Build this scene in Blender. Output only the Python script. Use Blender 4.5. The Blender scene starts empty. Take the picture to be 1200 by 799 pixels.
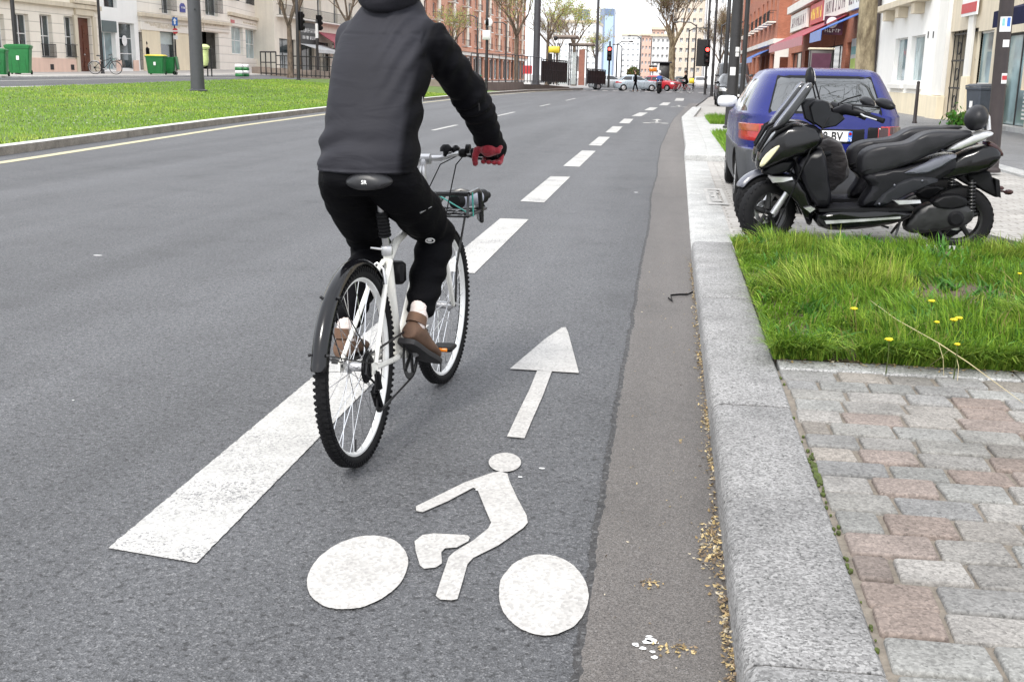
import bpy, bmesh, math, random
import numpy as np
from mathutils import Vector, Matrix, noise

SC = bpy.context.scene
COL = SC.collection
R = math.radians

# ---------------------------------------------------------------- camera (X right, Y along the road, Z up)
CAM_H = 1.33
F_PX = 1292.0
PITCH, ROLL, YAW = R(13.6), R(1.0), R(7.8)
FW = Vector((-math.sin(YAW) * math.cos(PITCH), math.cos(YAW) * math.cos(PITCH), -math.sin(PITCH)))
R0 = Vector((math.cos(YAW), math.sin(YAW), 0))
U0 = R0.cross(FW)
RT = R0 * math.cos(ROLL) + U0 * math.sin(ROLL)
UP = U0 * math.cos(ROLL) - R0 * math.sin(ROLL)
cam_d = bpy.data.cameras.new('camera')
cam = bpy.data.objects.new('camera', cam_d)
COL.objects.link(cam)
m3 = Matrix((RT, UP, -FW)).transposed()
cam.matrix_world = Matrix.Translation((0, 0, CAM_H)) @ m3.to_4x4()
cam_d.sensor_width = 36.0
cam_d.lens = F_PX / 1200 * 36
cam_d.clip_start = 0.05
cam_d.clip_end = 6000
SC.camera = cam

# ---------------------------------------------------------------- world, sun, exposure (bright overcast)
SUN_EL, SUN_AZ = R(48), R(197)          # azimuth clockwise from +Y
w = bpy.data.worlds.new('World')
SC.world = w
w.use_nodes = True
nt = w.node_tree
nt.nodes.clear()
sky = nt.nodes.new('ShaderNodeTexSky')
sky.sky_type = 'NISHITA'
sky.sun_disc = False
sky.sun_elevation = SUN_EL
sky.sun_rotation = SUN_AZ
sky.air_density = 1.0
sky.dust_density = 3.0
mixn = nt.nodes.new('ShaderNodeMix'); mixn.data_type = 'RGBA'
tc = nt.nodes.new('ShaderNodeTexCoord')
nz = nt.nodes.new('ShaderNodeTexNoise'); nz.inputs['Scale'].default_value = 2.2; nz.inputs['Detail'].default_value = 5
mr = nt.nodes.new('ShaderNodeMapRange')
mr.inputs['From Min'].default_value = .35; mr.inputs['From Max'].default_value = .65
mr.inputs['To Min'].default_value = .74; mr.inputs['To Max'].default_value = .97
bg = nt.nodes.new('ShaderNodeBackground'); bg.inputs['Strength'].default_value = 0.1
out = nt.nodes.new('ShaderNodeOutputWorld')
nt.links.new(tc.outputs['Generated'], nz.inputs['Vector'])
nt.links.new(nz.outputs['Fac'], mr.inputs['Value'])
nt.links.new(mr.outputs['Result'], mixn.inputs['Factor'])
nt.links.new(sky.outputs['Color'], mixn.inputs['A'])
mixn.inputs['B'].default_value = (9.2, 9.5, 10.0, 1)       # the cloud deck
nt.links.new(mixn.outputs['Result'], bg.inputs['Color'])
nt.links.new(bg.outputs['Background'], out.inputs['Surface'])
sun_d = bpy.data.lights.new('sun', 'SUN')
sun_d.energy = 1.5
sun_d.angle = R(13)
sun_d.color = (1.0, .96, .9)
sun = bpy.data.objects.new('sun', sun_d)
COL.objects.link(sun)
sdir = Vector((math.sin(SUN_AZ) * math.cos(SUN_EL), math.cos(SUN_AZ) * math.cos(SUN_EL), math.sin(SUN_EL)))
sun.rotation_euler = sdir.to_track_quat('Z', 'Y').to_euler()
SC.view_settings.view_transform = 'Standard'
SC.view_settings.look = 'None'
SC.view_settings.gamma = 1
SC.view_settings.exposure = 1.1
SC.view_settings.use_curve_mapping = False

# ---------------------------------------------------------------- where a point of the survey photo stands in the street
def ray(x, y):
    return FW + RT * ((x - 600) / F_PX) - UP * ((y - 399.5) / F_PX)
def gnd(x, y, z=0.0):
    v = ray(x, y); t = (z - CAM_H) / v.z
    return Vector((v.x * t, v.y * t, z))
def atY(x, y, Y):
    v = ray(x, y); t = Y / v.y
    return Vector((v.x * t, Y, CAM_H + v.z * t))
def atX(x, y, X):
    v = ray(x, y); t = X / v.x
    return Vector((X, v.y * t, CAM_H + v.z * t))

# ---------------------------------------------------------------- mesh builder
class MB:
    def __init__(s):
        s.v = []; s.f = []; s.m = []; s.c = []
    def add(s, vs, fs, mi=0, col=None):
        o = len(s.v)
        s.v += [tuple(p) for p in vs]
        for f in fs:
            s.f.append(tuple(i + o for i in f)); s.m.append(mi); s.c.append(col)
        return s
    def obox(s, O, A, B, C, a, b, c, mi=0, col=None):
        O, A, B, C = Vector(O), Vector(A), Vector(B), Vector(C)
        vs = [O + A * a[i] + B * b[j] + C * c[k] for k in (0, 1) for j in (0, 1) for i in (0, 1)]
        fs = [(0, 2, 3, 1), (4, 5, 7, 6), (0, 1, 5, 4), (2, 6, 7, 3), (0, 4, 6, 2), (1, 3, 7, 5)]
        if A.cross(B).dot(C) * (a[1] - a[0]) * (b[1] - b[0]) * (c[1] - c[0]) < 0:
            fs = [f[::-1] for f in fs]
        return s.add(vs, fs, mi, col)
    def box(s, c, d, mi=0, col=None, rz=0):
        A = Vector((math.cos(rz), math.sin(rz), 0)); B = Vector((-math.sin(rz), math.cos(rz), 0))
        return s.obox(c, A, B, (0, 0, 1), (-d[0] / 2, d[0] / 2), (-d[1] / 2, d[1] / 2), (-d[2] / 2, d[2] / 2), mi, col)
    def cbox(s, c, d, b=.02, mi=0, col=None):
        """box with chamfered edges all round, as three stacked rings top and bottom"""
        hx, hy, hz = d[0] / 2, d[1] / 2, d[2] / 2
        b = min(b, hx * .9, hy * .9, hz * .9)
        def ring(ix, z):
            x, y = hx - ix, hy - ix
            k = b
            return [Vector(c) + Vector(p) for p in [(x, -y + k, z), (x, y - k, z), (x - k, y, z), (-x + k, y, z), (-x, y - k, z), (-x, -y + k, z), (-x + k, -y, z), (x - k, -y, z)]]
        return s.loft([ring(b * .8, -hz), ring(0, -hz + b), ring(0, hz - b), ring(b * .8, hz)], True, True, mi, col)
    def loft(s, rings, closed=True, caps=True, mi=0, col=None):
        n = len(rings[0]); vs = [p for r in rings for p in r]; fs = []
        for i in range(len(rings) - 1):
            for j in range(n if closed else n - 1):
                k = (j + 1) % n
                fs.append((i * n + j, i * n + k, (i + 1) * n + k, (i + 1) * n + j))
        if caps:
            fs.append(tuple(range(n))[::-1]); fs.append(tuple((len(rings) - 1) * n + j for j in range(n)))
        return s.add(vs, fs, mi, col)
    def tube(s, pts, rad, n=8, mi=0, caps=True, col=None, sq=None, up=None):
        pts = [Vector(p) for p in pts]
        if not hasattr(rad, '__len__'): rad = [rad] * len(pts)
        rings = []
        t0 = (pts[1] - pts[0]).normalized()
        ref = Vector(up) if up else (Vector((0, 0, 1)) if abs(t0.z) < .9 else Vector((1, 0, 0)))
        a = (ref - t0 * ref.dot(t0)).normalized()
        for i, p in enumerate(pts):
            if i == 0: t = t0
            elif i == len(pts) - 1: t = (pts[i] - pts[i - 1]).normalized()
            else:
                t = (pts[i + 1] - pts[i]).normalized() + (pts[i] - pts[i - 1]).normalized()
                t = t.normalized() if t.length > 1e-6 else (pts[i] - pts[i - 1]).normalized()
            a = (a - t * a.dot(t)).normalized()
            b = t.cross(a)
            ka, kb = sq if sq else (1, 1)
            rings.append([p + (a * math.cos(2 * math.pi * j / n) * ka + b * math.sin(2 * math.pi * j / n) * kb) * rad[i] for j in range(n)])
        return s.loft(rings, True, caps, mi, col)
    def lathe(s, prof, O=(0, 0, 0), axis=(0, 0, 1), n=20, mi=0, closed=False, caps=True):
        O = Vector(O); ax = Vector(axis).normalized()
        a = ax.orthogonal().normalized(); b = ax.cross(a)
        rings = [[O + ax * z + (a * math.cos(2 * math.pi * j / n) + b * math.sin(2 * math.pi * j / n)) * r for j in range(n)] for r, z in prof]
        if closed: rings.append(rings[0])
        return s.loft(rings, True, caps and not closed, mi)
    def ball(s, c, r, n=12, mi=0, sc=(1, 1, 1), rot=None):
        c = Vector(c); vs = []; fs = []
        m = n // 2
        rings = []
        for i in range(1, m):
            th = math.pi * i / m
            ring = []
            for j in range(n):
                ph = 2 * math.pi * j / n
                p = Vector((math.sin(th) * math.cos(ph) * r * sc[0], math.sin(th) * math.sin(ph) * r * sc[1], -math.cos(th) * r * sc[2]))
                if rot: p = rot @ p
                ring.append(c + p)
            rings.append(ring)
        vs = [p for q in rings for p in q]
        b = Vector((0, 0, -r * sc[2])); t = Vector((0, 0, r * sc[2]))
        if rot: b = rot @ b; t = rot @ t
        vs += [c + b, c + t]
        for i in range(m - 2):
            for j in range(n):
                k = (j + 1) % n
                fs.append((i * n + j, i * n + k, (i + 1) * n + k, (i + 1) * n + j))
        for j in range(n):
            k = (j + 1) % n
            fs.append((len(vs) - 2, k, j)); fs.append((len(vs) - 1, (m - 2) * n + j, (m - 2) * n + k))
        return s.add(vs, fs, mi)
    def torus(s, c, axis, Rm, r, n=40, k=10, mi=0, sq=(1, 1)):
        return s.lathe([(Rm + math.cos(2 * math.pi * i / k) * r * sq[0], math.sin(2 * math.pi * i / k) * r * sq[1]) for i in range(k)], c, axis, n, mi, closed=True)
    def pillow(s, poly, map3, hw, mi=0, edge=.8, inset=.12):
        """side outline (u,w) swollen over its width: full outline near the middle, pulled in towards both flanks"""
        cx = sum(p[0] for p in poly) / len(poly); cy = sum(p[1] for p in poly) / len(poly)
        rings = []
        for t, k in ((-1, inset), (-edge, inset * .35), (-edge * .5, 0), (edge * .5, 0), (edge, inset * .35), (1, inset)):
            rings.append([map3(p[0] + (cx - p[0]) * k, p[1] + (cy - p[1]) * k, t * hw) for p in poly])
        return s.loft(rings, True, True, mi)
    def prism(s, poly, map3, d0, d1, mi=0, col=None):
        return s.loft([[map3(p[0], p[1], d) for p in poly] for d in (d0, d1)], True, True, mi, col)
    def fix(s):
        return s
    def mesh(s, name, mats, off=(0, 0, 0), angle=40, recalc=True):
        me = bpy.data.meshes.new(name)
        if any(off): s2 = [(x - off[0], y - off[1], z - off[2]) for x, y, z in s.v]
        else: s2 = s.v
        me.from_pydata(s2, [], s.f)
        if not isinstance(mats, (list, tuple)): mats = [mats]
        for q in mats: me.materials.append(q)
        if len(mats) > 1: me.polygons.foreach_set('material_index', s.m)
        if any(c is not None for c in s.c):
            at = me.color_attributes.new('tint', 'FLOAT_COLOR', 'CORNER')
            buf = []
            for p, c in zip(me.polygons, s.c):
                buf += list(c or (1, 1, 1, 1)) * p.loop_total
            at.data.foreach_set('color', buf)
        if recalc and len(s.f) < 60000:
            bm = bmesh.new(); bm.from_mesh(me)
            bmesh.ops.recalc_face_normals(bm, faces=bm.faces)
            bm.to_mesh(me); bm.free()
        if angle:
            me.polygons.foreach_set('use_smooth', [True] * len(me.polygons))
            if angle < 180: me.set_sharp_from_angle(angle=R(angle))
        me.update()
        return me
    def build(s, name, mats, parent=None, loc=None, angle=40, bevel=0, subd=0, recalc=True):
        off = OFF.get(parent.name, (0, 0, 0)) if parent else (loc or (0, 0, 0))
        me = s.mesh(name, mats, off, angle, recalc)
        o = bpy.data.objects.new(name, me)
        COL.objects.link(o)
        if parent:
            o.parent = parent; OFF[o.name] = off
        elif loc:
            o.location = loc
            OFF[o.name] = tuple(loc)
        if bevel:
            b = o.modifiers.new('bevel', 'BEVEL'); b.width = bevel; b.segments = 2; b.limit_method = 'ANGLE'; b.angle_limit = R(35)
        if subd:
            b = o.modifiers.new('subd', 'SUBSURF'); b.levels = subd; b.render_levels = subd
        return o
OFF = {}

def empty(name, loc=(0, 0, 0), rz=0, local=True):
    """a thing's base; local=True: its parts are modelled round the origin, else in street coordinates"""
    o = bpy.data.objects.new(name, None)
    COL.objects.link(o)
    o.location = loc; o.rotation_euler = (0, 0, rz)
    o.empty_display_size = .1
    OFF[o.name] = (0, 0, 0) if local else tuple(loc)
    return o
def tag(o, label=None, cat=None, group=None, kind=None):
    if label: o['label'] = label
    if cat: o['category'] = cat
    if group: o['group'] = group
    if kind: o['kind'] = kind
    return o
KIDS = {}
def copy_tree(o, parent=None):
    c = o.copy(); COL.objects.link(c)
    if parent: c.parent = parent
    for ch in [x for x in COL.objects if x.parent == o]:
        copy_tree(ch, c)
    return c
def structure(o):
    o['kind'] = 'structure'; return o
def baked(o):
    """apply an object's modifiers into a plain mesh"""
    dg = bpy.context.evaluated_depsgraph_get(); dg.update()
    me = bpy.data.meshes.new_from_object(o.evaluated_get(dg))
    return me
def remesh(mb, name, mats, voxel, smooth=4, parent=None, loc=None, fn=None, matfn=None):
    o = mb.build(name, mats, None, None, 0)
    r = o.modifiers.new('r', 'REMESH'); r.mode = 'VOXEL'; r.voxel_size = voxel
    if smooth:
        q = o.modifiers.new('s', 'SMOOTH'); q.factor = .5; q.iterations = smooth
    me = baked(o)
    old = o.data
    o.modifiers.clear(); o.data = me
    bpy.data.meshes.remove(old)
    me.name = name
    me.materials.clear()
    for q in (mats if isinstance(mats, (list, tuple)) else [mats]): me.materials.append(q)
    if fn:
        me.update()
        nv = [v.normal.copy() for v in me.vertices]
        for v, n in zip(me.vertices, nv): v.co = fn(v.co.copy(), n)
    if matfn:
        for p in me.polygons: p.material_index = matfn(p.center)
    else:
        me.polygons.foreach_set('material_index', [0] * len(me.polygons))
    me.polygons.foreach_set('use_smooth', [True] * len(me.polygons))
    off = OFF.get(parent.name, (0, 0, 0)) if parent else (loc or (0, 0, 0))
    if any(off): me.transform(Matrix.Translation([-q for q in off]))
    me.update()
    if parent: o.parent = parent; OFF[o.name] = off
    elif loc: o.location = loc; OFF[o.name] = tuple(loc)
    return o
def text_mesh(body, size, name, mats, map4, parent, extrude=.002, bold=0.0):
    cu = bpy.data.curves.new('lettering', 'FONT'); cu.body = body; cu.size = size; cu.extrude = extrude; cu.offset = bold
    cu.align_x = 'CENTER'; cu.align_y = 'CENTER'; cu.resolution_u = 3
    t = bpy.data.objects.new(name, cu); COL.objects.link(t)
    me = baked(t)
    COL.objects.unlink(t); bpy.data.objects.remove(t)
    me.transform(map4)
    me.materials.clear(); me.materials.append(mats)
    o = bpy.data.objects.new(name, me); COL.objects.link(o)
    o.parent = parent; OFF[o.name] = OFF.get(parent.name, (0, 0, 0))
    off = OFF[o.name]
    if any(off): me.transform(Matrix.Translation([-q for q in off]))
    return o

# ---------------------------------------------------------------- materials
def newmat(name):
    m = bpy.data.materials.new(name); m.use_nodes = True
    t = m.node_tree
    return m, t, t.nodes['Principled BSDF'], t.links
def nod(t, kind, **kw):
    n = t.nodes.new('ShaderNode' + kind)
    for k, v in kw.items():
        if k in n.inputs: n.inputs[k].default_value = v
        else: setattr(n, k, v)
    return n
def ramp(t, stops):
    n = t.nodes.new('ShaderNodeValToRGB')
    e = n.color_ramp.elements
    while len(e) < len(stops): e.new(.5)
    for q, (p, c) in zip(e, stops):
        q.position = p; q.color = (c[0], c[1], c[2], 1) if hasattr(c, '__len__') else (c, c, c, 1)
    return n
def mixc(t, fac, a, b, mode='MIX'):
    n = t.nodes.new('ShaderNodeMix'); n.data_type = 'RGBA'; n.blend_type = mode; n.clamp_factor = True
    for s, v in (('Factor', fac), ('A', a), ('B', b)):
        if hasattr(v, 'is_output') or hasattr(v, 'links'): t.links.new(v, n.inputs[s])
        elif s == 'Factor': n.inputs[s].default_value = v
        else: n.inputs[s].default_value = (v[0], v[1], v[2], 1)
    return n.outputs['Result']
def objco(t, scale=(1, 1, 1)):
    tc = t.nodes.new('ShaderNodeTexCoord'); mp = t.nodes.new('ShaderNodeMapping')
    mp.inputs['Scale'].default_value = scale
    t.links.new(tc.outputs['Object'], mp.inputs['Vector'])
    return mp.outputs['Vector']
def bump(t, b, h, strength, dist=.01):
    n = t.nodes.new('ShaderNodeBump'); n.inputs['Strength'].default_value = strength; n.inputs['Distance'].default_value = dist
    t.links.new(h, n.inputs['Height']); t.links.new(n.outputs['Normal'], b.inputs['Normal'])
    return n
def plain(name, col, rough=.5, metal=0, var=.15, scale=6, bmp=.15, bscale=40, spec=.5, coat=0, dirt=0):
    """one colour with small uneven variation, fine relief and uneven gloss"""
    m, t, b, L = newmat(name)
    v = objco(t)
    n1 = nod(t, 'TexNoise', Scale=scale, Detail=5, Roughness=.6); L.new(v, n1.inputs['Vector'])
    lo = tuple(c * (1 - var) for c in col); hi = tuple(min(1, c * (1 + var)) for c in col)
    rp = ramp(t, [(.3, lo), (.7, hi)]); L.new(n1.outputs['Fac'], rp.inputs['Fac'])
    c = rp.outputs['Color']
    if dirt:
        n3 = nod(t, 'TexNoise', Scale=scale * .5, Detail=8, Roughness=.75); L.new(v, n3.inputs['Vector'])
        rd = ramp(t, [(.5, 0), (.68, dirt)]); L.new(n3.outputs['Fac'], rd.inputs['Fac'])
        c = mixc(t, rd.outputs['Color'], c, tuple(q * .45 + .015 for q in col))
    L.new(c, b.inputs['Base Color'])
    rr = ramp(t, [(.3, max(0, rough - .1)), (.7, min(1, rough + .1))]); L.new(n1.outputs['Fac'], rr.inputs['Fac'])
    L.new(rr.outputs['Color'], b.inputs['Roughness'])
    b.inputs['Metallic'].default_value = metal
    b.inputs['Specular IOR Level'].default_value = spec
    b.inputs['Coat Weight'].default_value = coat
    b.inputs['Coat Roughness'].default_value = .04
    if bmp:
        n2 = nod(t, 'TexNoise', Scale=bscale, Detail=4); L.new(v, n2.inputs['Vector'])
        bump(t, b, n2.outputs['Fac'], bmp, .004)
    return m
def glass(name, col=(.03, .04, .045), rough=.05):
    m, t, b, L = newmat(name)
    v = objco(t)
    n1 = nod(t, 'TexNoise', Scale=.8, Detail=3); L.new(v, n1.inputs['Vector'])
    rp = ramp(t, [(.3, tuple(c * .5 for c in col)), (.7, tuple(min(1, c * 1.5) for c in col))]); L.new(n1.outputs['Fac'], rp.inputs['Fac'])
    L.new(rp.outputs['Color'], b.inputs['Base Color'])
    b.inputs['Roughness'].default_value = rough
    b.inputs['Specular IOR Level'].default_value = .8
    return m
def clear_glass(name, tint=(.8, .88, .88), alpha=.4):
    m, t, b, L = newmat(name)
    b.inputs['Base Color'].default_value = (*tint, 1); b.inputs['Roughness'].default_value = .05
    b.inputs['Alpha'].default_value = alpha
    n1 = nod(t, 'TexNoise', Scale=3.0); rp = ramp(t, [(.3, .03), (.7, .09)]); L.new(n1.outputs['Fac'], rp.inputs['Fac']); L.new(rp.outputs['Color'], b.inputs['Roughness'])
    return m
def emit(name, col, s):
    m, t, b, L = newmat(name)
    b.inputs['Base Color'].default_value = (*col, 1)
    b.inputs['Emission Color'].default_value = (*col, 1); b.inputs['Emission Strength'].default_value = s
    return m

def asphalt(name, base, light, scale=95, patch=.25, pits=True, bs=.5):
    m, t, b, L = newmat(name)
    v = objco(t)
    vo = nod(t, 'TexVoronoi', Scale=scale); L.new(v, vo.inputs['Vector'])
    sep = nod(t, 'SeparateColor'); L.new(vo.outputs['Color'], sep.inputs['Color'])
    r1 = ramp(t, [(0, tuple(c * .62 for c in base)), (.45, base), (.8, tuple(c * 1.15 for c in base)), (1, light)]); L.new(sep.outputs['Red'], r1.inputs['Fac'])
    n1 = nod(t, 'TexNoise', Scale=260, Detail=3, Roughness=.7); L.new(v, n1.inputs['Vector'])
    r2 = ramp(t, [(.36, .38), (.5, 1.0), (.7, 1.35)]); L.new(n1.outputs['Fac'], r2.inputs['Fac'])
    c = mixc(t, 1.0, r1.outputs['Color'], r2.outputs['Color'], 'MULTIPLY')
    if pits:
        n4 = nod(t, 'TexNoise', Scale=46, Detail=3, Roughness=.6); L.new(v, n4.inputs['Vector'])
        r4 = ramp(t, [(.34, .22), (.46, 1.0)]); L.new(n4.outputs['Fac'], r4.inputs['Fac'])
        c = mixc(t, .8, c, r4.outputs['Color'], 'MULTIPLY')
    # wear along the driving direction, oil and repairs
    v2 = objco(t, (.9, .045, 1))
    n2 = nod(t, 'TexNoise', Scale=1.0, Detail=4, Roughness=.6); L.new(v2, n2.inputs['Vector'])
    r3 = ramp(t, [(.3, 1 - patch), (.7, 1 + patch)]); L.new(n2.outputs['Fac'], r3.inputs['Fac'])
    c = mixc(t, 1.0, c, r3.outputs['Color'], 'MULTIPLY')
    n3 = nod(t, 'TexNoise', Scale=1.3, Detail=8, Roughness=.7); L.new(v, n3.inputs['Vector'])
    r5 = ramp(t, [(.28, .74), (.45, .98), (.75, 1.12)]); L.new(n3.outputs['Fac'], r5.inputs['Fac'])
    c = mixc(t, 1.0, c, r5.outputs['Color'], 'MULTIPLY')
    L.new(c, b.inputs['Base Color'])
    b.inputs['Roughness'].default_value = .68
    b.inputs['Specular IOR Level'].default_value = .5
    add = nod(t, 'Math', operation='ADD'); L.new(vo.outputs['Distance'], add.inputs[0]); L.new(n1.outputs['Fac'], add.inputs[1])
    bump(t, b, add.outputs['Value'], bs, .006)
    return m
def paint(name, col, under, wear=.47):
    """road paint worn through to the stones beneath it"""
    m, t, b, L = newmat(name)
    v = objco(t)
    n0 = nod(t, 'TexNoise', Scale=120, Detail=4, Roughness=.75); L.new(v, n0.inputs['Vector'])
    n5 = nod(t, 'TexNoise', Scale=2.3, Detail=3); L.new(v, n5.inputs['Vector'])
    ad = nod(t, 'MapRange'); L.new(n5.outputs['Fac'], ad.inputs['Value'])
    ad.inputs['From Min'].default_value = .35; ad.inputs['From Max'].default_value = .65; ad.inputs['To Min'].default_value = .06; ad.inputs['To Max'].default_value = -.07
    sm = nod(t, 'Math', operation='ADD'); L.new(n0.outputs['Fac'], sm.inputs[0]); L.new(ad.outputs['Result'], sm.inputs[1])
    rp = ramp(t, [(wear - .12, 0), (wear, 1)]); L.new(sm.outputs['Value'], rp.inputs['Fac'])
    vo = nod(t, 'TexVoronoi', Scale=110); L.new(v, vo.inputs['Vector'])
    sep = nod(t, 'SeparateColor'); L.new(vo.outputs['Color'], sep.inputs['Color'])
    rc = ramp(t, [(0, tuple(c * .78 for c in col)), (.5, col), (1, tuple(min(.9, c * 1.1) for c in col))]); L.new(sep.outputs['Green'], rc.inputs['Fac'])
    n6 = nod(t, 'TexNoise', Scale=4.5, Detail=8, Roughness=.7); L.new(v, n6.inputs['Vector'])
    r6 = ramp(t, [(.3, .82), (.62, 1.05)]); L.new(n6.outputs['Fac'], r6.inputs['Fac'])
    cc = mixc(t, 1.0, rc.outputs['Color'], r6.outputs['Color'], 'MULTIPLY')
    c = mixc(t, rp.outputs['Color'], under, cc)
    L.new(c, b.inputs['Base Color']); b.inputs['Roughness'].default_value = .75
    bump(t, b, vo.outputs['Distance'], .35, .004)
    return m
def granite(name, base, tint=False, scale=150, contrast=1.0, stain=.25):
    m, t, b, L = newmat(name)
    v = objco(t)
    vo = nod(t, 'TexVoronoi', Scale=scale * 1.1); L.new(v, vo.inputs['Vector'])
    sep = nod(t, 'SeparateColor'); L.new(vo.outputs['Color'], sep.inputs['Color'])
    n1 = nod(t, 'TexNoise', Scale=scale * .45, Detail=5, Roughness=.8); L.new(v, n1.inputs['Vector'])
    ms = nod(t, 'Math', operation='MULTIPLY_ADD'); L.new(sep.outputs['Red'], ms.inputs[0]); ms.inputs[1].default_value = .5; L.new(n1.outputs['Fac'], ms.inputs[2])
    r1 = ramp(t, [(.42, .26), (.56, .74), (.76, 1.05), (1.0, 1.55)]); L.new(ms.outputs['Value'], r1.inputs['Fac'])
    c = mixc(t, contrast, (1, 1, 1), r1.outputs['Color'], 'MULTIPLY')
    if tint:
        a = nod(t, 'VertexColor', layer_name='tint')
        c = mixc(t, 1.0, a.outputs['Color'], c, 'MULTIPLY')
    else:
        c = mixc(t, 1.0, base, c, 'MULTIPLY')
    n2 = nod(t, 'TexNoise', Scale=3.1, Detail=9, Roughness=.72); L.new(v, n2.inputs['Vector'])
    r2 = ramp(t, [(.3, 1 - stain), (.62, 1.08)]); L.new(n2.outputs['Fac'], r2.inputs['Fac'])
    c = mixc(t, 1.0, c, r2.outputs['Color'], 'MULTIPLY')
    L.new(c, b.inputs['Base Color']); b.inputs['Roughness'].default_value = .8
    b.inputs['Specular IOR Level'].default_value = .3
    n3 = nod(t, 'TexNoise', Scale=70, Detail=6, Roughness=.7); L.new(v, n3.inputs['Vector'])
    bump(t, b, n3.outputs['Fac'], .5, .006)
    return m
def tinted(name, rough=.6, trans=.0, spec=.3):
    m, t, b, L = newmat(name)
    a = nod(t, 'VertexColor', layer_name='tint')
    v = objco(t)
    n1 = nod(t, 'TexNoise', Scale=30); L.new(v, n1.inputs['Vector'])
    r1 = ramp(t, [(.3, .8), (.7, 1.2)]); L.new(n1.outputs['Fac'], r1.inputs['Fac'])
    c = mixc(t, 1.0, a.outputs['Color'], r1.outputs['Color'], 'MULTIPLY')
    L.new(c, b.inputs['Base Color']); b.inputs['Roughness'].default_value = rough; b.inputs['Specular IOR Level'].default_value = spec
    if trans:
        tr = nod(t, 'BsdfTranslucent'); L.new(c, tr.inputs['Color'])
        ms = nod(t, 'MixShader', Fac=trans); L.new(b.outputs['BSDF'], ms.inputs[1]); L.new(tr.outputs['BSDF'], ms.inputs[2])
        L.new(ms.outputs['Shader'], t.nodes['Material Output'].inputs['Surface'])
    return m
def bricks(name, c1, c2, mortar, axis='Y', scale=1):
    """brick courses on a facade; axis = the horizontal direction of the wall"""
    m, t, b, L = newmat(name)
    tc = t.nodes.new('ShaderNodeTexCoord'); sp = t.nodes.new('ShaderNodeSeparateXYZ'); cb = t.nodes.new('ShaderNodeCombineXYZ')
    L.new(tc.outputs['Object'], sp.inputs['Vector']); 
    ad = nod(t, 'Math', operation='ADD'); L.new(sp.outputs['X'], ad.inputs[0]); L.new(sp.outputs['Y'], ad.inputs[1])
    L.new(ad.outputs['Value'], cb.inputs['X']); L.new(sp.outputs['Z'], cb.inputs['Y'])
    br = nod(t, 'TexBrick', Scale=1.0 * scale); br.inputs['Brick Width'].default_value = .22; br.inputs['Row Height'].default_value = .07; br.inputs['Mortar Size'].default_value = .006
    br.inputs['Color1'].default_value = (*c1, 1); br.inputs['Color2'].default_value = (*c2, 1); br.inputs['Mortar'].default_value = (*mortar, 1)
    L.new(cb.outputs['Vector'], br.inputs['Vector'])
    n2 = nod(t, 'TexNoise', Scale=.7, Detail=8, Roughness=.7); L.new(tc.outputs['Object'], n2.inputs['Vector'])
    r2 = ramp(t, [(.3, .8), (.7, 1.15)]); L.new(n2.outputs['Fac'], r2.inputs['Fac'])
    c = mixc(t, 1.0, br.outputs['Color'], r2.outputs['Color'], 'MULTIPLY')
    L.new(c, b.inputs['Base Color']); b.inputs['Roughness'].default_value = .85
    bump(t, b, br.outputs['Fac'], -.3, .01)
    return m
def render_wall(name, col, course=0, var=.1, dirt=.3):
    """painted render or ashlar with shallow joints every `course` metres"""
    m, t, b, L = newmat(name)
    tc = t.nodes.new('ShaderNodeTexCoord')
    n1 = nod(t, 'TexNoise', Scale=.6, Detail=9, Roughness=.7); L.new(tc.outputs['Object'], n1.inputs['Vector'])
    r1 = ramp(t, [(.3, tuple(c * (1 - var) for c in col)), (.7, tuple(min(.9, c * (1 + var * .5)) for c in col))]); L.new(n1.outputs['Fac'], r1.inputs['Fac'])
    mp = nod(t, 'Mapping'); mp.inputs['Scale'].default_value = (2.2, 2.2, .12); L.new(tc.outputs['Object'], mp.inputs['Vector'])
    n2 = nod(t, 'TexNoise', Scale=1.5, Detail=6, Roughness=.65); L.new(mp.outputs['Vector'], n2.inputs['Vector'])
    r2 = ramp(t, [(.45, 0), (.75, dirt)]); L.new(n2.outputs['Fac'], r2.inputs['Fac'])
    c = mixc(t, r2.outputs['Color'], r1.outputs['Color'], tuple(q * .6 for q in col))
    if course:
        sp = t.nodes.new('ShaderNodeSeparateXYZ'); L.new(tc.outputs['Object'], sp.inputs['Vector'])
        dv = nod(t, 'Math', operation='DIVIDE'); L.new(sp.outputs['Z'], dv.inputs[0]); dv.inputs[1].default_value = course
        fr = nod(t, 'Math', operation='FRACT'); L.new(dv.outputs['Value'], fr.inputs[0])
        rj = ramp(t, [(0, 0), (.05, 0), (.07, 1), (1, 1)]); L.new(fr.outputs['Value'], rj.inputs['Fac'])
        c = mixc(t, rj.outputs['Color'], tuple(q * .62 for q in col), c)
        bump(t, b, rj.outputs['Color'], .6, .02)
    else:
        n3 = nod(t, 'TexNoise', Scale=22, Detail=5); L.new(tc.outputs['Object'], n3.inputs['Vector']); bump(t, b, n3.outputs['Fac'], .12, .01)
    L.new(c, b.inputs['Base Color']); b.inputs['Roughness'].default_value = .85
    return m
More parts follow.
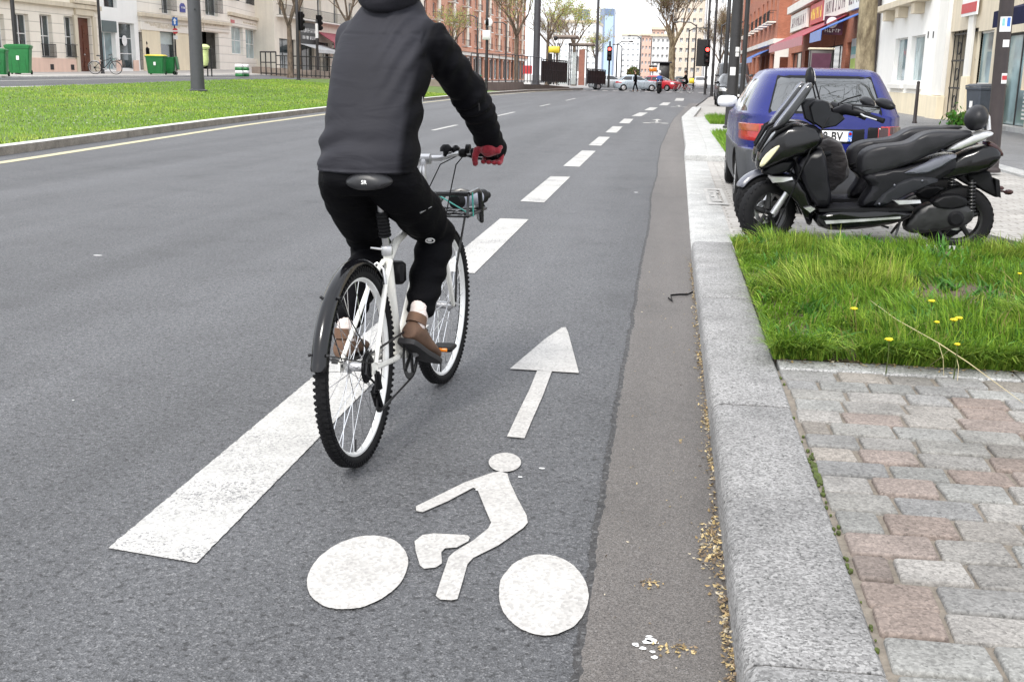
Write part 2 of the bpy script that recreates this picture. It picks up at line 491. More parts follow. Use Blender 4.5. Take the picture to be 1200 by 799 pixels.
def cobble_mat(name, c1, c2, mortar, sx, sy):
    m, t, b, L = newmat(name)
    v = objco(t)
    br = nod(t, 'TexBrick', Scale=1.0); br.inputs['Brick Width'].default_value = sx; br.inputs['Row Height'].default_value = sy; br.inputs['Mortar Size'].default_value = .012; br.inputs['Mortar Smooth'].default_value = .5
    br.inputs['Color1'].default_value = (*c1, 1); br.inputs['Color2'].default_value = (*c2, 1); br.inputs['Mortar'].default_value = (*mortar, 1)
    nd = nod(t, 'TexNoise', Scale=6.0, Detail=3); L.new(v, nd.inputs['Vector'])
    vv = nod(t, 'VectorMath', operation='MULTIPLY_ADD'); L.new(nd.outputs['Color'], vv.inputs[0]); vv.inputs[1].default_value = (.05, .05, 0); L.new(v, vv.inputs[2])
    L.new(vv.outputs['Vector'], br.inputs['Vector'])
    n2 = nod(t, 'TexNoise', Scale=70, Detail=4, Roughness=.8); L.new(v, n2.inputs['Vector'])
    r2 = ramp(t, [(.3, .7), (.7, 1.3)]); L.new(n2.outputs['Fac'], r2.inputs['Fac'])
    c = mixc(t, 1.0, br.outputs['Color'], r2.outputs['Color'], 'MULTIPLY')
    n3 = nod(t, 'TexNoise', Scale=.8, Detail=6, Roughness=.7); L.new(v, n3.inputs['Vector'])
    r3 = ramp(t, [(.3, .75), (.7, 1.15)]); L.new(n3.outputs['Fac'], r3.inputs['Fac'])
    c = mixc(t, 1.0, c, r3.outputs['Color'], 'MULTIPLY')
    L.new(c, b.inputs['Base Color']); b.inputs['Roughness'].default_value = .85
    bump(t, b, br.outputs['Fac'], -.5, .012)
    return m
def fabric(name, col, scale=700, rough=.75, sheen=.2, wr=.35, wscale=9, spec=.3):
    m, t, b, L = newmat(name)
    v = objco(t)
    n1 = nod(t, 'TexNoise', Scale=3.5, Detail=4); L.new(v, n1.inputs['Vector'])
    r1 = ramp(t, [(.3, tuple(c * .82 for c in col)), (.7, tuple(c * 1.15 for c in col))]); L.new(n1.outputs['Fac'], r1.inputs['Fac'])
    L.new(r1.outputs['Color'], b.inputs['Base Color'])
    b.inputs['Roughness'].default_value = rough; b.inputs['Sheen Weight'].default_value = sheen
    b.inputs['Specular IOR Level'].default_value = spec
    v2 = objco(t, (1, 1, 2.6))
    n2 = nod(t, 'TexNoise', Scale=wscale, Detail=2, Distortion=.8); L.new(v2, n2.inputs['Vector'])
    n3 = nod(t, 'TexNoise', Scale=scale, Detail=2); L.new(v, n3.inputs['Vector'])
    ms = nod(t, 'Math', operation='MULTIPLY_ADD'); L.new(n3.outputs['Fac'], ms.inputs[0]); ms.inputs[1].default_value = .03; L.new(n2.outputs['Fac'], ms.inputs[2])
    bump(t, b, ms.outputs['Value'], wr, .03)
    return m
def bark(name, c1, c2, scale=9):
    m, t, b, L = newmat(name)
    v = objco(t, (1, 1, .35))
    n1 = nod(t, 'TexNoise', Scale=scale, Detail=7, Roughness=.65); L.new(v, n1.inputs['Vector'])
    r1 = ramp(t, [(.36, c1), (.5, tuple((p + q) / 2 for p, q in zip(c1, c2))), (.6, c2)]); L.new(n1.outputs['Fac'], r1.inputs['Fac'])
    L.new(r1.outputs['Color'], b.inputs['Base Color']); b.inputs['Roughness'].default_value = .9
    bump(t, b, n1.outputs['Fac'], .6, .02)
    return m

M = {}
M['asphalt'] = asphalt('asphalt', (.096, .0975, .103), (.19, .19, .195), scale=165, bs=.75)
M['gutter'] = asphalt('worn gutter concrete', (.118, .106, .097), (.17, .158, .15), scale=210, patch=.3, pits=False, bs=.25)
M['edge'] = asphalt('dark asphalt edge', (.045, .043, .043), (.12, .12, .12))
M['walk'] = asphalt('pavement asphalt', (.20, .20, .205), (.29, .29, .29), patch=.1, pits=False, bs=.2)
M['paint'] = paint('white road paint', (.46, .45, .43), (.11, .11, .115), .455)
M['paint_solid'] = paint('thick white road paint', (.435, .42, .40), (.15, .15, .15), .375)
M['paint_yellow'] = paint('cream road paint', (.50, .45, .29), (.2, .2, .2), .42)
M['granite'] = granite('grey granite', (1, 1, 1), tint=True, contrast=1.0, stain=.32)
M['granite_light'] = granite('pale granite', (.41, .41, .40), contrast=.75)
M['kerb_old'] = granite('dirty kerb stone', (.27, .245, .21), contrast=.6, stain=.45)
M['kerb_top'] = granite('pale kerb top', (.62, .61, .57), contrast=.4, stain=.2)
M['sett'] = granite('sett stone', (1, 1, 1), tint=True, scale=140, contrast=.6, stain=.35)
M['sand'] = plain('joint sand', (.19, .165, .135), .95, var=.35, scale=60, bmp=.6, bscale=200, dirt=.5)
M['soil'] = plain('dark soil', (.10, .075, .05), .95, var=.5, scale=25, bmp=.8, bscale=90)
M['bay'] = cobble_mat('parking bay cobbles', (.33, .315, .295), (.41, .395, .375), (.23, .215, .195), .21, .13)
M['lawn'] = plain('lawn turf', (.085, .14, .02), .95, var=.5, scale=3.5, bmp=.8, bscale=25)
M['blade'] = tinted('grass blades', .55, .3, .25)
M['leafcol'] = tinted('small leaves', .6, .35, .2)
M['litter'] = tinted('dry litter', .85)
M['black_paint'] = plain('black enamel paint', (.012, .012, .013), .3, var=.3, bmp=.05, spec=.5)
M['black_pole'] = plain('dark grey pole paint', (.022, .021, .022), .45, var=.25, bmp=.1)
M['brown_pole'] = plain('dark brown pole paint', (.035, .026, .026), .5, var=.25, bmp=.1, dirt=.3)
M['mast'] = plain('grey mast paint', (.055, .056, .063), .5, var=.15, bmp=.08, dirt=.2)
M['black_plastic'] = plain('black plastic', (.005, .005, .006), .5, spec=.18, var=.3, bmp=.25, bscale=150)
M['grey_plastic'] = plain('dark grey plastic', (.014, .015, .018), .5, spec=.2, var=.25, bmp=.3, bscale=200)
M['gloss_black'] = plain('glossy black bodywork', (.004, .004, .005), .14, var=.4, scale=3, bmp=.03, bscale=12, coat=.12, dirt=.12, spec=.35)
M['grey_body'] = plain('satin grey bodywork', (.11, .115, .14), .28, var=.2, bmp=.03, coat=.3, dirt=.3)
M['dark_body'] = plain('satin anthracite bodywork', (.006, .006, .008), .38, spec=.22, var=.2, bmp=.05, dirt=.3)
M['rubber'] = plain('tyre rubber', (.007, .007, .008), .75, spec=.2, var=.35, scale=14, bmp=.4, bscale=90, dirt=.4)
M['silver'] = plain('brushed aluminium', (.55, .55, .56), .35, metal=.85, var=.2, bmp=.1, dirt=.25)
M['chrome'] = plain('chromed steel', (.7, .7, .71), .15, metal=1, var=.1, bmp=0)
M['steel_dark'] = plain('oily dark steel', (.015, .015, .016), .4, metal=.2, var=.4, bmp=.15)
M['bike_white'] = plain('white frame enamel', (.74, .73, .68), .3, var=.07, bmp=.02, dirt=.2, coat=.2)
M['rim'] = plain('pale alloy rim', (.74, .74, .73), .4, metal=.25, var=.1, bmp=.05)
M['saddle'] = plain('black vinyl', (.010, .010, .012), .38, var=.2, bmp=.1)
M['seat_vinyl'] = plain('worn grey black vinyl', (.015, .015, .018), .45, var=.25, bmp=.12, bscale=60, dirt=.2, spec=.28)
M['jacket_grey'] = fabric('grey softshell', (.025, .025, .031), wr=.25, wscale=6, rough=.7, sheen=.0)
M['jacket_black'] = fabric('black softshell', (.003, .003, .0042), wr=.25, wscale=9, rough=.6, sheen=0, spec=.09)
M['trouser'] = fabric('black cycling cloth', (.0025, .0025, .0034), wr=.25, wscale=12, sheen=0, spec=.07)
M['bag_cloth'] = fabric('dark bag cloth', (.022, .019, .02), wr=.6, wscale=8)
M['glove'] = fabric('red knitted wool', (.22, .012, .022), scale=300, wr=.4, wscale=30)
M['shoe'] = plain('brown suede', (.11, .06, .036), .8, var=.3, scale=20, bmp=.3, bscale=120, dirt=.3)
M['sole'] = plain('dark rubber sole', (.018, .017, .018), .7)
M['sock'] = fabric('pale cotton sock', (.66, .58, .55), scale=400, wr=.3, wscale=30)
M['skin'] = plain('skin', (.46, .28, .21), .5, var=.08, bmp=.08, bscale=120)
M['hair'] = plain('dark brown hair', (.03, .018, .012), .55, var=.4, scale=60, bmp=.5, bscale=120)
M['teal'] = plain('teal strap', (.02, .30, .24), .5)
M['orange'] = plain('orange reflector', (.75, .22, .02), .25, spec=.7)
M['red_lens'] = plain('red lamp lens', (.34, .012, .012), .15, var=.25, scale=20, spec=.7)
M['amber_lens'] = plain('amber lamp lens', (.30, .06, .02), .15, var=.25, scale=20)
M['dark_lens'] = plain('smoked lamp lens', (.035, .012, .012), .15, var=.4, scale=15)
M['cream_lens'] = plain('yellowed headlamp lens', (.62, .58, .38), .15, var=.12, spec=.7, coat=.5)
M['blue_car'] = plain('blue car paint', (.005, .010, .12), .22, var=.12, scale=2.5, bmp=.02, bscale=8, coat=.15, spec=.35, dirt=.15)
M['black_car'] = plain('black car paint', (.006, .007, .009), .25, var=.2, bmp=.02, coat=.15)
M['van_grey'] = plain('dark van paint', (.03, .033, .037), .35, var=.2, bmp=.02, coat=.4)
M['silver_car'] = plain('silver blue car paint', (.36, .42, .47), .3, metal=.3, var=.08, bmp=.02, coat=.5)
M['pale_car'] = plain('pale silver car paint', (.50, .54, .57), .3, metal=.3, var=.08, bmp=.02, coat=.5)
M['red_car'] = plain('red car paint', (.42, .02, .03), .3, var=.1, bmp=.02, coat=.5)
M['white_car'] = plain('white car paint', (.75, .76, .77), .3, var=.05, bmp=.02, coat=.4)
M['bumper'] = plain('grey bumper plastic', (.055, .058, .065), .5, var=.2, bmp=.15)
M['car_glass'] = glass('car glass', (.012, .014, .016), .02)
M['pale_glass'] = glass('hazy rear glass', (.02, .024, .026), .015); M['pale_glass'].node_tree.nodes['Principled BSDF'].inputs['IOR'].default_value = 1.95
M['far_window'] = glass('washed out far window glass', (.33, .36, .39), .2)  # washed-out look of distance put into the glass colour
M['plate_white'] = plain('white plate', (.8, .8, .79), .35, var=.04, bmp=0)
M['plate_blue'] = plain('blue plate strip', (.03, .15, .55), .35, bmp=0)
M['white'] = plain('white enamel', (.78, .78, .77), .4, var=.06, bmp=.03)
M['white_plastic'] = plain('white mirror cap', (.72, .74, .77), .3, var=.05, bmp=0, coat=.3)
M['ink'] = plain('black lettering', (.012, .012, .012), .5, bmp=0)
M['green_bin'] = plain('green bin plastic', (.010, .15, .035), .45, var=.18, bmp=.05, dirt=.2)
M['yellow_lid'] = plain('yellow bin lid', (.75, .60, .08), .45, var=.1, bmp=.03)
M['bin_grey'] = plain('slate grey bin plastic', (.055, .066, .085), .5, var=.2, bmp=.08, dirt=.2)
M['hivis'] = plain('pale lime plastic bag', (.62, .72, .30), .4, var=.15, bmp=.3, bscale=14)
M['cream'] = render_wall('cream ashlar', (.84, .775, .67), .52, .06, .2)
M['cream_smooth'] = render_wall('cream render', (.83, .77, .66), dirt=.25)
M['peach'] = render_wall('peach plinth', (.78, .56, .45))
M['white_wall'] = render_wall('white render', (.86, .85, .82), dirt=.08, var=.05)
M['corner_wall'] = render_wall('pale stone render', (.84, .79, .71), .6, .06, .2)
M['yellow_wall'] = render_wall('pale yellow render', (.83, .73, .54))
M['stone_trim'] = render_wall('stone trim', (.66, .58, .45), 0, .15, .5)
M['white_trim'] = render_wall('white trim', (.80, .78, .73), dirt=.2)
M['grey_panel'] = plain('grey shop panel', (.10, .13, .13), .5)
M['brick_orange'] = bricks('orange brick', (.62, .28, .17), (.54, .22, .13), (.56, .42, .34))
M['brick_red'] = bricks('red brick', (.48, .16, .085), (.38, .115, .06), (.42, .27, .21))
M['dark_frame'] = plain('dark window frame', (.03, .032, .035), .5)
M['pale_frame'] = plain('white window frame', (.74, .74, .73), .45, var=.05)
M['iron'] = plain('black ironwork', (.014, .014, .015), .5, var=.2)
M['door_wood'] = plain('brown varnished door', (.10, .028, .014), .35, var=.35, scale=5, bmp=.15)
M['window_dark'] = glass('window glass', (.035, .05, .055), .04)
M['window_blue'] = glass('bluish shop glass', (.28, .38, .40), .06)
M['shutter'] = plain('pale roller shutter', (.55, .63, .62), .5, var=.08)
M['inside'] = plain('dark interior', (.012, .011, .011), .8)
M['awning_red'] = fabric('red awning', (.30, .02, .045), wr=.15)
M['awning_navy'] = fabric('navy awning', (.006, .008, .04), wr=.15, sheen=0, spec=.15)
M['awning_blue'] = fabric('blue awning', (.02, .10, .38), wr=.15)
M['awning_grey'] = fabric('grey white awning', (.55, .56, .56), wr=.15)
M['sign_red'] = plain('red sign panel', (.50, .04, .045), .4)
M['sign_plum'] = plain('plum sign panel', (.07, .018, .04), .4)
M['sign_blue'] = plain('blue enamel sign', (.03, .16, .50), .35, var=.05)
M['plaque_blue'] = plain('navy street plaque', (.02, .03, .26), .35, var=.05)
M['yellow_sign'] = plain('yellow sign panel', (.80, .62, .05), .4, var=.05)
M['lime'] = plain('lime poster', (.50, .68, .14), .5)
M['poster_teal'] = plain('teal poster', (.25, .55, .55), .5)
M['bark'] = bark('grey brown bark', (.06, .045, .032), (.17, .13, .095))
M['plane_bark'] = bark('mottled plane bark', (.085, .062, .036), (.30, .25, .16), 6)
M['twig'] = bark('thin twig bark', (.12, .085, .055), (.24, .18, .12))
M['tower_glass'] = plain('tower glass', (.40, .52, .66), .3, var=.08, scale=.02, bmp=0)  # pale blue of distant haze put into the tower colour
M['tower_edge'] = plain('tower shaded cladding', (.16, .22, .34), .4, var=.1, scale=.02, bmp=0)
M['far_white'] = render_wall('far white wall', (.80, .80, .80), dirt=.1)
M['far_beige'] = render_wall('far beige wall', (.70, .62, .52))
M['far_brick'] = render_wall('haze paled far brick wall', (.62, .42, .34))  # brick paled in its colour, standing in for haze
M['slate'] = plain('slate roof', (.12, .13, .16), .6)
M['platform'] = plain('platform concrete', (.26, .215, .185), .9, var=.2, scale=2, bmp=.3, dirt=.3)
M['terrace'] = plain('kerbside stone slabs', (.46, .43, .40), .9, var=.12, scale=1.5, bmp=.2, dirt=.3)
M['ground'] = plain('town ground', (.30, .29, .28), .9, var=.15, scale=.15, bmp=.1, dirt=.2)
M['clear'] = clear_glass('shelter glass')
M['smoke'] = plain('smoked windscreen plastic', (.03, .032, .036), .25, var=.25, bmp=.05, coat=.3, dirt=.3)
M['red_light'] = emit('lit red signal', (1.0, .05, .04), 4)
M['terracotta'] = plain('rusty brick pier', (.33, .15, .11), .8)
M['straw'] = plain('dry straw', (.50, .42, .24), .7)
M['dandelion'] = plain('dandelion petals', (.85, .62, .01), .6, var=.15, scale=80)
M['moss'] = plain('moss', (.055, .075, .012), .95, var=.5, scale=40, bmp=.8)
M['denim'] = fabric('blue jacket cloth', (.03, .09, .32))
M['helmet_white'] = plain('white helmet', (.75, .76, .78), .25, bmp=0)

def two_tone(m, dark):
    """cloth whose panels follow the painted mask 'tint' (red = grey panel)"""
    t = m.node_tree; b = t.nodes['Principled BSDF']; src = b.inputs['Base Color'].links[0].from_socket
    a = nod(t, 'VertexColor', layer_name='tint'); sp = nod(t, 'SeparateColor'); t.links.new(a.outputs['Color'], sp.inputs['Color'])
    t.links.new(mixc(t, sp.outputs['Red'], dark, src), b.inputs['Base Color'])
    mp = nod(t, 'MapRange'); t.links.new(sp.outputs['Red'], mp.inputs['Value']); mp.inputs['To Min'].default_value = .1; mp.inputs['To Max'].default_value = .18
    t.links.new(mp.outputs['Result'], b.inputs['Specular IOR Level'])
two_tone(M['jacket_grey'], (.003, .003, .0045))

# ================================================================ THE GROUND
rnd = random.Random(7)
def lerp_tab(t, y):
    if y <= t[0][0]: return t[0][1]
    for (a, p), (b, q) in zip(t, t[1:]):
        if y <= b: return p + (q - p) * (y - a) / (b - a)
    return t[-1][1]
KERB_L = [(-8, -8.2), (0, -8.8), (15.5, -9.95), (26, -10.9), (36.4, -11.46), (50, -11.7), (69, -11.9), (88, -11.2), (105, -8.6), (110, -8.0)]
Z_B = [(0, .6), (35, .6), (53, .80), (70, .82), (90, .6), (115, .2), (160, .05)]
Z_F = [(0, 1.0), (58, 1.0), (70, 1.11), (82, 1.27), (90, 1.34), (120, .9), (160, .3), (193, .02)]
def hz(X, Y):
    """height of the rising ground west of the road"""
    k = lerp_tab(KERB_L, Y)
    if X >= k: return .13
    zb, zf = lerp_tab(Z_B, Y), lerp_tab(Z_F, Y)
    if X >= -22: return .13 + (zb - .13) * (k - X) / (k + 22)
    if X >= -34: return zb + (zf - zb) * (-22 - X) / 12
    return zf
def sheet(name, xs, ys, zf, m, dz=0):
    """a ground sheet: xs(y) gives the two edges"""
    b = MB(); n = 9; vs = []; fs = []
    for y in ys:
        a, c = xs(y)
        for i in range(n):
            X = a + (c - a) * i / (n - 1); vs.append((X, y, zf(X, y) + dz))
    for r in range(len(ys) - 1):
        for i in range(n - 1):
            fs.append((r * n + i, r * n + i + 1, (r + 1) * n + i + 1, (r + 1) * n + i))
    b.add(vs, fs)
    return structure(b.build(name, m, recalc=False))
g = MB(); g.add([(-1500, -60, -.05), (1500, -60, -.05), (1500, 3000, -.05), (-1500, 3000, -.05)], [(0, 1, 2, 3)])
structure(g.build('ground', M['ground'], recalc=False))
g = MB()
g.add([(-14, -12, 0), (.3, -12, 0), (.3, 36, 0), (.9, 49, 0), (2.6, 80, 0), (4.2, 98, 0), (60, 101, 0), (60, 122, 0), (9, 122, 0), (9, 1400, 0), (-9, 1400, 0), (-9, 122, 0), (-60, 122, 0), (-60, 110, 0), (-14, 108, 0)], [tuple(range(15))])
structure(g.build('road', M['asphalt'], recalc=False))
# gutter band with the ragged asphalt edge lying on it
R_KERB = [(-8, .21), (36, .36), (42, .62), (49, .95), (60, 1.45), (80, 2.56), (96, 3.7)]
def kx(Y): return lerp_tab(R_KERB, Y) if Y > 20 else .21 + max(0, Y - 9) * .006
b = MB(); vs = []; fs = []; y = -4.0; i = 0
while y < 60:
    wv = .035 * noise.noise(Vector((y * .35, 0, 3))) + .012 * noise.noise(Vector((y * 3.1, 1, 0))) + (.011 * noise.noise(Vector((y * 23, 2, 0))) if y < 9 else 0)
    xa = min(-.145 + wv, .15) if y < 22 else lerp_tab([(22, -.15), (36, .1), (55, .78), (60, 1.0)], y) + wv
    vs += [(xa - .02, y, .0035), (xa, y, .0045), (kx(y) + .02, y, .0045)]
    if i: o = 3 * i; fs += [(o - 3, o - 2, o + 1, o), (o - 2, o - 1, o + 2, o + 1)]
    i += 1; y += .014 if y < 10 else (.08 if y < 25 else .5)
b.add(vs, fs); b.m = [1 if k % 2 == 0 else 0 for k in range(len(b.f))]
structure(b.build('gutter', [M['gutter'], M['edge']], recalc=False, angle=0))
# east kerb: granite stones, one row
b = MB()
def kerb_stone(b, y0, y1, z1, x0=None, wd=.30, z0=-.03, gap=.0035, mi=0, col=None):
    ya, yb = y0 + gap, y1 - gap
    def X(y): return kx(y) if x0 is None else x0
    ch = .018
    rings = []
    for y, e in ((ya, ch), (ya + ch, 0), (yb - ch, 0), (yb, ch)):
        x = X(y)
        rings.append([(x, y, z0), (x + .003, y, z1 - .035 - e * .4), (x + .010, y, z1 - .014 - e * .4), (x + .026, y, z1 - .003 - e * .3), (x + .05, y, z1 - e * .25), (x + wd - .012, y, z1 - e * .25), (x + wd, y, z1 - .012), (x + wd, y, z0)])
    b.loft(rings, True, True, mi, col)
ys = [-2.0, -.9, .15, 1.2, 2.18, 3.16, 4.13, 5.2, 6.25, 7.3, 8.46]
for a, c in zip(ys, ys[1:]): k_ = rnd.uniform(.215, .265); kerb_stone(b, a, c, .12 + rnd.uniform(-.002, .002), col=(k_, k_ * .985, k_ * .97, 1))
structure(b.build('kerb', M['granite'], angle=50))
b = MB()
ys = [8.46, 9.5, 11.2, 12.9, 14.6, 16.3, 18.12]
for a, c in zip(ys, ys[1:]): kerb_stone(b, a, c, .028, wd=.36, z0=-.05)
structure(b.build('dropped_kerb', M['granite_light'], angle=50))
# raised island with the two small planted squares
b = MB()
ys = [18.15, 19.6, 21, 22.6, 24.2, 26, 28, 30, 32, 34, 36, 39, 42, 45, 48]
for a, c in zip(ys, ys[1:]): kerb_stone(b, a, c, .12, wd=.38)
for a, c in ((.62, 1.5), (1.5, 2.4)): b.obox((0, 18.15, 0), (1, 0, 0), (0, 1, 0), (0, 0, 1), (a + .003, c), (0, .3), (-.03, .118))
structure(b.build('kerb', M['granite_light'], angle=50, bevel=.012))
b = MB()
def slab(b, x0, x1, y0, y1, z, zb=-.04, mi=0): b.obox((0, 0, 0), (1, 0, 0), (0, 1, 0), (0, 0, 1), (x0, x1), (y0, y1), (zb, z), mi)
slab(b, .58, .97, 18.45, 25.7, .112); slab(b, .97, 2.4, 18.45, 19.0, .112); slab(b, .58, 2.4, 25.7, 30.6, .114); slab(b, .60, 1.1, 30.6, 36, .112); slab(b, 1.1, 2.4, 35, 37, .112)
structure(b.build('pavement', M['granite_light']))
# joints filled with sand under the setts
b = MB(); slab(b, .5, 4.6, -1.5, 4.70, .108); structure(b.build('pavement_bed', M['sand']))
b = MB()
STONE = [(.255, .25, .245), (.235, .235, .236), (.28, .272, .265), (.225, .227, .232), (.235, .20, .185), (.225, .19, .176), (.235, .225, .215), (.25, .232, .215), (.245, .248, .245), (.295, .288, .28), (.24, .198, .18), (.245, .243, .236)]
y = 4.695
row = 0
while y > .9:
    h = rnd.uniform(.136, .160); x = .517 + rnd.uniform(-.004, .008); first = True
    while x < 3.6:
        L = rnd.uniform(.17, .245) * (.55 + .45 * rnd.random() if first and row % 2 else 1); first = False
        g1 = rnd.uniform(.0025, .0055); z = .1205 + rnd.uniform(-.0035, .0035)
        c = rnd.choice(STONE); k = rnd.uniform(.70, .98); c = (c[0] * k * 1.02, c[1] * k, c[2] * k * .96, 1)
        x0, x1, y1, y0 = x + g1, x + L - g1, y - g1, y - h + g1
        r = .009
        tilt = rnd.uniform(-.012, .012)
        def corner(e, zz):
            pts = []
            for (cxn, cyn, sx, sy) in ((x0, y0, 1, 1), (x1, y0, -1, 1), (x1, y1, -1, -1), (x0, y1, 1, -1)):
                jx, jy = jit[(cxn == x1, cyn == y1)]
                a = (cxn + sx * (e + jx), cyn + sy * (e + r + jy)); d = (cxn + sx * (e + r * .3 + jx), cyn + sy * (e + r * .3 + jy)); f = (cxn + sx * (e + r + jx), cyn + sy * (e + jy))
                s = [a, d, f]
                if (sx * sy) < 0: s = s[::-1]
                pts += [(p[0], p[1], zz + tilt * (p[0] - x0)) for p in s]
            return pts
        jit = {(i, j): (rnd.uniform(0, .008), rnd.uniform(0, .006)) for i in (True, False) for j in (True, False)}
        b.loft([corner(-.002, .09), corner(0, z - .008), corner(.0015, z - .0025), corner(.004, z - .0005), corner(.008, z)], True, True, 0, c)
        x += L
    y -= h; row += 1
structure(b.build('pavement', M['sett'], angle=60, recalc=False))
b = MB(); x = .52
while x < 4.6:
    slab(b, x + .002, x + .995, 4.705, 4.86, .122, -.02); x += 1.0
b.c = [(.29, .29, .285, 1)] * len(b.f)
structure(b.build('kerb', M['granite'], bevel=.008))
b = MB(); x = .56
while x < 5:
    slab(b, x + .002, x + .995, 8.56, 8.72, .118, -.02); x += 1.0
structure(b.build('kerb', M['granite_light'], bevel=.01))
# moss in the joint beside the kerb
b = MB()
for k in range(170):
    y = rnd.gauss(3.42, .075) if k < 140 else rnd.uniform(2.2, 4.6); x = .513 + rnd.gauss(0, .004) + (.01 if k < 140 else 0) * rnd.random()
    b.ball((x, y, .113), rnd.uniform(.003, .0085), 6, sc=(.9, 1.6, .9))
tag(b.build('moss', M['moss']), 'strip of moss in the joint between granite kerb and setts', 'moss', kind='stuff')
# parking bay, footway, terraces to the far east side
b = MB(); slab(b, .54, 5.3, 8.73, 18.12, .022, -.06); structure(b.build('parking_bay', M['bay']))
b = MB(); b.add([(.62, 37, .028), (5.3, 18.45, .028), (5.3, 95, .028), (3.9, 95, .028), (2.4, 75, .028), (1.0, 46, .028)], [(0, 1, 2, 3, 4, 5)])
slab(b, 2.4, 5.3, 18.45, 37, .026, -.06)
structure(b.build('parking_bay', M['bay']))
b = MB(); slab(b, 5.3, 40, -5, 98, .05, -.06); structure(b.build('pavement', M['walk']))
b = MB(); slab(b, 5.0, 5.3, -5, 95, .055, -.06); structure(b.build('kerb', M['granite_light']))
b = MB(); slab(b, 4.6, 5.0, -5, 8.73, .112, -.06); structure(b.build('pavement', M['granite_light']))
# flat dark triangles at the bed's end of the bay
b = MB(); b.add([(2.62, 9.95, .031), (3.25, 9.15, .031), (2.75, 9.15, .032)], [(0, 2, 1)]); b.add([(2.45, 8.80, .033), (3.2, 8.80, .033), (2.70, 10.6, .033)], [(0, 1, 2)])
structure(b.build('dark_patch', M['edge'], recalc=False))
# west side: kerb of the median, lawn, side street, footway
yy = [-8, -2, 4, 10, 15.5, 20, 26, 31, 36.4, 43, 50, 60, 69, 78]
b = MB(); t = []
y = -8.0
while y < 107:
    y2 = min(y + 1.5, 108)
    k0, k1 = lerp_tab(KERB_L, y + .004), lerp_tab(KERB_L, y2 - .004)
    for mi, (a0, a1, z0, z1) in enumerate([(0, .20, -.05, .125), (-.004, .204, .125, .142)]):
        vs = [(k0 - a0, y + .004, z0), (k0 - a1, y + .004, z0), (k1 - a1, y2 - .004, z0), (k1 - a0, y2 - .004, z0)]
        vs += [(p[0], p[1], z1) for p in vs]
        b.add(vs, [(3, 2, 1, 0), (4, 5, 6, 7), (0, 1, 5, 4), (1, 2, 6, 5), (2, 3, 7, 6), (3, 0, 4, 7)], mi)
    y = y2
structure(b.build('kerb', [M['kerb_old'], M['kerb_top']], bevel=.012))
sheet('lawn_soil', lambda y: (-22.0, lerp_tab(KERB_L, y) - .2), yy, hz, M['lawn'])
yl = [-8, 10, 26, 40, 53, 58, 62, 70, 76, 82, 90, 100, 110, 120, 140, 160, 193, 260]
sheet('street', lambda y: (-28.6, -22.0), yl, hz, M['asphalt'], -.06)
sheet('pavement', lambda y: (-34.2, -28.6), yl, hz, M['terrace'])
sheet('street_line', lambda y: (-22.75, -22.35), yl[:9], hz, M['paint_solid'], -.052)
sheet('street_line', lambda y: (-26.1, -25.85), yl[:9], hz, M['paint_solid'], -.052)
b = MB()
for y0, y1 in zip(yl, yl[1:]):
    vs = []
    for (X, y) in ((-28.6, y0), (-28.35, y0), (-28.35, y1), (-28.6, y1)):
        vs.append((X, y, hz(X, y) - .12))
    vs += [(p[0], p[1], p[2] + .13) for p in vs]
    b.add(vs, [(3, 2, 1, 0), (4, 5, 6, 7), (0, 1, 5, 4), (1, 2, 6, 5), (2, 3, 7, 6), (3, 0, 4, 7)])
structure(b.build('kerb', M['kerb_top']))
# tram platform behind the lawn, its low front wall
b = MB()
W = [(-30, 79), (-22.5, 74.5), (-13.6, 78), (-12.6, 96), (-9.6, 107), (-14, 110), (-26, 110)]
zt = [1.15, 1.02, .72, .60, .22, .22, .4]
vs = [(p[0], p[1], 0) for p in W] + [(p[0], p[1], z) for p, z in zip(W, zt)]
n = len(W)
b.add(vs, [tuple(range(n))[::-1], tuple(range(n, 2 * n))] + [(i, (i + 1) % n, n + (i + 1) % n, n + i) for i in range(n)])
structure(b.build('platform', M['platform']))
# ---------------------------------------------------------------- road markings (sheets of paint lying on the asphalt)
def mark(name, polys, m, z=.0062):
    b = MB()
    for p in polys:
        pts = [gnd(x, y) for x, y in p]
        vs = [(q.x, q.y, z) for q in pts]
        b.add(vs, [tuple(range(len(vs)))])
    o = b.build(name, m, angle=0)
    for f in o.data.polygons:
        if f.normal.z < 0: f.flip()
    return structure(o)
b = MB()
for y0, y1, x0, x1 in [(2.70, 5.70, -1.52, -1.235), (7.35, 10.28, -1.54, -1.27), (11.75, 14.85, -1.55, -1.285), (16.6, 20.2, -1.55, -1.3), (21.8, 25, -1.55, -1.3), (27, 30.4, -1.52, -1.25), (32.5, 36, -1.45, -1.15), (38.5, 42.5, -1.3, -.98), (45.5, 50, -1.05, -.7), (54, 60, -.55, -.15), (65, 73, .2, .7)]:
    n = max(2, int((y1 - y0) / .02)) if y0 < 11 else 2
    vs = []
    for i in range(n + 1):
        y = y0 + (y1 - y0) * i / n
        r = .006 * noise.noise(Vector((y * 30, 5, 0))) if y0 < 11 else 0
        sk = .06 * (1 - i / n)
        sh = (.05 if y0 > 35 else 0) * i / n * 3
        vs += [(x0 + r + sh, y + (.0 if i else .02), .004), (x1 + r * .7 + sh, y - (.0 if i else .03), .004)]
    b.add(vs, [(2 * i, 2 * i + 1, 2 * i + 3, 2 * i + 2) for i in range(n)])
structure(b.build('lane_line', M['paint'], recalc=False, angle=0))
b = MB(); vs = []
yk = [-8, 0, 8, 15.5, 20, 26, 31, 36.4, 43, 50, 60, 69, 78, 88, 96, 104]
for y in yk:
    k = lerp_tab(KERB_L, y) + .62; vs += [(k - .1, y, .004), (k + .1, y, .004)]
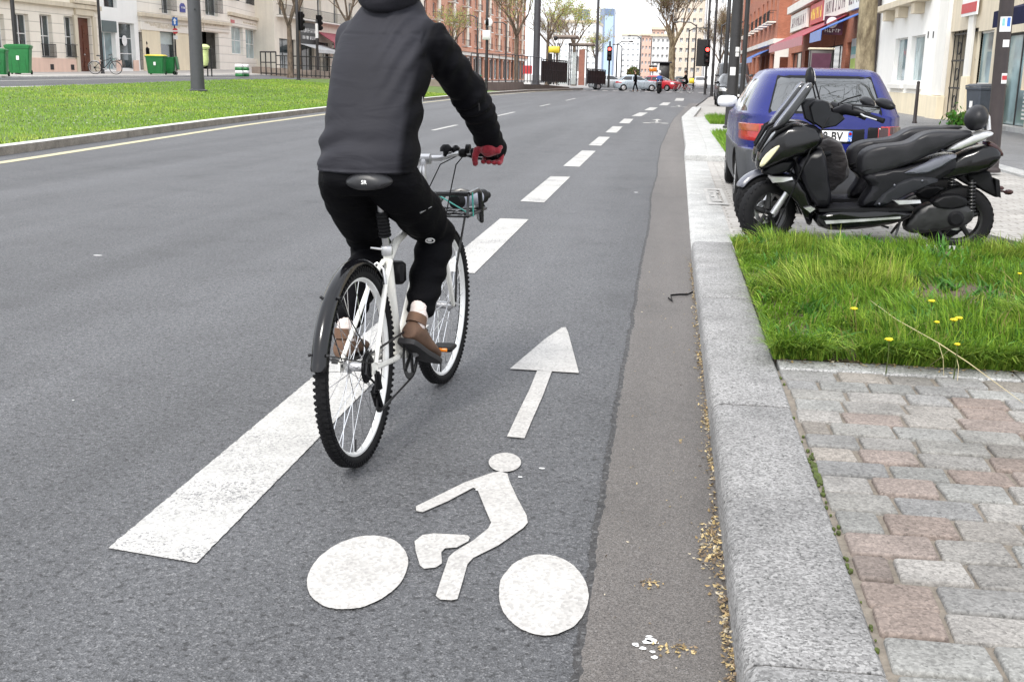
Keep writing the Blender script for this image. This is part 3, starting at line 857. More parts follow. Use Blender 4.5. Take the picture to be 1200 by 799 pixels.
b.add(vs, [(2 * i, 2 * i + 1, 2 * i + 3, 2 * i + 2) for i in range(len(yk) - 1)])
structure(b.build('edge_line', M['paint_yellow'], recalc=False))
b = MB()
for y0, y1 in ((26, 29), (36, 40), (48, 52), (60, 66)):
    b.add([(-5.6, y0, .004), (-5.48, y0, .004), (-5.48, y1, .004), (-5.6, y1, .004)], [(0, 1, 2, 3)])
for k in range(14):
    b.add([(-9 + k * .95, 100.4, .004), (-8.5 + k * .95, 100.4, .004), (-8.5 + k * .95, 103.4, .004), (-9 + k * .95, 103.4, .004)], [(0, 1, 2, 3)])
structure(b.build('lane_line', M['paint'], recalc=False))
Z3 = lambda L: [(340 + x / 2.0507, 370 + y / 2.0487) for x, y in L]
def ell(cx, cy, rx, ry, rot, n=110, jag=0):
    o = []
    for i in range(n):
        t = 2 * math.pi * i / n
        j = 1 + jag * .6 * noise.noise(Vector((math.cos(t) * 3, math.sin(t) * 3, cx))) + jag * .35 * noise.noise(Vector((math.cos(t) * 14, math.sin(t) * 14, cx)))
        x, y = rx * math.cos(t) * j, ry * math.sin(t) * j
        o.append((cx + x * math.cos(rot) - y * math.sin(rot), cy + x * math.sin(rot) + y * math.cos(rot)))
    return o
cyc = [Z3([(528, 130), (610, 60), (652, 31), (662, 30), (668, 42), (694, 140)]),
       Z3([(594, 133), (629, 136), (607, 195), (585, 245), (563, 297), (521, 293), (548, 235), (575, 180)]),
       Z3(ell(516, 355, 39, 23, 0, 30)),
       Z3([(302, 461), (420, 403), (485, 380), (505, 377), (522, 382), (527, 400), (545, 440), (568, 482), (571, 500), (560, 513), (500, 555), (440, 585), (426, 600), (415, 640), (402, 684), (388, 687), (360, 685), (350, 676), (365, 630), (381, 583), (395, 570), (440, 543), (476, 514), (483, 500), (470, 470), (450, 420), (440, 416), (380, 448), (318, 475), (303, 472)]),
       Z3([(299, 545), (318, 530), (345, 526), (425, 530), (432, 536), (428, 545), (400, 560), (372, 562), (363, 572), (365, 598), (350, 608), (322, 611), (312, 603), (302, 570)]),
       Z3(ell(162, 620, 126, 82, -.36, jag=.03)), Z3(ell(609, 674, 108, 97, .18, jag=.035))]
mark('cycle_symbol', cyc, M['paint_solid'])
# farther copies of the same symbol up the lane: arrow + rider, much smaller in the picture
def shifted(polys, dx, dy):
    out = []
    for p in polys:
        out.append([(gnd(x, y).x + dx, gnd(x, y).y + dy) for x, y in p])
    return out
b = MB()
for dx, dy in ((.12, 30.5), (.9, 49)):
    for p in shifted(cyc, dx, dy):
        b.add([(x, y, .005) for x, y in p], [tuple(range(len(p)))])
o = b.build('cycle_symbol', M['paint_solid'], angle=0)
for f in o.data.polygons:
    if f.normal.z < 0: f.flip()
structure(o)
# painted square with a two-wheeler pictogram on the bay's edge
b = MB()
def q(x0, x1, y0, y1, z=.0335): b.add([(x0, y0, z), (x1, y0, z), (x1, y1, z), (x0, y1, z)], [(0, 1, 2, 3)])
for p in ((.44, .66, 11.8, 11.98), (.44, .66, 13.35, 13.55), (.44, .48, 11.98, 13.35), (.62, .66, 11.98, 13.35), (.50, .60, 12.1, 12.35), (.50, .60, 13.0, 13.25), (.535, .565, 12.35, 13.0), (.50, .535, 12.6, 12.75)): q(*p)
structure(b.build('bay_symbol', M['paint'], recalc=False))
b = MB()
for _ in range(9):
    cx, cy, r = .02 + rnd.gauss(0, .02), 2.42 + rnd.gauss(0, .03), rnd.uniform(.006, .018)
    b.add([(cx + r * math.cos(k * .785) * rnd.uniform(.6, 1.3), cy + r * .8 * math.sin(k * .785) * rnd.uniform(.6, 1.3), .0072) for k in range(8)], [tuple(range(8))])
structure(b.build('paint_stain', M['white'], recalc=False))
b = MB()
for (px, py, r) in ((115, 300, .035), (745, 226, .04), (560, 575, .012), (635, 550, .012), (86, 470, .008), (610, 560, .01)):
    p = gnd(px, py); a0 = rnd.uniform(0, 3)
    b.add([(p.x + r * math.cos(k * .9) * rnd.uniform(.5, 1.2), p.y + r * .7 * math.sin(k * .9) * rnd.uniform(.5, 1.2), .0048) for k in range(7)], [tuple(range(7))])
structure(b.build('paint_speck', M['white'], recalc=False))

# ================================================================ THE BICYCLE (x forward, y to its left, z up; origin under the rear axle)
BIKE_LOC, BIKE_RZ = (-1.012, 3.55, 0.0), R(85.9)
RIDER_LOC, RIDER_RZ = (-1.028, 3.55, 0.0), R(84.8)
bike = empty('bicycle', BIKE_LOC, BIKE_RZ)
bike.rotation_euler = (R(-1.4), 0, BIKE_RZ)
tag(bike, 'white framed city bicycle being ridden, black mudguard over its rear wheel', 'bicycle')
WR = .345
def make_wheel(x, parent, disc=False, yaw=0):
    hub_c = Vector((x, 0, WR))
    ax = Vector((math.sin(yaw), math.cos(yaw), 0)); fwd = Vector((math.cos(yaw), -math.sin(yaw), 0))
    wheel = MB().lathe([(.006, -.06), (.006, .06)], hub_c, ax, 8).build('wheel', M['steel_dark'], parent)
    t = MB(); t.torus(hub_c, ax, WR - .021, .0215, 72, 10, sq=(.97, 1))
    for k in range(96):
        a = 2 * math.pi * k / 96
        for s in (-1, 1):
            a2 = a + (.037 if s > 0 else 0)
            er = fwd * math.cos(a2) + Vector((0, 0, 1)) * math.sin(a2); et = -fwd * math.sin(a2) + Vector((0, 0, 1)) * math.cos(a2)
            t.obox(hub_c + er * (WR - .003) + ax * s * .011, er, et, ax, (-.006, .003), (-.006, .006), (-.008, .008))
            t.obox(hub_c + er * (WR - .012) + ax * s * .021, er, et, ax, (-.006, .006), (-.004, .004), (-.004, .004))
    t.build('tyre', M['rubber'], wheel)
    r = MB(); r.lathe([(WR - .045, -.011), (WR - .028, -.0125), (WR - .028, .0125), (WR - .045, .011), (WR - .052, 0)], hub_c, ax, 64, closed=True)
    r.build('rim', M['rim'], wheel, angle=30)
    s = MB()
    for k in range(32):
        a = 2 * math.pi * k / 32; sd = 1 if k % 2 else -1
        a0 = a + (.9 if (k // 2) % 2 else -.9)
        p = hub_c + ax * sd * .028 + (fwd * math.cos(a0) + Vector((0, 0, 1)) * math.sin(a0)) * .022
        q_ = hub_c + ax * sd * .003 + (fwd * math.cos(a) + Vector((0, 0, 1)) * math.sin(a)) * (WR - .045)
        s.tube([p, q_], .0013, 5)
    s.build('spokes', M['chrome'], wheel)
    h = MB(); h.lathe([(.008, -.05), (.012, -.046), (.026, -.03), (.026, -.026), (.016, -.022), (.016, .022), (.026, .026), (.026, .03), (.012, .046), (.008, .05)], hub_c, ax, 18)
    h.build('hub', M['silver'], wheel)
    v = MB(); a = -1.75; er = fwd * math.cos(a) + Vector((0, 0, 1)) * math.sin(a)
    v.tube([hub_c + er * (WR - .05), hub_c + er * (WR - .095)], [.004, .003], 6); v.build('valve', M['steel_dark'], wheel)
    return wheel
rear = make_wheel(0, bike)
front = make_wheel(1.086, bike, yaw=R(2))
RH, FH, BB = Vector((0, 0, WR)), Vector((1.086, 0, WR)), Vector((.45, 0, .285))
ST = Vector((.352, 0, .71)); HT, HB = Vector((.845, 0, .885)), Vector((.888, 0, .735))
f = MB()
f.tube([BB, ST], [.0175, .0165], 14)
f.tube([BB + Vector((.01, 0, .01)), HB + Vector((-.004, 0, .012))], [.019, .019], 14)
f.tube([ST + (BB - ST) * .13, Vector((.46, 0, .71)), Vector((.6, 0, .735)), Vector((.74, 0, .775)), HT + (HB - HT) * .3], .0155, 14)
f.tube([HT, HB], .02, 16)
f.lathe([(.021, -.036), (.021, .036)], BB, (0, 1, 0), 18)
for s in (-1, 1):
    f.tube([ST + Vector((.0, s * .014, -.055)), Vector((.25, s * .028, .60)), RH + Vector((.012, s * .062, .012))], [.0095, .0095, .008], 10)
    f.tube([BB + Vector((-.03, s * .02, 0)), Vector((.3, s * .038, .30)), RH + Vector((.012, s * .062, -.004))], [.011, .011, .008], 10)
    f.obox(RH + Vector((0, s * .060, 0)), (1, 0, 0), (0, 1, 0), (0, 0, 1), (-.018, .022), (-.003, .003), (-.022, .018))
f.tube([Vector((.272, -.028, .608)), Vector((.272, .028, .608))], .008, 8)
f.build('frame', M['bike_white'], bike)
k = MB()
for s in (-1, 1):
    k.tube([HB + Vector((.01, s * .03, -.02)), Vector((.935, s * .05, .62)), Vector((1.01, s * .052, .47)), FH + Vector((-.006, s * .05, .0))], [.0135, .0135, .012, .009], 10)
k.obox(HB + Vector((.012, 0, -.018)), (1, 0, 0), (0, 1, 0), (0, 0, 1), (-.018, .018), (-.045, .045), (-.016, .014))
k.build('fork', M['bike_white'], bike, bevel=.004)
k = MB()
k.lathe([(.021, 0), (.021, .03), (.018, .034)], ST + Vector((.006, 0, -.03)), (ST - BB), 16)
k.tube([ST + Vector((0, .014, -.012)), ST + Vector((-.02, .055, -.004))], [.005, .004], 8)
k.build('seat_clamp', M['silver'], bike)
SP = Vector((.283, 0, .925))
sp = MB(); sp.tube([ST + (BB - ST) * .05, SP], .0135, 14)
sp.lathe([(.02, -.01), (.022, .0), (.02, .015)], SP, (0, 1, 0), 12)
seatpost = sp.build('seatpost', M['silver'], bike)
k = MB(); k.tube([ST + (SP - ST) * .18, ST + (SP - ST) * .62], [.0195, .0215], 14); 
for i in range(7): k.torus(ST + (SP - ST) * (.2 + .06 * i), (SP - ST), .0215, .003, 16, 6)
k.build('shock_boot', M['black_plastic'], seatpost)
# saddle: lofted, broad at the back
sd = MB(); rings = []
for x, hw, zc, hh in ((-.148, .03, .0, .016), (-.142, .062, .002, .03), (-.12, .083, .006, .038), (-.085, .09, .008, .041), (-.04, .08, .004, .04), (.0, .058, -.004, .034), (.05, .034, -.008, .03), (.1, .024, -.010, .027), (.135, .019, -.014, .02), (.145, .009, -.018, .01)):
    rings.append([(SP.x + x, math.cos(t) * hw, SP.z + .028 + zc + math.sin(t) * hh * (1 if math.sin(t) > 0 else .75)) for t in [2 * math.pi * i / 18 for i in range(18)]])
sd.loft(rings); saddle = sd.build('saddle', M['saddle'], bike, subd=1)
text_mesh('SR', .019, 'saddle_mark', M['white'], Matrix.Translation((SP.x - .149, .0, SP.z + .036)) @ Matrix.Rotation(R(-90), 4, 'Z') @ Matrix.Rotation(R(82), 4, 'X'), saddle, .0005, .0002)
# mudguard: an arched channel with two stays
mg = MB(); rings = []
for i in range(33):
    a = R(169 - (169 - 44) * i / 32); Rm = WR + .02 + (.01 if i == 0 else 0)
    er = Vector((math.cos(a), 0, math.sin(a)))
    prof = [(-.028, -.018), (-.026, -.006), (-.015, .005), (0, .008), (.015, .005), (.026, -.006), (.028, -.018), (.024, -.008), (.013, .001), (0, .004), (-.013, .001), (-.024, -.008)]
    rings.append([RH + er * (Rm + z) + Vector((0, y, 0)) for y, z in prof])
mg.loft(rings); mud = mg.build('mudguard', M['gloss_black'], bike, subd=1)
st = MB()
for s in (-1, 1):
    for a in (R(160), R(128)):
        er = Vector((math.cos(a), 0, math.sin(a))); st.tube([RH + er * (WR + .014) + Vector((0, s * .029, 0)), RH + Vector((.01, s * .058, .01))], .0022, 6)
        st.ball(RH + er * (WR + .016) + Vector((0, s * .03, 0)), .006, 8)
st.build('mudguard_stays', M['steel_dark'], bike)
# brakes, lock block, cables
for x, z, s in ((.272, .612, 1), (.93, .70, 1)):
    k = MB()
    for sd_ in (-1, 1):
        k.tube([(x - .035 * (1 if x < .5 else -1), sd_ * .032, z - .04), (x - .04 * (1 if x < .5 else -1), sd_ * .026, z + .035), (x - .03 * (1 if x < .5 else -1), 0, z + .055)], [.008, .006, .004], 8)
    k.build('brake', M['silver'], bike)
k = MB(); k.cbox((.43, -.005, .60), (.055, .075, .085), .012); k.build('frame_lock', M['black_plastic'], bike)
# drivetrain (on the right: y < 0)
c = MB(); c.lathe([(.095, -.002), (.1, 0), (.095, .002), (.075, .002), (.075, -.002)], BB + Vector((0, -.048, 0)), (0, 1, 0), 40, closed=True)
for i in range(5):
    a = i * 1.2566; c.tube([BB + Vector((0, -.05, 0)), BB + Vector((math.cos(a) * .085, -.048, math.sin(a) * .085))], .007, 6)
c.build('chainring', M['steel_dark'], bike)
cs = MB()
for i, rr in enumerate((.056, .05, .044, .038, .032, .026)): cs.lathe([(rr - .012, -.001), (rr, -.0008), (rr, .0008), (rr - .012, .001)], RH + Vector((0, -.034 - i * .0042, 0)), (0, 1, 0), 26, closed=True)
cs.lathe([(.02, -.058), (.02, -.03)], RH, (0, 1, 0), 14); cs.build('cassette', M['steel_dark'], bike)
ch = MB()
pts = [RH + Vector((.0, -.047, .046)), BB + Vector((0, -.048, .098))]
ch.tube(pts, .0045, 6)
for i in range(12):
    a0, a1 = R(90 - 15 * i), R(75 - 15 * i)
    ch.tube([BB + Vector((math.cos(a0) * .098, -.048, math.sin(a0) * .098)), BB + Vector((math.cos(a1) * .098, -.048, math.sin(a1) * .098))], .0045, 6)
J1, J2 = Vector((.035, -.047, .25)), Vector((.075, -.047, .185))
ch.tube([BB + Vector((0, -.048, -.098)), J2 + Vector((.01, 0, -.022)), J2 + Vector((-.02, 0, -.005)), J1 + Vector((.02, 0, .0)), J1 + Vector((.01, 0, .025)), RH + Vector((-.05, -.047, -.01)), RH + Vector((-.035, -.047, .035)), RH + Vector((0, -.047, .047))], .0045, 6)
ch.build('chain', M['steel_dark'], bike)
d = MB()
for J in (J1, J2): d.lathe([(.022, -.004), (.022, .004)], J, (0, 1, 0), 16)
for s in (-.010, .010): d.tube([J1 + Vector((0, s, 0)), J2 + Vector((0, s, 0))], .007, 6)
d.tube([RH + Vector((.01, -.066, -.02)), J1 + Vector((-.01, -.02, .015))], [.011, .013], 8); d.tube([RH + Vector((-.0, -.068, -.01)), Vector((-.05, -.075, .27)), J1 + Vector((-.02, -.012, .0))], .0025, 6)
d.build('derailleur', M['black_plastic'], bike)
PR, PL = BB + Vector((.165, -.135, -.012)), BB + Vector((-.165, .135, .012))
for s, P_ in ((-1, PR), (1, PL)):
    k = MB(); k.tube([BB + Vector((0, s * .066, 0)), (P_.x, s * .078, P_.z)], [.016, .012], 10, sq=(1, .6)); crank = k.build('crank', M['silver'], bike)
    k = MB(); k.cbox(P_, (.085, .085, .02), .006); k.tube([P_, (P_.x, s * .08, P_.z)], .007, 8)
    ped = k.build('pedal', M['black_plastic'], crank)
    for e in (-1, 1): k = MB(); k.cbox(P_ + Vector((e * .0435, 0, 0)), (.006, .05, .014), .002); k.build('pedal_reflector', M['orange'], ped)
# stem, bar, grips, levers
b = MB(); b.tube([HT, HT + Vector((-.018, 0, .055)), (.835, 0, .965), (.86, 0, .99)], [.014, .014, .014, .016], 12); b.lathe([(.021, -.025), (.021, .025)], (.862, 0, .99), (0, 1, 0), 14); b.build('stem', M['silver'], bike)
b = MB()
bar = [(.80, -.305, 1.015), (.825, -.19, 1.018), (.862, -.11, 1.008), (.866, -.05, .99), (.866, .05, .99), (.862, .11, 1.008), (.825, .19, 1.018), (.80, .305, 1.015)]
bar = [(x + .055, y, z) for x, y, z in bar]
b.tube(bar, .0115, 12); b.build('handlebar', M['silver'], bike)
for s in (-1, 1):
    k = MB(); k.tube([(.878, s * .195, 1.018), (.856, s * .308, 1.015)], [.0165, .017], 12); k.build('grip', M['rubber'], bike)
    k = MB(); k.cbox((.888, s * .155, 1.014), (.03, .036, .034), .008); k.tube([(.905, s * .15, 1.01), (.935, s * .2, .99), (.905, s * .29, .985)], [.007, .006, .005], 8)
    k.lathe([(.02, -.008), (.02, .008)], (.882, s * .178, 1.03), (0, 1, 0), 12)
    k.build('brake_lever', M['black_plastic'], bike)
k = MB(); k.lathe([(.026, -.002), (.024, .014), (.012, .026)], (.92, -.075, 1.02), (0, 0, 1), 14); k.cbox((.92, -.075, 1.01), (.03, .02, .03), .006); k.build('bell', M['black_plastic'], bike)
k = MB(); k.cbox((.925, -.115, 1.022), (.04, .03, .04), .01); k.build('front_light', M['black_plastic'], bike)
k = MB()
k.tube([(.93, -.15, 1.005), (.98, -.10, .96), (.985, -.075, .86), (.96, -.055, .74), (.93, -.03, .70)], .0026, 6)
k.tube([(.93, .15, 1.005), (.985, .1, .95), (.95, .04, .82), (.88, .02, .75), (.6, .02, .70)], .0026, 6)
k.tube([(.93, -.12, 1.0), (.99, -.03, .96), (.98, .02, .86), (.89, .022, .78)], .0026, 6)
k.build('cables', M['black_plastic'], bike)
# front carrier: two bent hoops and a bottom grid on fork struts
rk = MB(); tr = .0105
for z, y0 in ((.80, .125), (.735, .125)):
    pass
rk.tube([(1.02, -.14, .795), (1.16, -.145, .80), (1.20, -.145, .785), (1.225, -.145, .70), (1.25, -.14, .655), (1.29, -.12, .66), (1.42, -.07, .755), (1.44, 0, .77), (1.42, .07, .755), (1.29, .12, .66), (1.25, .14, .655), (1.225, .145, .70), (1.20, .145, .785), (1.16, .145, .80), (1.02, .14, .795)], tr, 8)
rk.tube([(1.02, -.14, .795), (1.02, -.05, .795), (1.02, .05, .795), (1.02, .14, .795)], tr, 8)
rk.tube([(1.0, -.14, .705), (1.3, -.145, .705), (1.40, -.09, .74)], tr * .8, 8); rk.tube([(1.0, .14, .705), (1.3, .145, .705), (1.40, .09, .74)], tr * .8, 8)
for y in (-.1, -.05, 0, .05, .1): rk.tube([(1.0, y, .705), (1.33, y, .705)], .004, 6)
for x in (1.0, 1.1, 1.2, 1.3): rk.tube([(x, -.145, .703), (x, .145, .703)], .0045, 6)
for s in (-1, 1): rk.tube([(1.12, s * .1, .70), (1.09, s * .065, .52), (1.086, s * .058, .36)], .005, 6)
rk.tube([(1.02, 0, .795), (.90, 0, .80)], .006, 6); rk.tube([(1.02, -.14, .795), (1.0, -.14, .705)], .006, 6); rk.tube([(1.02, .14, .795), (1.0, .14, .705)], .006, 6)
rk.v = [(x, y, z + .04 if z > .6 else z) for x, y, z in rk.v]
rk.build('front_carrier', M['black_paint'], bike)
k = MB()
for x in (1.05,): k.tube([(x, -.15, .84), (x, -.153, .74), (x + .01, .02, .835), (x + .01, .148, .845)], .007, 6, sq=(1, .5))
k.build('elastic_strap', M['teal'], bike)
btl = empty('drink_bottle', BIKE_LOC, BIKE_RZ); btl.rotation_euler = bike.rotation_euler
tag(btl, 'grey bottle with black ends lying in the front carrier of the ridden bicycle', 'bottle')
bt = MB(); bt.lathe([(.028, 0), (.032, .006), (.032, .16), (.029, .168)], (1.15, -.055, .79), (.93, -.36, .03), 20); bt.build('bottle_body', plain('lilac grey bottle', (.33, .34, .40), .4, var=.1, bmp=.02), btl)
bt = MB(); bt.lathe([(.0325, 0), (.0325, .035), (.024, .042), (.016, .06), (.016, .075), (.006, .08)], Vector((1.15, -.055, .79)) + Vector((.93, -.36, .03)) * .163, (.93, -.36, .03), 18); bt.build('cap', M['black_plastic'], btl)
bt = MB(); bt.lathe([(.006, -.02), (.03, -.018), (.0325, 0), (.0325, .02)], (1.15, -.055, .79), (.93, -.36, .03), 18); bt.build('bottle_base', M['black_plastic'], btl)

# ================================================================ PEOPLE
def limb(mb, pts, rad, n=14):
    """closed round limb with dome ends"""
    pts = [Vector(p) for p in pts]
    t0 = (pts[0] - pts[1]).normalized(); t1 = (pts[-1] - pts[-2]).normalized()
    P_ = [pts[0] + t0 * rad[0] * .8, pts[0] + t0 * rad[0] * .5] + pts + [pts[-1] + t1 * rad[-1] * .5, pts[-1] + t1 * rad[-1] * .8]
    r_ = [rad[0] * .45, rad[0] * .85] + list(rad) + [rad[-1] * .85, rad[-1] * .45]
    mb.tube(P_, r_, n)
def torso(mb, rings, n=28, tilt=0):
    rr = []
    for (x, y, z, a, bx) in rings:
        ring = []
        for i in range(n):
            t = 2 * math.pi * i / n
            c_, s_ = math.cos(t), math.sin(t)
            e = 2.5 if z < 1.4 else 2.1
            ring.append((x + bx * math.copysign(abs(c_) ** (2 / e), c_), y + a * math.copysign(abs(s_) ** (2 / e), s_), z))
        rr.append(ring)
    mb.loft(rr)
rider = None
def wob(scale, amp, seed=0):
    o = Vector((seed, seed * 2.1, 0))
    return lambda co, n: co + n * amp * noise.noise(co * scale + o)
RL = lambda x, y, z: Vector((x, y, z))
# --- body under the clothes: head, neck, trunk, legs, forearms as one skin
bd = MB()
HEAD = Vector((.545, .005, 1.785))
bd.ball(HEAD + Vector((-.012, 0, .02)), .1, 20, sc=(.98, .78, 1.08)); bd.ball(HEAD + Vector((.02, 0, -.045)), .078, 16, sc=(.95, .8, 1.05))
bd.ball(HEAD + Vector((.062, 0, -.085)), .034, 12, sc=(.9, 1.1, .8))
bd.ball(HEAD + Vector((.098, 0, -.022)), .018, 10, sc=(1.0, .8, 1.25)); bd.tube([HEAD + Vector((.085, 0, .02)), HEAD + Vector((.104, 0, -.02))], [.009, .013], 8)
for s in (-1, 1):
    bd.ball(HEAD + Vector((-.005, s * .079, -.01)), .03, 10, sc=(.75, .32, 1.1)); bd.ball(HEAD + Vector((.075, s * .033, .032)), .022, 8, sc=(.6, 1.2, .45)); bd.ball(HEAD + Vector((.05, s * .045, -.03)), .03, 8)
bd.ball(HEAD + Vector((.082, 0, -.066)), .016, 8, sc=(.6, 1.4, .5)); bd.ball(HEAD + Vector((.081, 0, -.076)), .014, 8, sc=(.6, 1.25, .5))
limb(bd, [(.47, .01, 1.55), (.515, .008, 1.71)], [.06, .056])
torso(bd, [(.30, .055, .96, .12, .09), (.33, .05, 1.15, .125, .095), (.40, .04, 1.35, .14, .09), (.45, .012, 1.50, .11, .07), (.47, .01, 1.58, .06, .055)], 20)
def leg(mb, hip, knee, ankle, r):
    limb(mb, [hip, hip + (knee - hip) * .5, knee, knee + (ankle - knee) * .35, ankle], [r * 1.0, r * .88, r * .66, r * .62, r * .4])
HIP_R, KNEE_R, ANK_R = RL(.30, -.035, .955), RL(.675, -.085, .715), RL(.475, -.075, .44)
HIP_L, KNEE_L, ANK_L = RL(.29, .145, .955), RL(.60, .155, .66), RL(.265, .135, .43)
leg(bd, HIP_R, KNEE_R, ANK_R, .075); leg(bd, HIP_L, KNEE_L, ANK_L, .075)
SH_R, EL_R, WR_R = RL(.455, -.132, 1.435), RL(.69, -.215, 1.245), RL(.862, -.245, 1.075)
SH_L, EL_L, WR_L = RL(.455, .155, 1.435), RL(.68, .265, 1.22), RL(.862, .275, 1.075)
limb(bd, [SH_R, EL_R, WR_R], [.05, .042, .03]); limb(bd, [SH_L, EL_L, WR_L], [.05, .042, .03])
rider = remesh(bd, 'person', M['skin'], .008, 5)
rider.location = RIDER_LOC; rider.rotation_euler = (0, 0, RIDER_RZ)
tag(rider, 'cyclist seen from behind in grey and black jacket, black trousers and red gloves', 'person')
OFF[rider.name] = (0, 0, 0)
for s in (-1, 1):
    k = MB(); k.ball(HEAD + Vector((.083, s * .033, .018)), .0125, 12); k.build('eye', M['white'], rider)
hr = MB(); hr.ball(HEAD + Vector((-.022, 0, .033)), .108, 20, sc=(1.0, .83, 1.06)); hr.ball(HEAD + Vector((-.055, 0, -.03)), .07, 14, sc=(.75, 1.0, 1.2))
remesh(hr, 'hair', M['hair'], .01, 2, rider, fn=wob(45, .008))
# --- jacket
jk = MB()
JR = [(.292, .052, .978, .150, .115), (.288, .052, .99, .175, .142), (.30, .050, 1.04, .177, .142), (.315, .045, 1.13, .170, .134), (.345, .038, 1.24, .172, .132), (.385, .028, 1.36, .178, .128), (.42, .02, 1.45, .170, .116), (.445, .014, 1.515, .138, .1), (.458, .012, 1.56, .108, .088), (.468, .011, 1.59, .085, .08), (.478, .010, 1.64, .075, .072)]
torso(jk, JR, 36)
limb(jk, [SH_R + Vector((-.02, .05, 0)), SH_R, SH_R + (EL_R - SH_R) * .5, EL_R, EL_R + (WR_R - EL_R) * .5, WR_R + (WR_R - EL_R) * .27], [.075, .077, .071, .068, .062, .05], 18)
limb(jk, [SH_L + Vector((-.02, -.04, 0)), SH_L, SH_L + (EL_L - SH_L) * .5, EL_L, EL_L + (WR_L - EL_L) * .5, WR_L], [.078, .08, .072, .067, .058, .05], 18)
def seg_d(p, a, b):
    ab = b - a; t = max(0, min(1, (p - a).dot(ab) / ab.dot(ab))); return (p - (a + ab * t)).length, t
def jring(z):
    return lerp_tab([(r[2], r[1]) for r in JR], z), lerp_tab([(r[2], r[3]) for r in JR], z), lerp_tab([(r[2], r[0]) for r in JR], z)
def jacket_folds(co, n):
    yc, a, xc = jring(co.z)
    d = 0
    d += .0055 * noise.noise(co * 6 + Vector((3, 1, 0)))
    rd = abs(noise.noise(Vector((co.y * 5 + co.z * 3.5, co.z * 7 - co.y * 2, co.x * 2)))); d += .0018 * math.sin((co.z * 1.0 - (co.y - yc) * (.9 if co.y < yc else -.5)) * 44 + 4.5 * noise.noise(co * 4.2)) * max(0, noise.noise(co * 3.3 + Vector((9, 2, 4))) + .15)
    if abs(co.y - yc) < .14 and co.x < xc: d -= .004 * math.exp(-((co.z - 1.455 - .25 * (co.y - yc) ** 2) / .004) ** 2)
    if co.z < 1.2 and abs(co.y - yc) < a * 1.3:                    # cloth bunching above the hem, stronger to the left
        k = max(0, 1 - abs(co.z - 1.075) / .11)
        u = co.z * 62 + 9 * (co.y - yc) + 3.2 * noise.noise(Vector((co.y * 7, co.x * 5, 1.0)))
        d += .0105 * k * math.sin(u) * (.3 + .7 * max(0, min(1, (co.y - yc + .1) / .25)))
    if co.z < 1.03 and co.z > .985: d += -.004 * math.exp(-((co.z - 1.0) / .006) ** 2)
    # pull folds from the right armpit
    w_ = max(0, 1 - (Vector((co.x - .38, co.y + .10, (co.z - 1.30) * .6))).length / .2)
    d += .009 * w_ * math.sin((co.z * .8 + co.y * 1.6) * 70 + 2 * noise.noise(co * 9))
    dr, t = seg_d(co, SH_R, EL_R); d2, t2 = seg_d(co, EL_R, WR_R)
    if min(dr, d2) < .11 and co.y < yc - .15:
        s = t if dr < d2 else 1 + t2
        d += (.0055 * math.exp(-((s - 1.0) / .35) ** 2) + .0015) * math.sin(s * 25 + 5 * noise.noise(co * 6)) + .009 * noise.noise(co * 11) + .005 * noise.noise(co * 24)
    return co + n * d
def jacket_mat(c):
    yc, a, xc = jring(c.z)
    rel = c.y - yc
    dr, t = seg_d(c, SH_R, EL_R); dl, tl = seg_d(c, SH_L, EL_L); d2, _ = seg_d(c, EL_R, WR_R); d3, _ = seg_d(c, EL_L, WR_L)
    if rel < -(.148 + .02 * max(0, (c.z - 1.25)) / .2): return 1
    if c.z < 1.52 and dr < .085 and t > .06: return 1
    if d2 < .08 or d3 < .08: return 1
    if dl < .085 and tl > .35: return 1
    if rel > .17 and c.z < 1.38: return 1 if c.x > xc + .02 else 0
    return 0
jacket = remesh(jk, 'jacket', M['jacket_grey'], .0075, 7, rider, fn=jacket_folds)
def panel_mask(c):
    yc, a, xc = jring(c.z); rel = c.y - yc
    sm = lambda v, lo, hi: max(0, min(1, (v - lo) / (hi - lo)))
    dr, t = seg_d(c, SH_R, EL_R); dl, tl = seg_d(c, SH_L, EL_L); d2, _ = seg_d(c, EL_R, WR_R); d3, _ = seg_d(c, EL_L, WR_L)
    g_ = sm(rel, -.155 - .01 * max(0, c.z - 1.2) / .2, -.135)
    if c.z < 1.53 and dr < .087: g_ = min(g_, 1 - sm(t, .02, .10)) if rel < -.10 else g_
    if d2 < .085 or d3 < .085: g_ = 0
    if dl < .087 and rel > .08: g_ = min(g_, 1 - sm(tl, .3, .4))
    return g_
at_ = jacket.data.color_attributes.new('tint', 'FLOAT_COLOR', 'POINT')
at_.data.foreach_set('color', [q for v in jacket.data.vertices for q in ([panel_mask(v.co)] * 3 + [1])])
jacket['label'] = 'softshell jacket with grey back panel and black sleeves'
hd = MB()
rings = []
for i in range(22):       # folded-back hood as a thick collar roll, fuller behind the neck
    t = 2 * math.pi * i / 22
    back = max(0, -math.cos(t))
    c_ = Vector((.468 + .07 * math.cos(t) - .05 * back, .012 + .100 * math.sin(t), 1.628 - .035 * back))
    rr = .024 + .03 * back
    er = Vector((math.cos(t), math.sin(t), 0))
    rings.append([c_ + er * math.cos(q_) * rr + Vector((0, 0, 1)) * math.sin(q_) * rr * 1.25 for q_ in [2 * math.pi * j / 12 for j in range(12)]])
rings.append(rings[0]); hd.loft(rings, True, False)
ho = remesh(hd, 'hood', M['jacket_grey'], .009, 3, rider, fn=lambda co, n: co + n * (.011 * noise.noise(co * 13)))
at_ = ho.data.color_attributes.new('tint', 'FLOAT_COLOR', 'POINT'); at_.data.foreach_set('color', [.75, .75, .75, 1] * len(ho.data.vertices))
k = MB(); k.box((.375, -.118, 1.232), (.004, .012, .05)); k.build('jacket_tab', M['white'], rider)
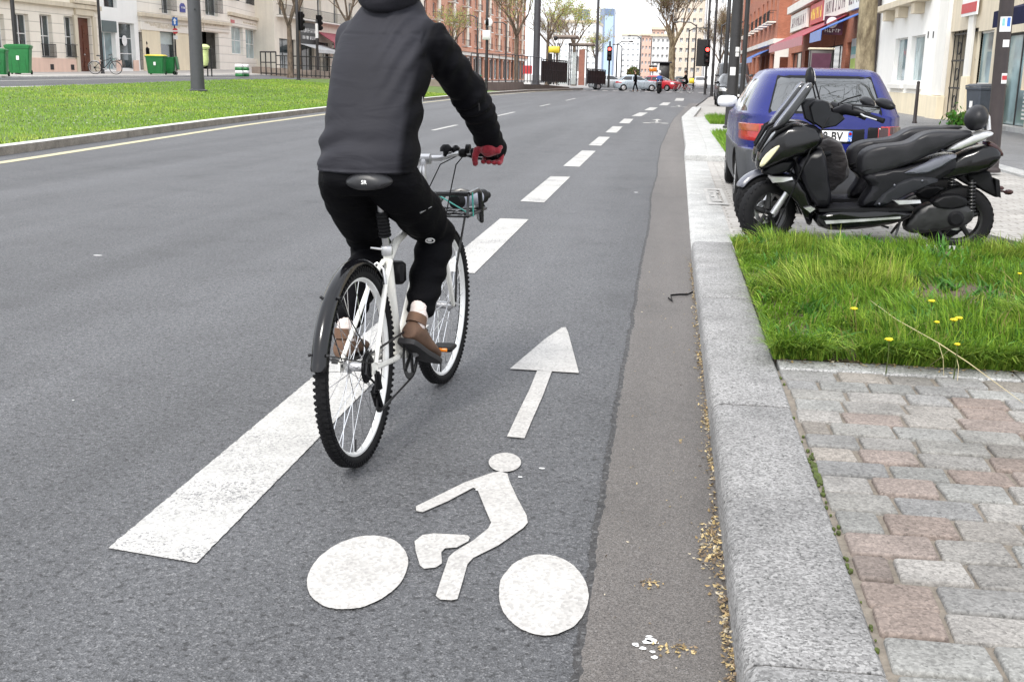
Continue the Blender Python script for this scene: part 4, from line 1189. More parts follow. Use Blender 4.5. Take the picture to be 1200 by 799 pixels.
k = MB(); k.tube([(.62, -.265, 1.222), (.618, -.268, 1.195)], .003, 5); k.tube([(.36, -.115, 1.2), (.355, -.118, 1.16)], .003, 5); k.build('zip_pull', M['black_plastic'], rider)
# --- trousers
tr = MB()
torso(tr, [(.30, .058, .905, .13, .11), (.285, .055, .945, .160, .13), (.285, .055, .985, .160, .125), (.295, .055, 1.03, .15, .115)], 28)
def tleg(hip, knee, ank, s):
    d1 = knee - hip
    limb(tr, [hip, hip + d1 * .25, hip + d1 * .6, knee + d1 * -.03, knee + (ank - knee) * .12, knee + (ank - knee) * .45, knee + (ank - knee) * .90], [.098, .1, .092, .077, .073, .066, .058], 20)
tleg(HIP_R + Vector((0, .0, 0)), KNEE_R, ANK_R, -1); tleg(HIP_L, KNEE_L, ANK_L, 1)
def trouser_folds(co, n):
    d = .007 * noise.noise(co * 8)
    for hip, knee, ank in ((HIP_R, KNEE_R, ANK_R), (HIP_L, KNEE_L, ANK_L)):
        a1, t = seg_d(co, hip, knee); a2, t2 = seg_d(co, knee, ank)
        if min(a1, a2) < .12:
            s = t if a1 < a2 else 1 + t2
            d += .0045 * math.sin(s * 26 + 4 * noise.noise(co * 7)) * (1 if s > .7 else .4)
            break
    return co + n * d
remesh(tr, 'trousers', M['trouser'], .0085, 6, rider, fn=trouser_folds)
# emblem on the right calf, small zip on the thigh
e_c = RL(.63, -.148, .70)
def on_leg(px, py, Y, rad, name, m, ring=True):
    pass
# --- gloves: palm, four fingers round the grip, thumb
def glove(s, wr):
    gm = MB()
    G0, G1 = Vector((.878, s * .195, 1.018)), Vector((.856, s * .308, 1.015))
    ax = (G1 - G0).normalized()
    mid = G0 + (G1 - G0) * .52
    limb(gm, [wr + Vector((-.03, 0, .025)), wr + Vector((.004, 0, -.008)), mid + Vector((-.035, -s * .004, .022))], [.043, .039, .032])
    gm.ball(mid + Vector((-.012, 0, .02)), .041, 14, sc=(1.0, 1.0, .6))
    for i, (o, L) in enumerate(((-.036, .92), (-.012, 1.0), (.013, .96), (.036, .84))):
        c_ = mid + ax * o; pts = []
        for a in (150, 115, 75, 35, -5, -45, -80, -110):
            rr = .034 * (1 if a > -60 else .93)
            pts.append(c_ + Vector((-math.cos(R(a)) * -rr * L, 0, math.sin(R(a)) * rr)) + ax * 0)
        limb(gm, pts, [.0125, .0125, .012, .0118, .0115, .011, .0105, .0095], 10)
    th = G0 + (G1 - G0) * .08
    limb(gm, [mid + Vector((-.03, -s * .03, .022)), th + Vector((-.04, -s * .004, .016)), th + Vector((-.042, -s * .010, -.012)), th + Vector((-.03, -s * .012, -.038))], [.019, .016, .014, .012], 10)
    g_ = remesh(gm, 'glove', M['glove'], .0045, 2, rider, fn=lambda co, n: co + n * .0012 * noise.noise(co * 60))
    return g_
glove(-1, WR_R); glove(1, WR_L)
# --- shoes and socks
def shoe(ank, pitch, yaw, s):
    F = Matrix.Rotation(yaw, 3, 'Z') @ Matrix.Rotation(pitch, 3, 'Y')
    O = ank
    sec = [(-.072, .022, .0, .05), (-.066, .032, -.0, .075), (-.045, .037, -.0, .098), (-.015, .039, .0, .105), (.02, .039, .0, .098), (.06, .041, .0, .078), (.10, .046, .002, .062), (.14, .047, .004, .052), (.175, .041, .006, .044), (.198, .028, .009, .034), (.208, .014, .012, .024)]
    up, so = MB(), MB(); ru, rs = [], []
    for x, hw, z0, h in sec:
        base = -.088 + z0
        ru.append([O + F @ Vector((x, hw * math.copysign(abs(math.cos(t)) ** .7, math.cos(t)) * (1 - .32 * max(0, math.sin(t))), base + .012 + (h - .006) * (.5 + .5 * math.sin(t)))) for t in [2 * math.pi * i / 16 for i in range(16)]])
        kk = 1.1; rs.append([O + F @ Vector((x * 1.03, hw * kk * sg, base + zz)) for sg, zz in ((-1, -.008), (-1.02, .002), (-.96, .012), (.96, .012), (1.02, .002), (1, -.008))])
    up.loft(ru); so.loft(rs)
    sh = up.build('shoe', M['shoe'], rider, subd=1)
    so.build('sole', M['sole'], sh, bevel=.003)
    lc = MB()
    for x in (.045, .065, .085): lc.tube([O + F @ Vector((x, -.02, .0 - (x - .045) * .5)), O + F @ Vector((x + .004, 0, .006 - (x - .045) * .5)), O + F @ Vector((x, .02, .0 - (x - .045) * .5))], .0028, 6)
    lc.build('lace', M['sole'], sh)
    tp = MB(); tp.tube([O + F @ Vector((-.025, 0, -.005)), O + F @ Vector((-.023, 0, .03))], [.044, .043], 14, sq=(1.1, .85)); tp.build('shoe_collar', M['shoe'], sh)
    sk = MB(); limb(sk, [O + Vector((.012, 0, .075)), O + Vector((.0, 0, .03)), O + F @ Vector((-.022, 0, -.01))], [.034, .036, .036], 14); sk.build('sock', M['sock'], rider)
shoe(ANK_R + Vector((-.015, -.004, -.045)), R(31), R(-9), -1)
shoe(ANK_L + Vector((.0, .0, -.045)), R(6), R(4), 1)
def leg_badge():
    """round emblem on the outside-back of the right knee"""
    dg = bpy.context.evaluated_depsgraph_get(); dg.update()
    tro = [o for o in COL.objects if o.name.startswith('trousers')][0]
    mw = rider.matrix_basis
    inv = mw.inverted()
    def hit(px, py):
        o_ = inv @ Vector((0, 0, CAM_H)); d_ = (inv.to_3x3() @ ray(px, py)).normalized()
        ok, loc, n, i = tro.ray_cast(o_, d_)
        return (loc, n) if ok else (None, None)
    loc, n = hit(504, 281)
    if loc:
        a = n.cross(Vector((0, 0, 1))).normalized(); u = a.cross(n).normalized() * -1
        k = MB(); rs = []
        k.lathe([(.014, .001), (.0185, .001), (.0185, .003), (.014, .003)], loc + n * .002, n, 26, closed=True)
        k.lathe([(.008, .001), (.0085, .003)], loc + n * .002 + u * -.002 + a * .002, n, 16)
        k.build('emblem', M['white'], rider)
    loc, n = hit(492, 249); l2, n2 = hit(505, 242)
    if loc and l2:
        k = MB(); k.tube([loc + n * .003, (loc + l2) / 2 + n * .003, l2 + n2 * .003], [.003, .0015, .001], 5); k.build('thigh_zip', M['silver'], rider)
bpy.context.view_layer.update()
leg_badge()

# ================================================================ CARS (x right, y forward, z up; origin on the ground under the middle)
class Body:
    def __init__(s, levels, n=5.0, scale=(1, 1, 1)):
        s.L = [tuple([l[0] * scale[2], l[1] * scale[0], l[2] * scale[1], l[3] * scale[1]]) for l in levels]; s.n = n
    def at(s, z):
        L = s.L
        if z <= L[0][0]: return L[0][1:]
        for a, c in zip(L, L[1:]):
            if z <= c[0]:
                t = (z - a[0]) / (c[0] - a[0]); return tuple(p + (q - p) * t for p, q in zip(a[1:], c[1:]))
        return L[-1][1:]
    def outline(s, z, N):
        hw, yr, yf = s.at(z); yc, hl = (yr + yf) / 2, (yf - yr) / 2; o = []
        for i in range(N):
            t = 2 * math.pi * (i + .5) / N
            c, q = math.cos(t), math.sin(t)
            # denser along the rounded corners
            o.append((hw * math.copysign(abs(c) ** (2 / s.n), c), yc + hl * math.copysign(abs(q) ** (2 / s.n), q), z))
        return o
    def end(s, x, z, front=False):
        hw, yr, yf = s.at(z); yc, hl = (yr + yf) / 2, (yf - yr) / 2
        k = (max(0, 1 - min(1, abs(x / hw)) ** s.n)) ** (1 / s.n)
        return Vector((x, yc + (hl if front else -hl) * k, z))
    def side(s, y, z, sg):
        hw, yr, yf = s.at(z); yc, hl = (yr + yf) / 2, (yf - yr) / 2
        k = (max(0, 1 - min(1, abs((y - yc) / hl)) ** s.n)) ** (1 / s.n)
        return Vector((sg * hw * k, y, z))
    def panel(s, kind, quad, off=.004, N=10, th=.003):
        """a skin patch: quad = 4 corners (u,z) in order; its rim is turned in"""
        b = MB()
        f = {'rear': lambda u, z: s.end(u, z), 'front': lambda u, z: s.end(u, z, True), 'left': lambda u, z: s.side(u, z, -1), 'right': lambda u, z: s.side(u, z, 1)}[kind]
        def nrm(u, z):
            e = .004; a = f(u + e, z) - f(u - e, z); c = f(u, z + e) - f(u, z - e)
            n = a.cross(c)
            if n.length < 1e-9: return Vector((0, 0, 1))
            n.normalize()
            w_ = {'rear': Vector((0, -1, 0)), 'front': Vector((0, 1, 0)), 'left': Vector((-1, 0, 0)), 'right': Vector((1, 0, 0))}[kind]
            return n if n.dot(w_) > 0 else -n
        P4 = [Vector(p) for p in quad]
        vs = []
        for j in range(N + 1):
            for i in range(N + 1):
                a, c = i / N, j / N
                q = P4[0] * (1 - a) * (1 - c) + P4[1] * a * (1 - c) + P4[2] * a * c + P4[3] * (1 - a) * c
                edge = (i in (0, N)) or (j in (0, N))
                vs.append(f(q.x, q.y) + nrm(q.x, q.y) * (off - (off + .001 if edge else 0)))
        W_ = N + 1
        b.add(vs, [(j * W_ + i, j * W_ + i + 1, (j + 1) * W_ + i + 1, (j + 1) * W_ + i) for j in range(N) for i in range(N)])
        return b
def car_wheel(parent, x, y, r, wd, sg, detail=True):
    w_ = MB().lathe([(r * .3, -.01), (r * .3, .01)], (x, y, r), (1, 0, 0), 12).build('wheel', M['steel_dark'], parent)
    t = MB(); t.lathe([(r * .64, -wd / 2), (r * .86, -wd / 2), (r * .97, -wd * .42), (r, -wd * .3), (r, wd * .3), (r * .97, wd * .42), (r * .86, wd / 2), (r * .64, wd / 2)], (x, y, r), (1, 0, 0), 36, closed=True); t.build('tyre', M['rubber'], w_)
    k = MB(); xo = x + sg * wd * .36
    k.lathe([(r * .66, -wd * .35), (r * .66, wd * .35), (r * .6, wd * .3)], (x, y, r), (1, 0, 0), 30)
    k.lathe([(r * .6, 0), (r * .2, sg * .012), (.03, sg * .02)], (xo, y, r), (1, 0, 0), 30)
    if detail:
        for i in range(8):
            a = i * math.pi / 4; k.obox((xo, y, r), (0, math.cos(a), math.sin(a)), (0, -math.sin(a), math.cos(a)), (1, 0, 0), (.05, r * .6), (-.018, .018), (sg * .0, sg * .022))
    k.build('rim', M['silver'], w_)
def make_car(name, label, loc, rz, body, spec, group=None, detail=1):
    root = empty(name, loc, rz); tag(root, label, spec.get('cat', 'car'), group)
    N = 72 if detail else 36
    zs = []
    for a, c in zip(body.L, body.L[1:]):
        k = 3 if detail else 1
        zs += [a[0] + (c[0] - a[0]) * i / k for i in range(k)]
    zs.append(body.L[-1][0])
    b = MB(); b.loft([body.outline(z, N) for z in zs])
    mats = [M[spec['paint']], M[spec.get('lower', spec['paint'])], M['inside']]
    zl = spec.get('lower_z', 0)
    b.m = [1 if sum(b.v[i][2] for i in f) / len(f) < zl else 0 for f in b.f]
    o = b.build('body', mats, root, angle=45)
    if detail:
        c = MB()
        for y in spec['axles']: c.lathe([(spec['r'] * 1.13, -1.2), (spec['r'] * 1.13, 1.2)], (0, y, spec['r'] * .98), (1, 0, 0), 36, mi=2)
        cu = c.build('cutter', [M['inside'], M['inside'], M['inside']], None, angle=0)
        cu.matrix_world = Matrix.Identity(4)
        md = o.modifiers.new('b', 'BOOLEAN'); md.operation = 'DIFFERENCE'; md.object = cu; md.solver = 'EXACT'
        o.parent = None
        me = baked(o); o.modifiers.clear(); old = o.data; o.data = me; bpy.data.meshes.remove(old)
        o.parent = root
        bpy.data.objects.remove(cu)
        me.name = 'body'
        me.polygons.foreach_set('use_smooth', [True] * len(me.polygons)); me.set_sharp_from_angle(angle=R(38))
    for sg in (-1, 1):
        for y in spec['axles']: car_wheel(root, sg * (spec['track']), y, spec['r'], spec.get('tw', .18), sg, detail)
    for nm, kind, quad, m, *ex in spec['panels']:
        body.panel(kind, quad, ex[0] if ex else .004).build(nm, M[m], root, angle=60)
    for sg in (-1, 1):
        y, z = spec['mirror']; p = body.side(y, z, sg)
        k = MB(); k.cbox(p + Vector((sg * .12, 0, .03)), (.24, .1, .14), .035); k.tube([p, p + Vector((sg * .06, 0, .0))], .02, 8)
        k.build('wing_mirror', M[spec.get('mirror_mat', spec['paint'])], root, subd=1 if detail else 0)
    return root
HATCH = [(.17, .70, -1.90, 1.90), (.24, .775, -1.985, 1.985), (.36, .80, -2.02, 2.02), (.50, .812, -2.035, 2.03), (.615, .812, -2.03, 2.03), (.635, .808, -1.985, 1.985), (.72, .812, -1.98, 1.96), (.82, .810, -1.97, 1.92), (.90, .80, -1.955, 1.80), (.955, .785, -1.935, 1.02), (.99, .765, -1.905, .94), (1.1, .715, -1.815, .70), (1.25, .638, -1.68, .40), (1.34, .588, -1.58, .20), (1.375, .555, -1.52, .08), (1.398, .49, -1.42, -.10), (1.41, .36, -1.2, -.30), (1.414, .2, -.95, -.5)]
hb = Body(HATCH, 5.5)
sp = dict(paint='blue_car', lower='bumper', lower_z=.62, axles=(-1.15, 1.39), r=.285, track=.70, tw=.17, mirror=(.62, 1.0), mirror_mat='white_plastic', panels=[
    ('rear_window_surround', 'rear', [(-.665, .965), (.665, .965), (.54, 1.365), (-.54, 1.365)], 'black_plastic', .003),
    ('rear_window', 'rear', [(-.62, .985), (.62, .985), (.52, 1.32), (-.52, 1.32)], 'pale_glass', .008),
    ('tail_panel', 'rear', [(-.775, .715), (.775, .715), (.77, .855), (-.77, .855)], 'blue_car', .002),
    ('number_plate_recess', 'rear', [(-.38, .70), (.38, .70), (.38, .845), (-.38, .845)], 'black_plastic', .005),
    ('side_window', 'left', [(-1.62, .975), (-.72, .975), (-.66, 1.3), (-1.32, 1.3)], 'car_glass'),
    ('side_window', 'left', [(-.66, .975), (.74, .985), (.22, 1.3), (-.60, 1.3)], 'car_glass'),
    ('side_window', 'right', [(-1.62, .975), (-.72, .975), (-.66, 1.3), (-1.32, 1.3)], 'car_glass'),
    ('side_window', 'right', [(-.66, .975), (.74, .985), (.22, 1.3), (-.60, 1.3)], 'car_glass'),
    ('windscreen', 'front', [(-.66, .985), (.66, .985), (.5, 1.33), (-.5, 1.33)], 'car_glass'),
    ('headlight', 'front', [(-.74, .66), (-.45, .66), (-.45, .78), (-.72, .78)], 'clear'), ('headlight', 'front', [(.45, .66), (.74, .66), (.72, .78), (.45, .78)], 'clear'),
    ('side_strip', 'left', [(-1.6, .60), (1.55, .60), (1.55, .64), (-1.6, .64)], 'bumper', .008), ('side_strip', 'right', [(-1.6, .60), (1.55, .60), (1.55, .64), (-1.6, .64)], 'bumper', .008),
    ('bumper_strip', 'rear', [(-.76, .585), (.76, .585), (.76, .60), (-.76, .60)], 'silver', .006)])
blue = make_car('parked_car', 'blue hatchback parked behind the two black scooters, white wing mirror', (1.50, 13.06, .03), R(-.6), hb, sp, 'cars parked along the kerb')
for sg in (-1, 1):
    q = lambda a, c, z0, z1: [(min(sg * a, sg * c), z0), (max(sg * a, sg * c), z0), (max(sg * a, sg * c), z1), (min(sg * a, sg * c), z1)]
    tl = hb.panel('rear', q(.50, .795, .70, .87), .008).build('tail_light', M['red_lens'], blue)
    hb.panel('rear', q(.60, .79, .79, .865), .012).build('indicator_lens', M['amber_lens' if sg < 0 else 'dark_lens'], tl)
    hb.panel('rear', q(.505, .60, .705, .865), .012).build('smoked_lens', M['dark_lens'], tl)
    hb.panel('rear', q(.40, .50, .71, .86), .007).build('dark_trim', M['black_plastic'], blue)
pl = hb.panel('rear', [(-.26, .715), (.26, .715), (.26, .825), (-.26, .825)], .014).build('number_plate', M['plate_white'], blue)
hb.panel('rear', [(.215, .717), (.259, .717), (.259, .823), (.215, .823)], .017).build('plate_strip', M['plate_blue'], pl)
yp = hb.end(0, .77).y
text_mesh('8-BV', .115, 'plate_lettering', M['ink'], Matrix.Translation((.075, yp - .0185, .769)) @ Matrix.Rotation(R(90), 4, 'X') @ Matrix.Scale(.82, 4, (1, 0, 0)), pl, .0008, .0018)
text_mesh('75', .05, 'plate_lettering', M['plate_white'], Matrix.Translation((.237, yp - .0205, .742)) @ Matrix.Rotation(R(90), 4, 'X') @ Matrix.Scale(.7, 4, (1, 0, 0)), pl, .0005)
k = MB(); k.lathe([(.014, -.001), (.014, .001)], (.237, yp - .0205, .797), (0, 1, 0), 14); k.build('plate_emblem', M['red_lens'], pl)
k = MB(); p = hb.end(0, 1.0); k.tube([p + Vector((-.02, -.02, .0)), p + Vector((.2, .05, .12)), p + Vector((.33, .07, .16))], .007, 6); k.build('rear_wiper', M['black_plastic'], blue)
k = MB(); k.tube([(.2, -.3, 1.4), (.2, -.62, 1.75)], [.004, .002], 6); k.build('aerial', M['black_plastic'], blue)

SUV = [(.22, .72, -1.95, 1.98), (.32, .80, -2.03, 2.05), (.5, .85, -2.08, 2.10), (.66, .86, -2.06, 2.08), (.80, .865, -2.04, 2.03), (.92, .855, -2.0, 1.94), (1.0, .835, -1.96, 1.15), (1.06, .80, -1.92, 1.02), (1.25, .72, -1.74, .62), (1.4, .64, -1.58, .3), (1.46, .58, -1.46, .1), (1.49, .46, -1.2, -.2), (1.495, .2, -.9, -.5)]
sb = Body(SUV, 5)
def std_panels(b, H, glass='car_glass', z0=1.05, z1=1.4, yr=-1.6, yf=.85, w0=.70, w1=.56):
    P_ = [('rear_window', 'rear', [(-w0, z0), (w0, z0), (w1, z1), (-w1, z1)], glass), ('windscreen', 'front', [(-w0, z0), (w0, z0), (w1, z1), (-w1, z1)], glass)]
    for sd in ('left', 'right'):
        P_ += [('side_window', sd, [(yr, z0), (-.55, z0), (-.5, z1 - .03), (yr + .38, z1 - .03)], glass), ('side_window', sd, [(-.48, z0), (yf, z0), (yf - .55, z1 - .03), (-.43, z1 - .03)], glass)]
    return P_
spb = dict(paint='black_car', lower='black_plastic', lower_z=.45, axles=(-1.25, 1.3), r=.31, track=.74, tw=.2, mirror=(.75, 1.05), panels=std_panels(sb, 1.5) + [
    ('headlight', 'front', [(-.80, .70), (-.50, .70), (-.52, .86), (-.78, .86)], 'silver'), ('headlight', 'front', [(.50, .70), (.80, .70), (.78, .86), (.52, .86)], 'silver'),
    ('grille', 'front', [(-.42, .58), (.42, .58), (.42, .84), (-.42, .84)], 'black_plastic'), ('number_plate', 'front', [(-.26, .46), (.26, .46), (.26, .57), (-.26, .57)], 'plate_white', .012)])
# facing the camera: front towards -y
make_car('parked_car', 'black car parked nose to the camera beyond the grass islands', (2.95, 54.5, .03), R(180), sb, spb, 'cars parked along the kerb')
VAN = [(.25, .80, -2.2, 2.2), (.4, .92, -2.32, 2.34), (.8, .96, -2.35, 2.36), (1.1, .96, -2.34, 2.28), (1.25, .95, -2.33, 1.75), (1.35, .93, -2.32, 1.6), (1.8, .86, -2.26, 1.15), (2.05, .80, -2.2, .95), (2.12, .7, -2.1, .75), (2.14, .4, -1.8, .4)]
vb = Body(VAN, 6)
spv = dict(cat='van', paint='van_grey', lower='black_plastic', lower_z=.5, axles=(-1.5, 1.5), r=.34, track=.83, tw=.21, mirror=(1.35, 1.4), panels=std_panels(vb, 2.1, z0=1.36, z1=1.9, yr=-2.0, yf=1.35, w0=.85, w1=.75) + [('headlight', 'front', [(-.88, .8), (-.6, .8), (-.62, 1.05), (-.86, 1.05)], 'silver'), ('headlight', 'front', [(.6, .8), (.88, .8), (.86, 1.05), (.62, 1.05)], 'silver')])
make_car('parked_van', 'tall dark van parked beyond the black car', (3.45, 66.5, .03), R(180), vb, spv)
SED = [(.2, .72, -2.0, 2.0), (.3, .80, -2.08, 2.08), (.5, .84, -2.13, 2.13), (.65, .845, -2.12, 2.12), (.78, .84, -2.08, 2.06), (.88, .82, -2.0, 1.9), (.93, .80, -1.75, 1.05), (1.0, .76, -1.68, .92), (1.2, .68, -1.4, .5), (1.35, .58, -1.15, .15), (1.41, .46, -.95, -.05), (1.43, .2, -.7, -.3)]
eb = Body(SED, 4.5)
def far_car(label, x, y, rz, paint, lo='car_glass', group='cars at the crossing'):
    spc = dict(paint=paint, axles=(-1.28, 1.3), r=.3, track=.76, tw=.2, mirror=(.75, .98), panels=std_panels(eb, 1.4, z0=.97, z1=1.33, yr=-1.5, yf=.85, w0=.66, w1=.52) + [('tail_light', 'rear', [(-.8, .7), (-.55, .7), (-.55, .84), (-.8, .84)], 'red_lens'), ('tail_light', 'rear', [(.55, .7), (.8, .7), (.8, .84), (.55, .84)], 'red_lens'), ('headlight', 'front', [(-.78, .64), (-.5, .64), (-.5, .78), (-.76, .78)], 'silver'), ('headlight', 'front', [(.5, .64), (.78, .64), (.76, .78), (.5, .78)], 'silver')])
    return make_car('car', label, (x, y, 0), rz, eb, spc, group, 0)
p = gnd(746, 105); far_car('silver blue car crossing in front of the red car', -3.2, 104.5, R(-80), 'silver_car')
far_car('pale car behind the silver blue car, at the platform end', -5.9, 109.5, R(-76), 'pale_car')
far_car('red car half hidden by the silver blue car', -1.15, 108.5, R(-120), 'red_car')
far_car('white car seen far down the avenue between the kerbs', -1.5, 165, R(0), 'white_car', group='traffic far down the avenue')
far_car('small dark car far down the avenue', 1.2, 190, R(0), 'van_grey', group='traffic far down the avenue')
far_car('white car waiting behind the crossing cyclist', 3.4, 140, R(180), 'white_car', group='traffic far down the avenue')

# ================================================================ SCOOTERS (side outlines measured in the street, 1:1)
SCX, SCY = 1.5, 9.0
def sc(px, py):
    p = atY(840 + px / 3.0722, 40 + py / 3.0731, SCY); return (p.x - SCX, p.z - .03)
def S(poly): return [sc(*p) for p in poly]
map_s = lambda u, w_, d: Vector((u, d, w_))
def make_scooter(name, label, loc, rz, group, fender, steer, apron=False, grey_tail=True):
    root = empty(name, loc, rz); tag(root, label, 'scooter', group)
    def pil(nm, poly, hw, m, par=root, inset=.1, edge=.8, sub=1, y=0, bev=0):
        b = MB(); b.pillow(S(poly), lambda u, w_, d: Vector((u, d + y, w_)), hw, 0, edge, inset)
        return b.build(nm, M[m], par, subd=sub, angle=60)
    # wheels
    FW_ = sc(183, 648); RW_ = sc(868, 640)
    fr, rr_ = .255, .262
    def whl(c, r, wd, par, yaw=0, disc=True):
        C = Vector((c[0], 0, r)); ax = Vector((-math.sin(yaw), math.cos(yaw), 0))
        w_ = MB().lathe([(.018, -.07), (.018, .07)], C, ax, 10).build('wheel', M['steel_dark'], par)
        t = MB(); t.lathe([(r * .66, -wd * .42), (r * .80, -wd / 2), (r * .93, -wd * .40), (r * .99, -wd * .18), (r, 0), (r * .99, wd * .18), (r * .93, wd * .40), (r * .80, wd / 2), (r * .66, wd * .42)], C, ax, 44, closed=True)
        er0 = Vector((math.cos(yaw), math.sin(yaw), 0))
        for i in range(34):
            for s in (-1, 1):
                a = 6.2832 * (i + (.5 if s > 0 else 0)) / 34; er = er0 * math.cos(a) + Vector((0, 0, 1)) * math.sin(a); et = (-er0 * math.sin(a) + Vector((0, 0, 1)) * math.cos(a) + ax * s * .8).normalized()
                t.obox(C + er * (r * .975) + ax * s * wd * .27, er, et, ax, (-.004, .0008), (-.016, .012), (-wd * .10, wd * .10))
        t.build('tyre', M['rubber'], w_)
        k = MB(); k.lathe([(r * .68, -wd * .4), (r * .68, wd * .4), (r * .60, wd * .36), (r * .60, -wd * .36)], C, ax, 36, closed=True)
        for i in range(5):
            a = i * 1.2566 + .3; er = er0 * math.cos(a) + Vector((0, 0, 1)) * math.sin(a)
            k.tube([C + er * .03, C + er * r * .62], [.024, .016], 8, sq=(1, .7))
        k.build('rim', M['steel_dark'], w_)
        if disc:
            k = MB(); k.lathe([(.06, -.002), (.095, -.002), (.095, .002), (.06, .002)], C + ax * wd * .3, ax, 30, closed=True); k.build('brake_disc', M['silver'], w_)
        return w_
    # the front wheel is turned towards the camera: build steered parts round the steering head
    fw_rel = whl(FW_, fr, .115, root, yaw=steer)
    whl(RW_, rr_, .135, root)
    C = Vector((FW_[0], 0, fr)); ax = Vector((-math.sin(steer), math.cos(steer), 0))
    top = Vector((*sc(262, 520), 0)); top = Vector((top[0], 0, top[1]))
    k = MB()
    for s in (-1, 1): k.tube([top + ax * s * .095, C + ax * s * .095 + Vector((-.01, 0, .0))], [.022, .027], 10)
    k.build('fork', M['silver'], root)
    if fender:
        b = MB(); rings = []
        for i in range(15):
            a = R(35 + 115 * i / 14)
            er = Vector((math.cos(a) * math.cos(steer), math.cos(a) * math.sin(steer), math.sin(a)))
            rings.append([C + er * (fr + .03 + z) + ax * y for y, z in [(-.075, -.04), (-.06, .0), (0, .02), (.06, 0), (.075, -.04), (.055, -.01), (0, .008), (-.055, -.01)]])
        b.loft(rings); b.build('front_mudguard', M['grey_body'], root, subd=1)
    else:
        b = MB(); rings = []
        for i in range(9):
            a = R(30 + 62 * i / 8)
            er = Vector((math.cos(a) * math.cos(steer), math.cos(a) * math.sin(steer), math.sin(a)))
            rings.append([C + er * (fr + .02 + z) + ax * y for y, z in [(-.07, -.03), (-.055, .0), (0, .012), (.055, 0), (.07, -.03), (.05, -.01), (0, .004), (-.05, -.01)]])
        b.loft(rings); b.build('front_mudguard', M['black_plastic'], root, subd=1)
    # bodywork
    nose = pil('front_fairing', [(140, 490), (137, 455), (152, 410), (200, 352), (255, 318), (330, 316), (392, 345), (385, 395), (340, 425), (270, 446), (200, 472), (158, 492)], .225, 'gloss_black', inset=.22)
    pil('front_grille', [(150, 500), (182, 512), (270, 500), (300, 440), (235, 455), (180, 475)], .14, 'dark_body')
    for s in (-1, 1):
        b = MB(); b.pillow(S([(148, 478), (158, 446), (190, 410), (234, 386), (222, 408), (192, 446), (166, 476)]), lambda u, w_, d: Vector((u, d + s * (.150 + .12 * (u - sc(149, 0)[0])), w_)), .06, inset=.12)
        b.build('headlight', M['cream_lens'], root, subd=1)
        k = MB(); k.pillow(S([(182, 508), (270, 510), (275, 520), (238, 530), (200, 532)]), lambda u, w_, d: Vector((u, d + s * .165, w_)), .02, inset=.2); k.build('indicator', M['silver'], root)
    pil('windscreen', [(190, 352), (232, 300), (290, 226), (328, 172), (343, 172), (346, 190), (318, 232), (268, 300), (226, 352)], .19, 'smoke', inset=.08, edge=.93)
    for s in (-1, 1):
        k = MB(); k.tube([Vector((sc(150, 420)[0], s * .17, sc(150, 420)[1])), Vector((sc(195, 345)[0], s * .2, sc(195, 345)[1])), Vector((sc(245, 318)[0], s * .2, sc(245, 318)[1]))], [.010, .016, .01], 8)
        k.tube([Vector((sc(165, 425)[0], s * .175, sc(165, 425)[1])), Vector((sc(215, 352)[0], s * .205, sc(215, 352)[1])), Vector((sc(270, 322)[0], s * .2, sc(270, 322)[1]))], [.008, .013, .01], 8)
        k.build('screen_trim', M['black_plastic'], root)
    pil('leg_shield', [(275, 452), (330, 428), (385, 388), (396, 480), (408, 560), (415, 626), (352, 628), (318, 560)], .20, 'dark_body', inset=.06)
    pil('lower_fairing', [(178, 512), (240, 500), (290, 505), (330, 560), (350, 628), (345, 690), (322, 692), (312, 640), (270, 580), (215, 545)], .165, 'gloss_black', inset=.12)
    k = MB(); k.pillow(S([(308, 618), (336, 612), (352, 622), (332, 636)]), map_s, .205, inset=.1); k.build('fairing_fastener', M['silver'], root)
    fl = pil('floorboard', [(330, 632), (420, 626), (560, 622), (690, 622), (712, 634), (690, 662), (560, 690), (430, 702), (352, 698)], .225, 'gloss_black', inset=.1)
    k = MB(); k.pillow(S([(380, 662), (520, 654), (650, 645), (650, 652), (520, 663), (385, 673)]), map_s, .232, inset=.02); k.build('sill_trim', M['silver'], root)
    k = MB(); k.pillow(S([(360, 622), (560, 618), (700, 618), (700, 626), (560, 628), (360, 632)]), map_s, .205, inset=.02); k.build('floor_mat', M['black_plastic'], root)
    pil('under_seat', [(497, 625), (520, 585), (560, 540), (520, 520), (515, 500), (620, 480), (700, 470), (800, 430), (862, 432), (880, 470), (800, 520), (740, 545), (650, 590), (570, 622)], .17, 'dark_body')
    pil('side_panel', [(540, 620), (575, 575), (640, 525), (700, 500), (775, 505), (810, 520), (720, 550), (640, 590), (580, 622)], .195, 'grey_plastic')
    pil('side_cowl', [(640, 500), (700, 478), (770, 440), (840, 422), (868, 432), (800, 470), (740, 502), (690, 500)], .198, 'grey_body', inset=.08)
    pil('seat', [(503, 480), (505, 440), (525, 415), (570, 398), (640, 394), (690, 386), (720, 362), (760, 344), (840, 342), (915, 345), (918, 356), (850, 392), (770, 428), (690, 466), (620, 490), (540, 512), (512, 512)], .165, 'seat_vinyl', inset=.14, sub=2)
    pil('tail', [(735, 512), (800, 470), (860, 430), (960, 385), (1008, 405), (1022, 436), (985, 478), (935, 498), (880, 505), (800, 530)], .155, 'gloss_black', inset=.16)
    pil('tail_light', [(962, 376), (1000, 395), (1024, 432), (1016, 444), (990, 420), (955, 396)], .12, 'dark_lens')
    pil('rear_mudguard', [(880, 500), (945, 490), (980, 482), (985, 530), (1010, 585), (1002, 590), (950, 562), (900, 530)], .07, 'black_plastic')
    k = MB(); k.pillow(S([(990, 515), (1005, 520), (1010, 585), (995, 580)]), map_s, .09, inset=.05); k.build('plate_holder', M['black_plastic'], root)
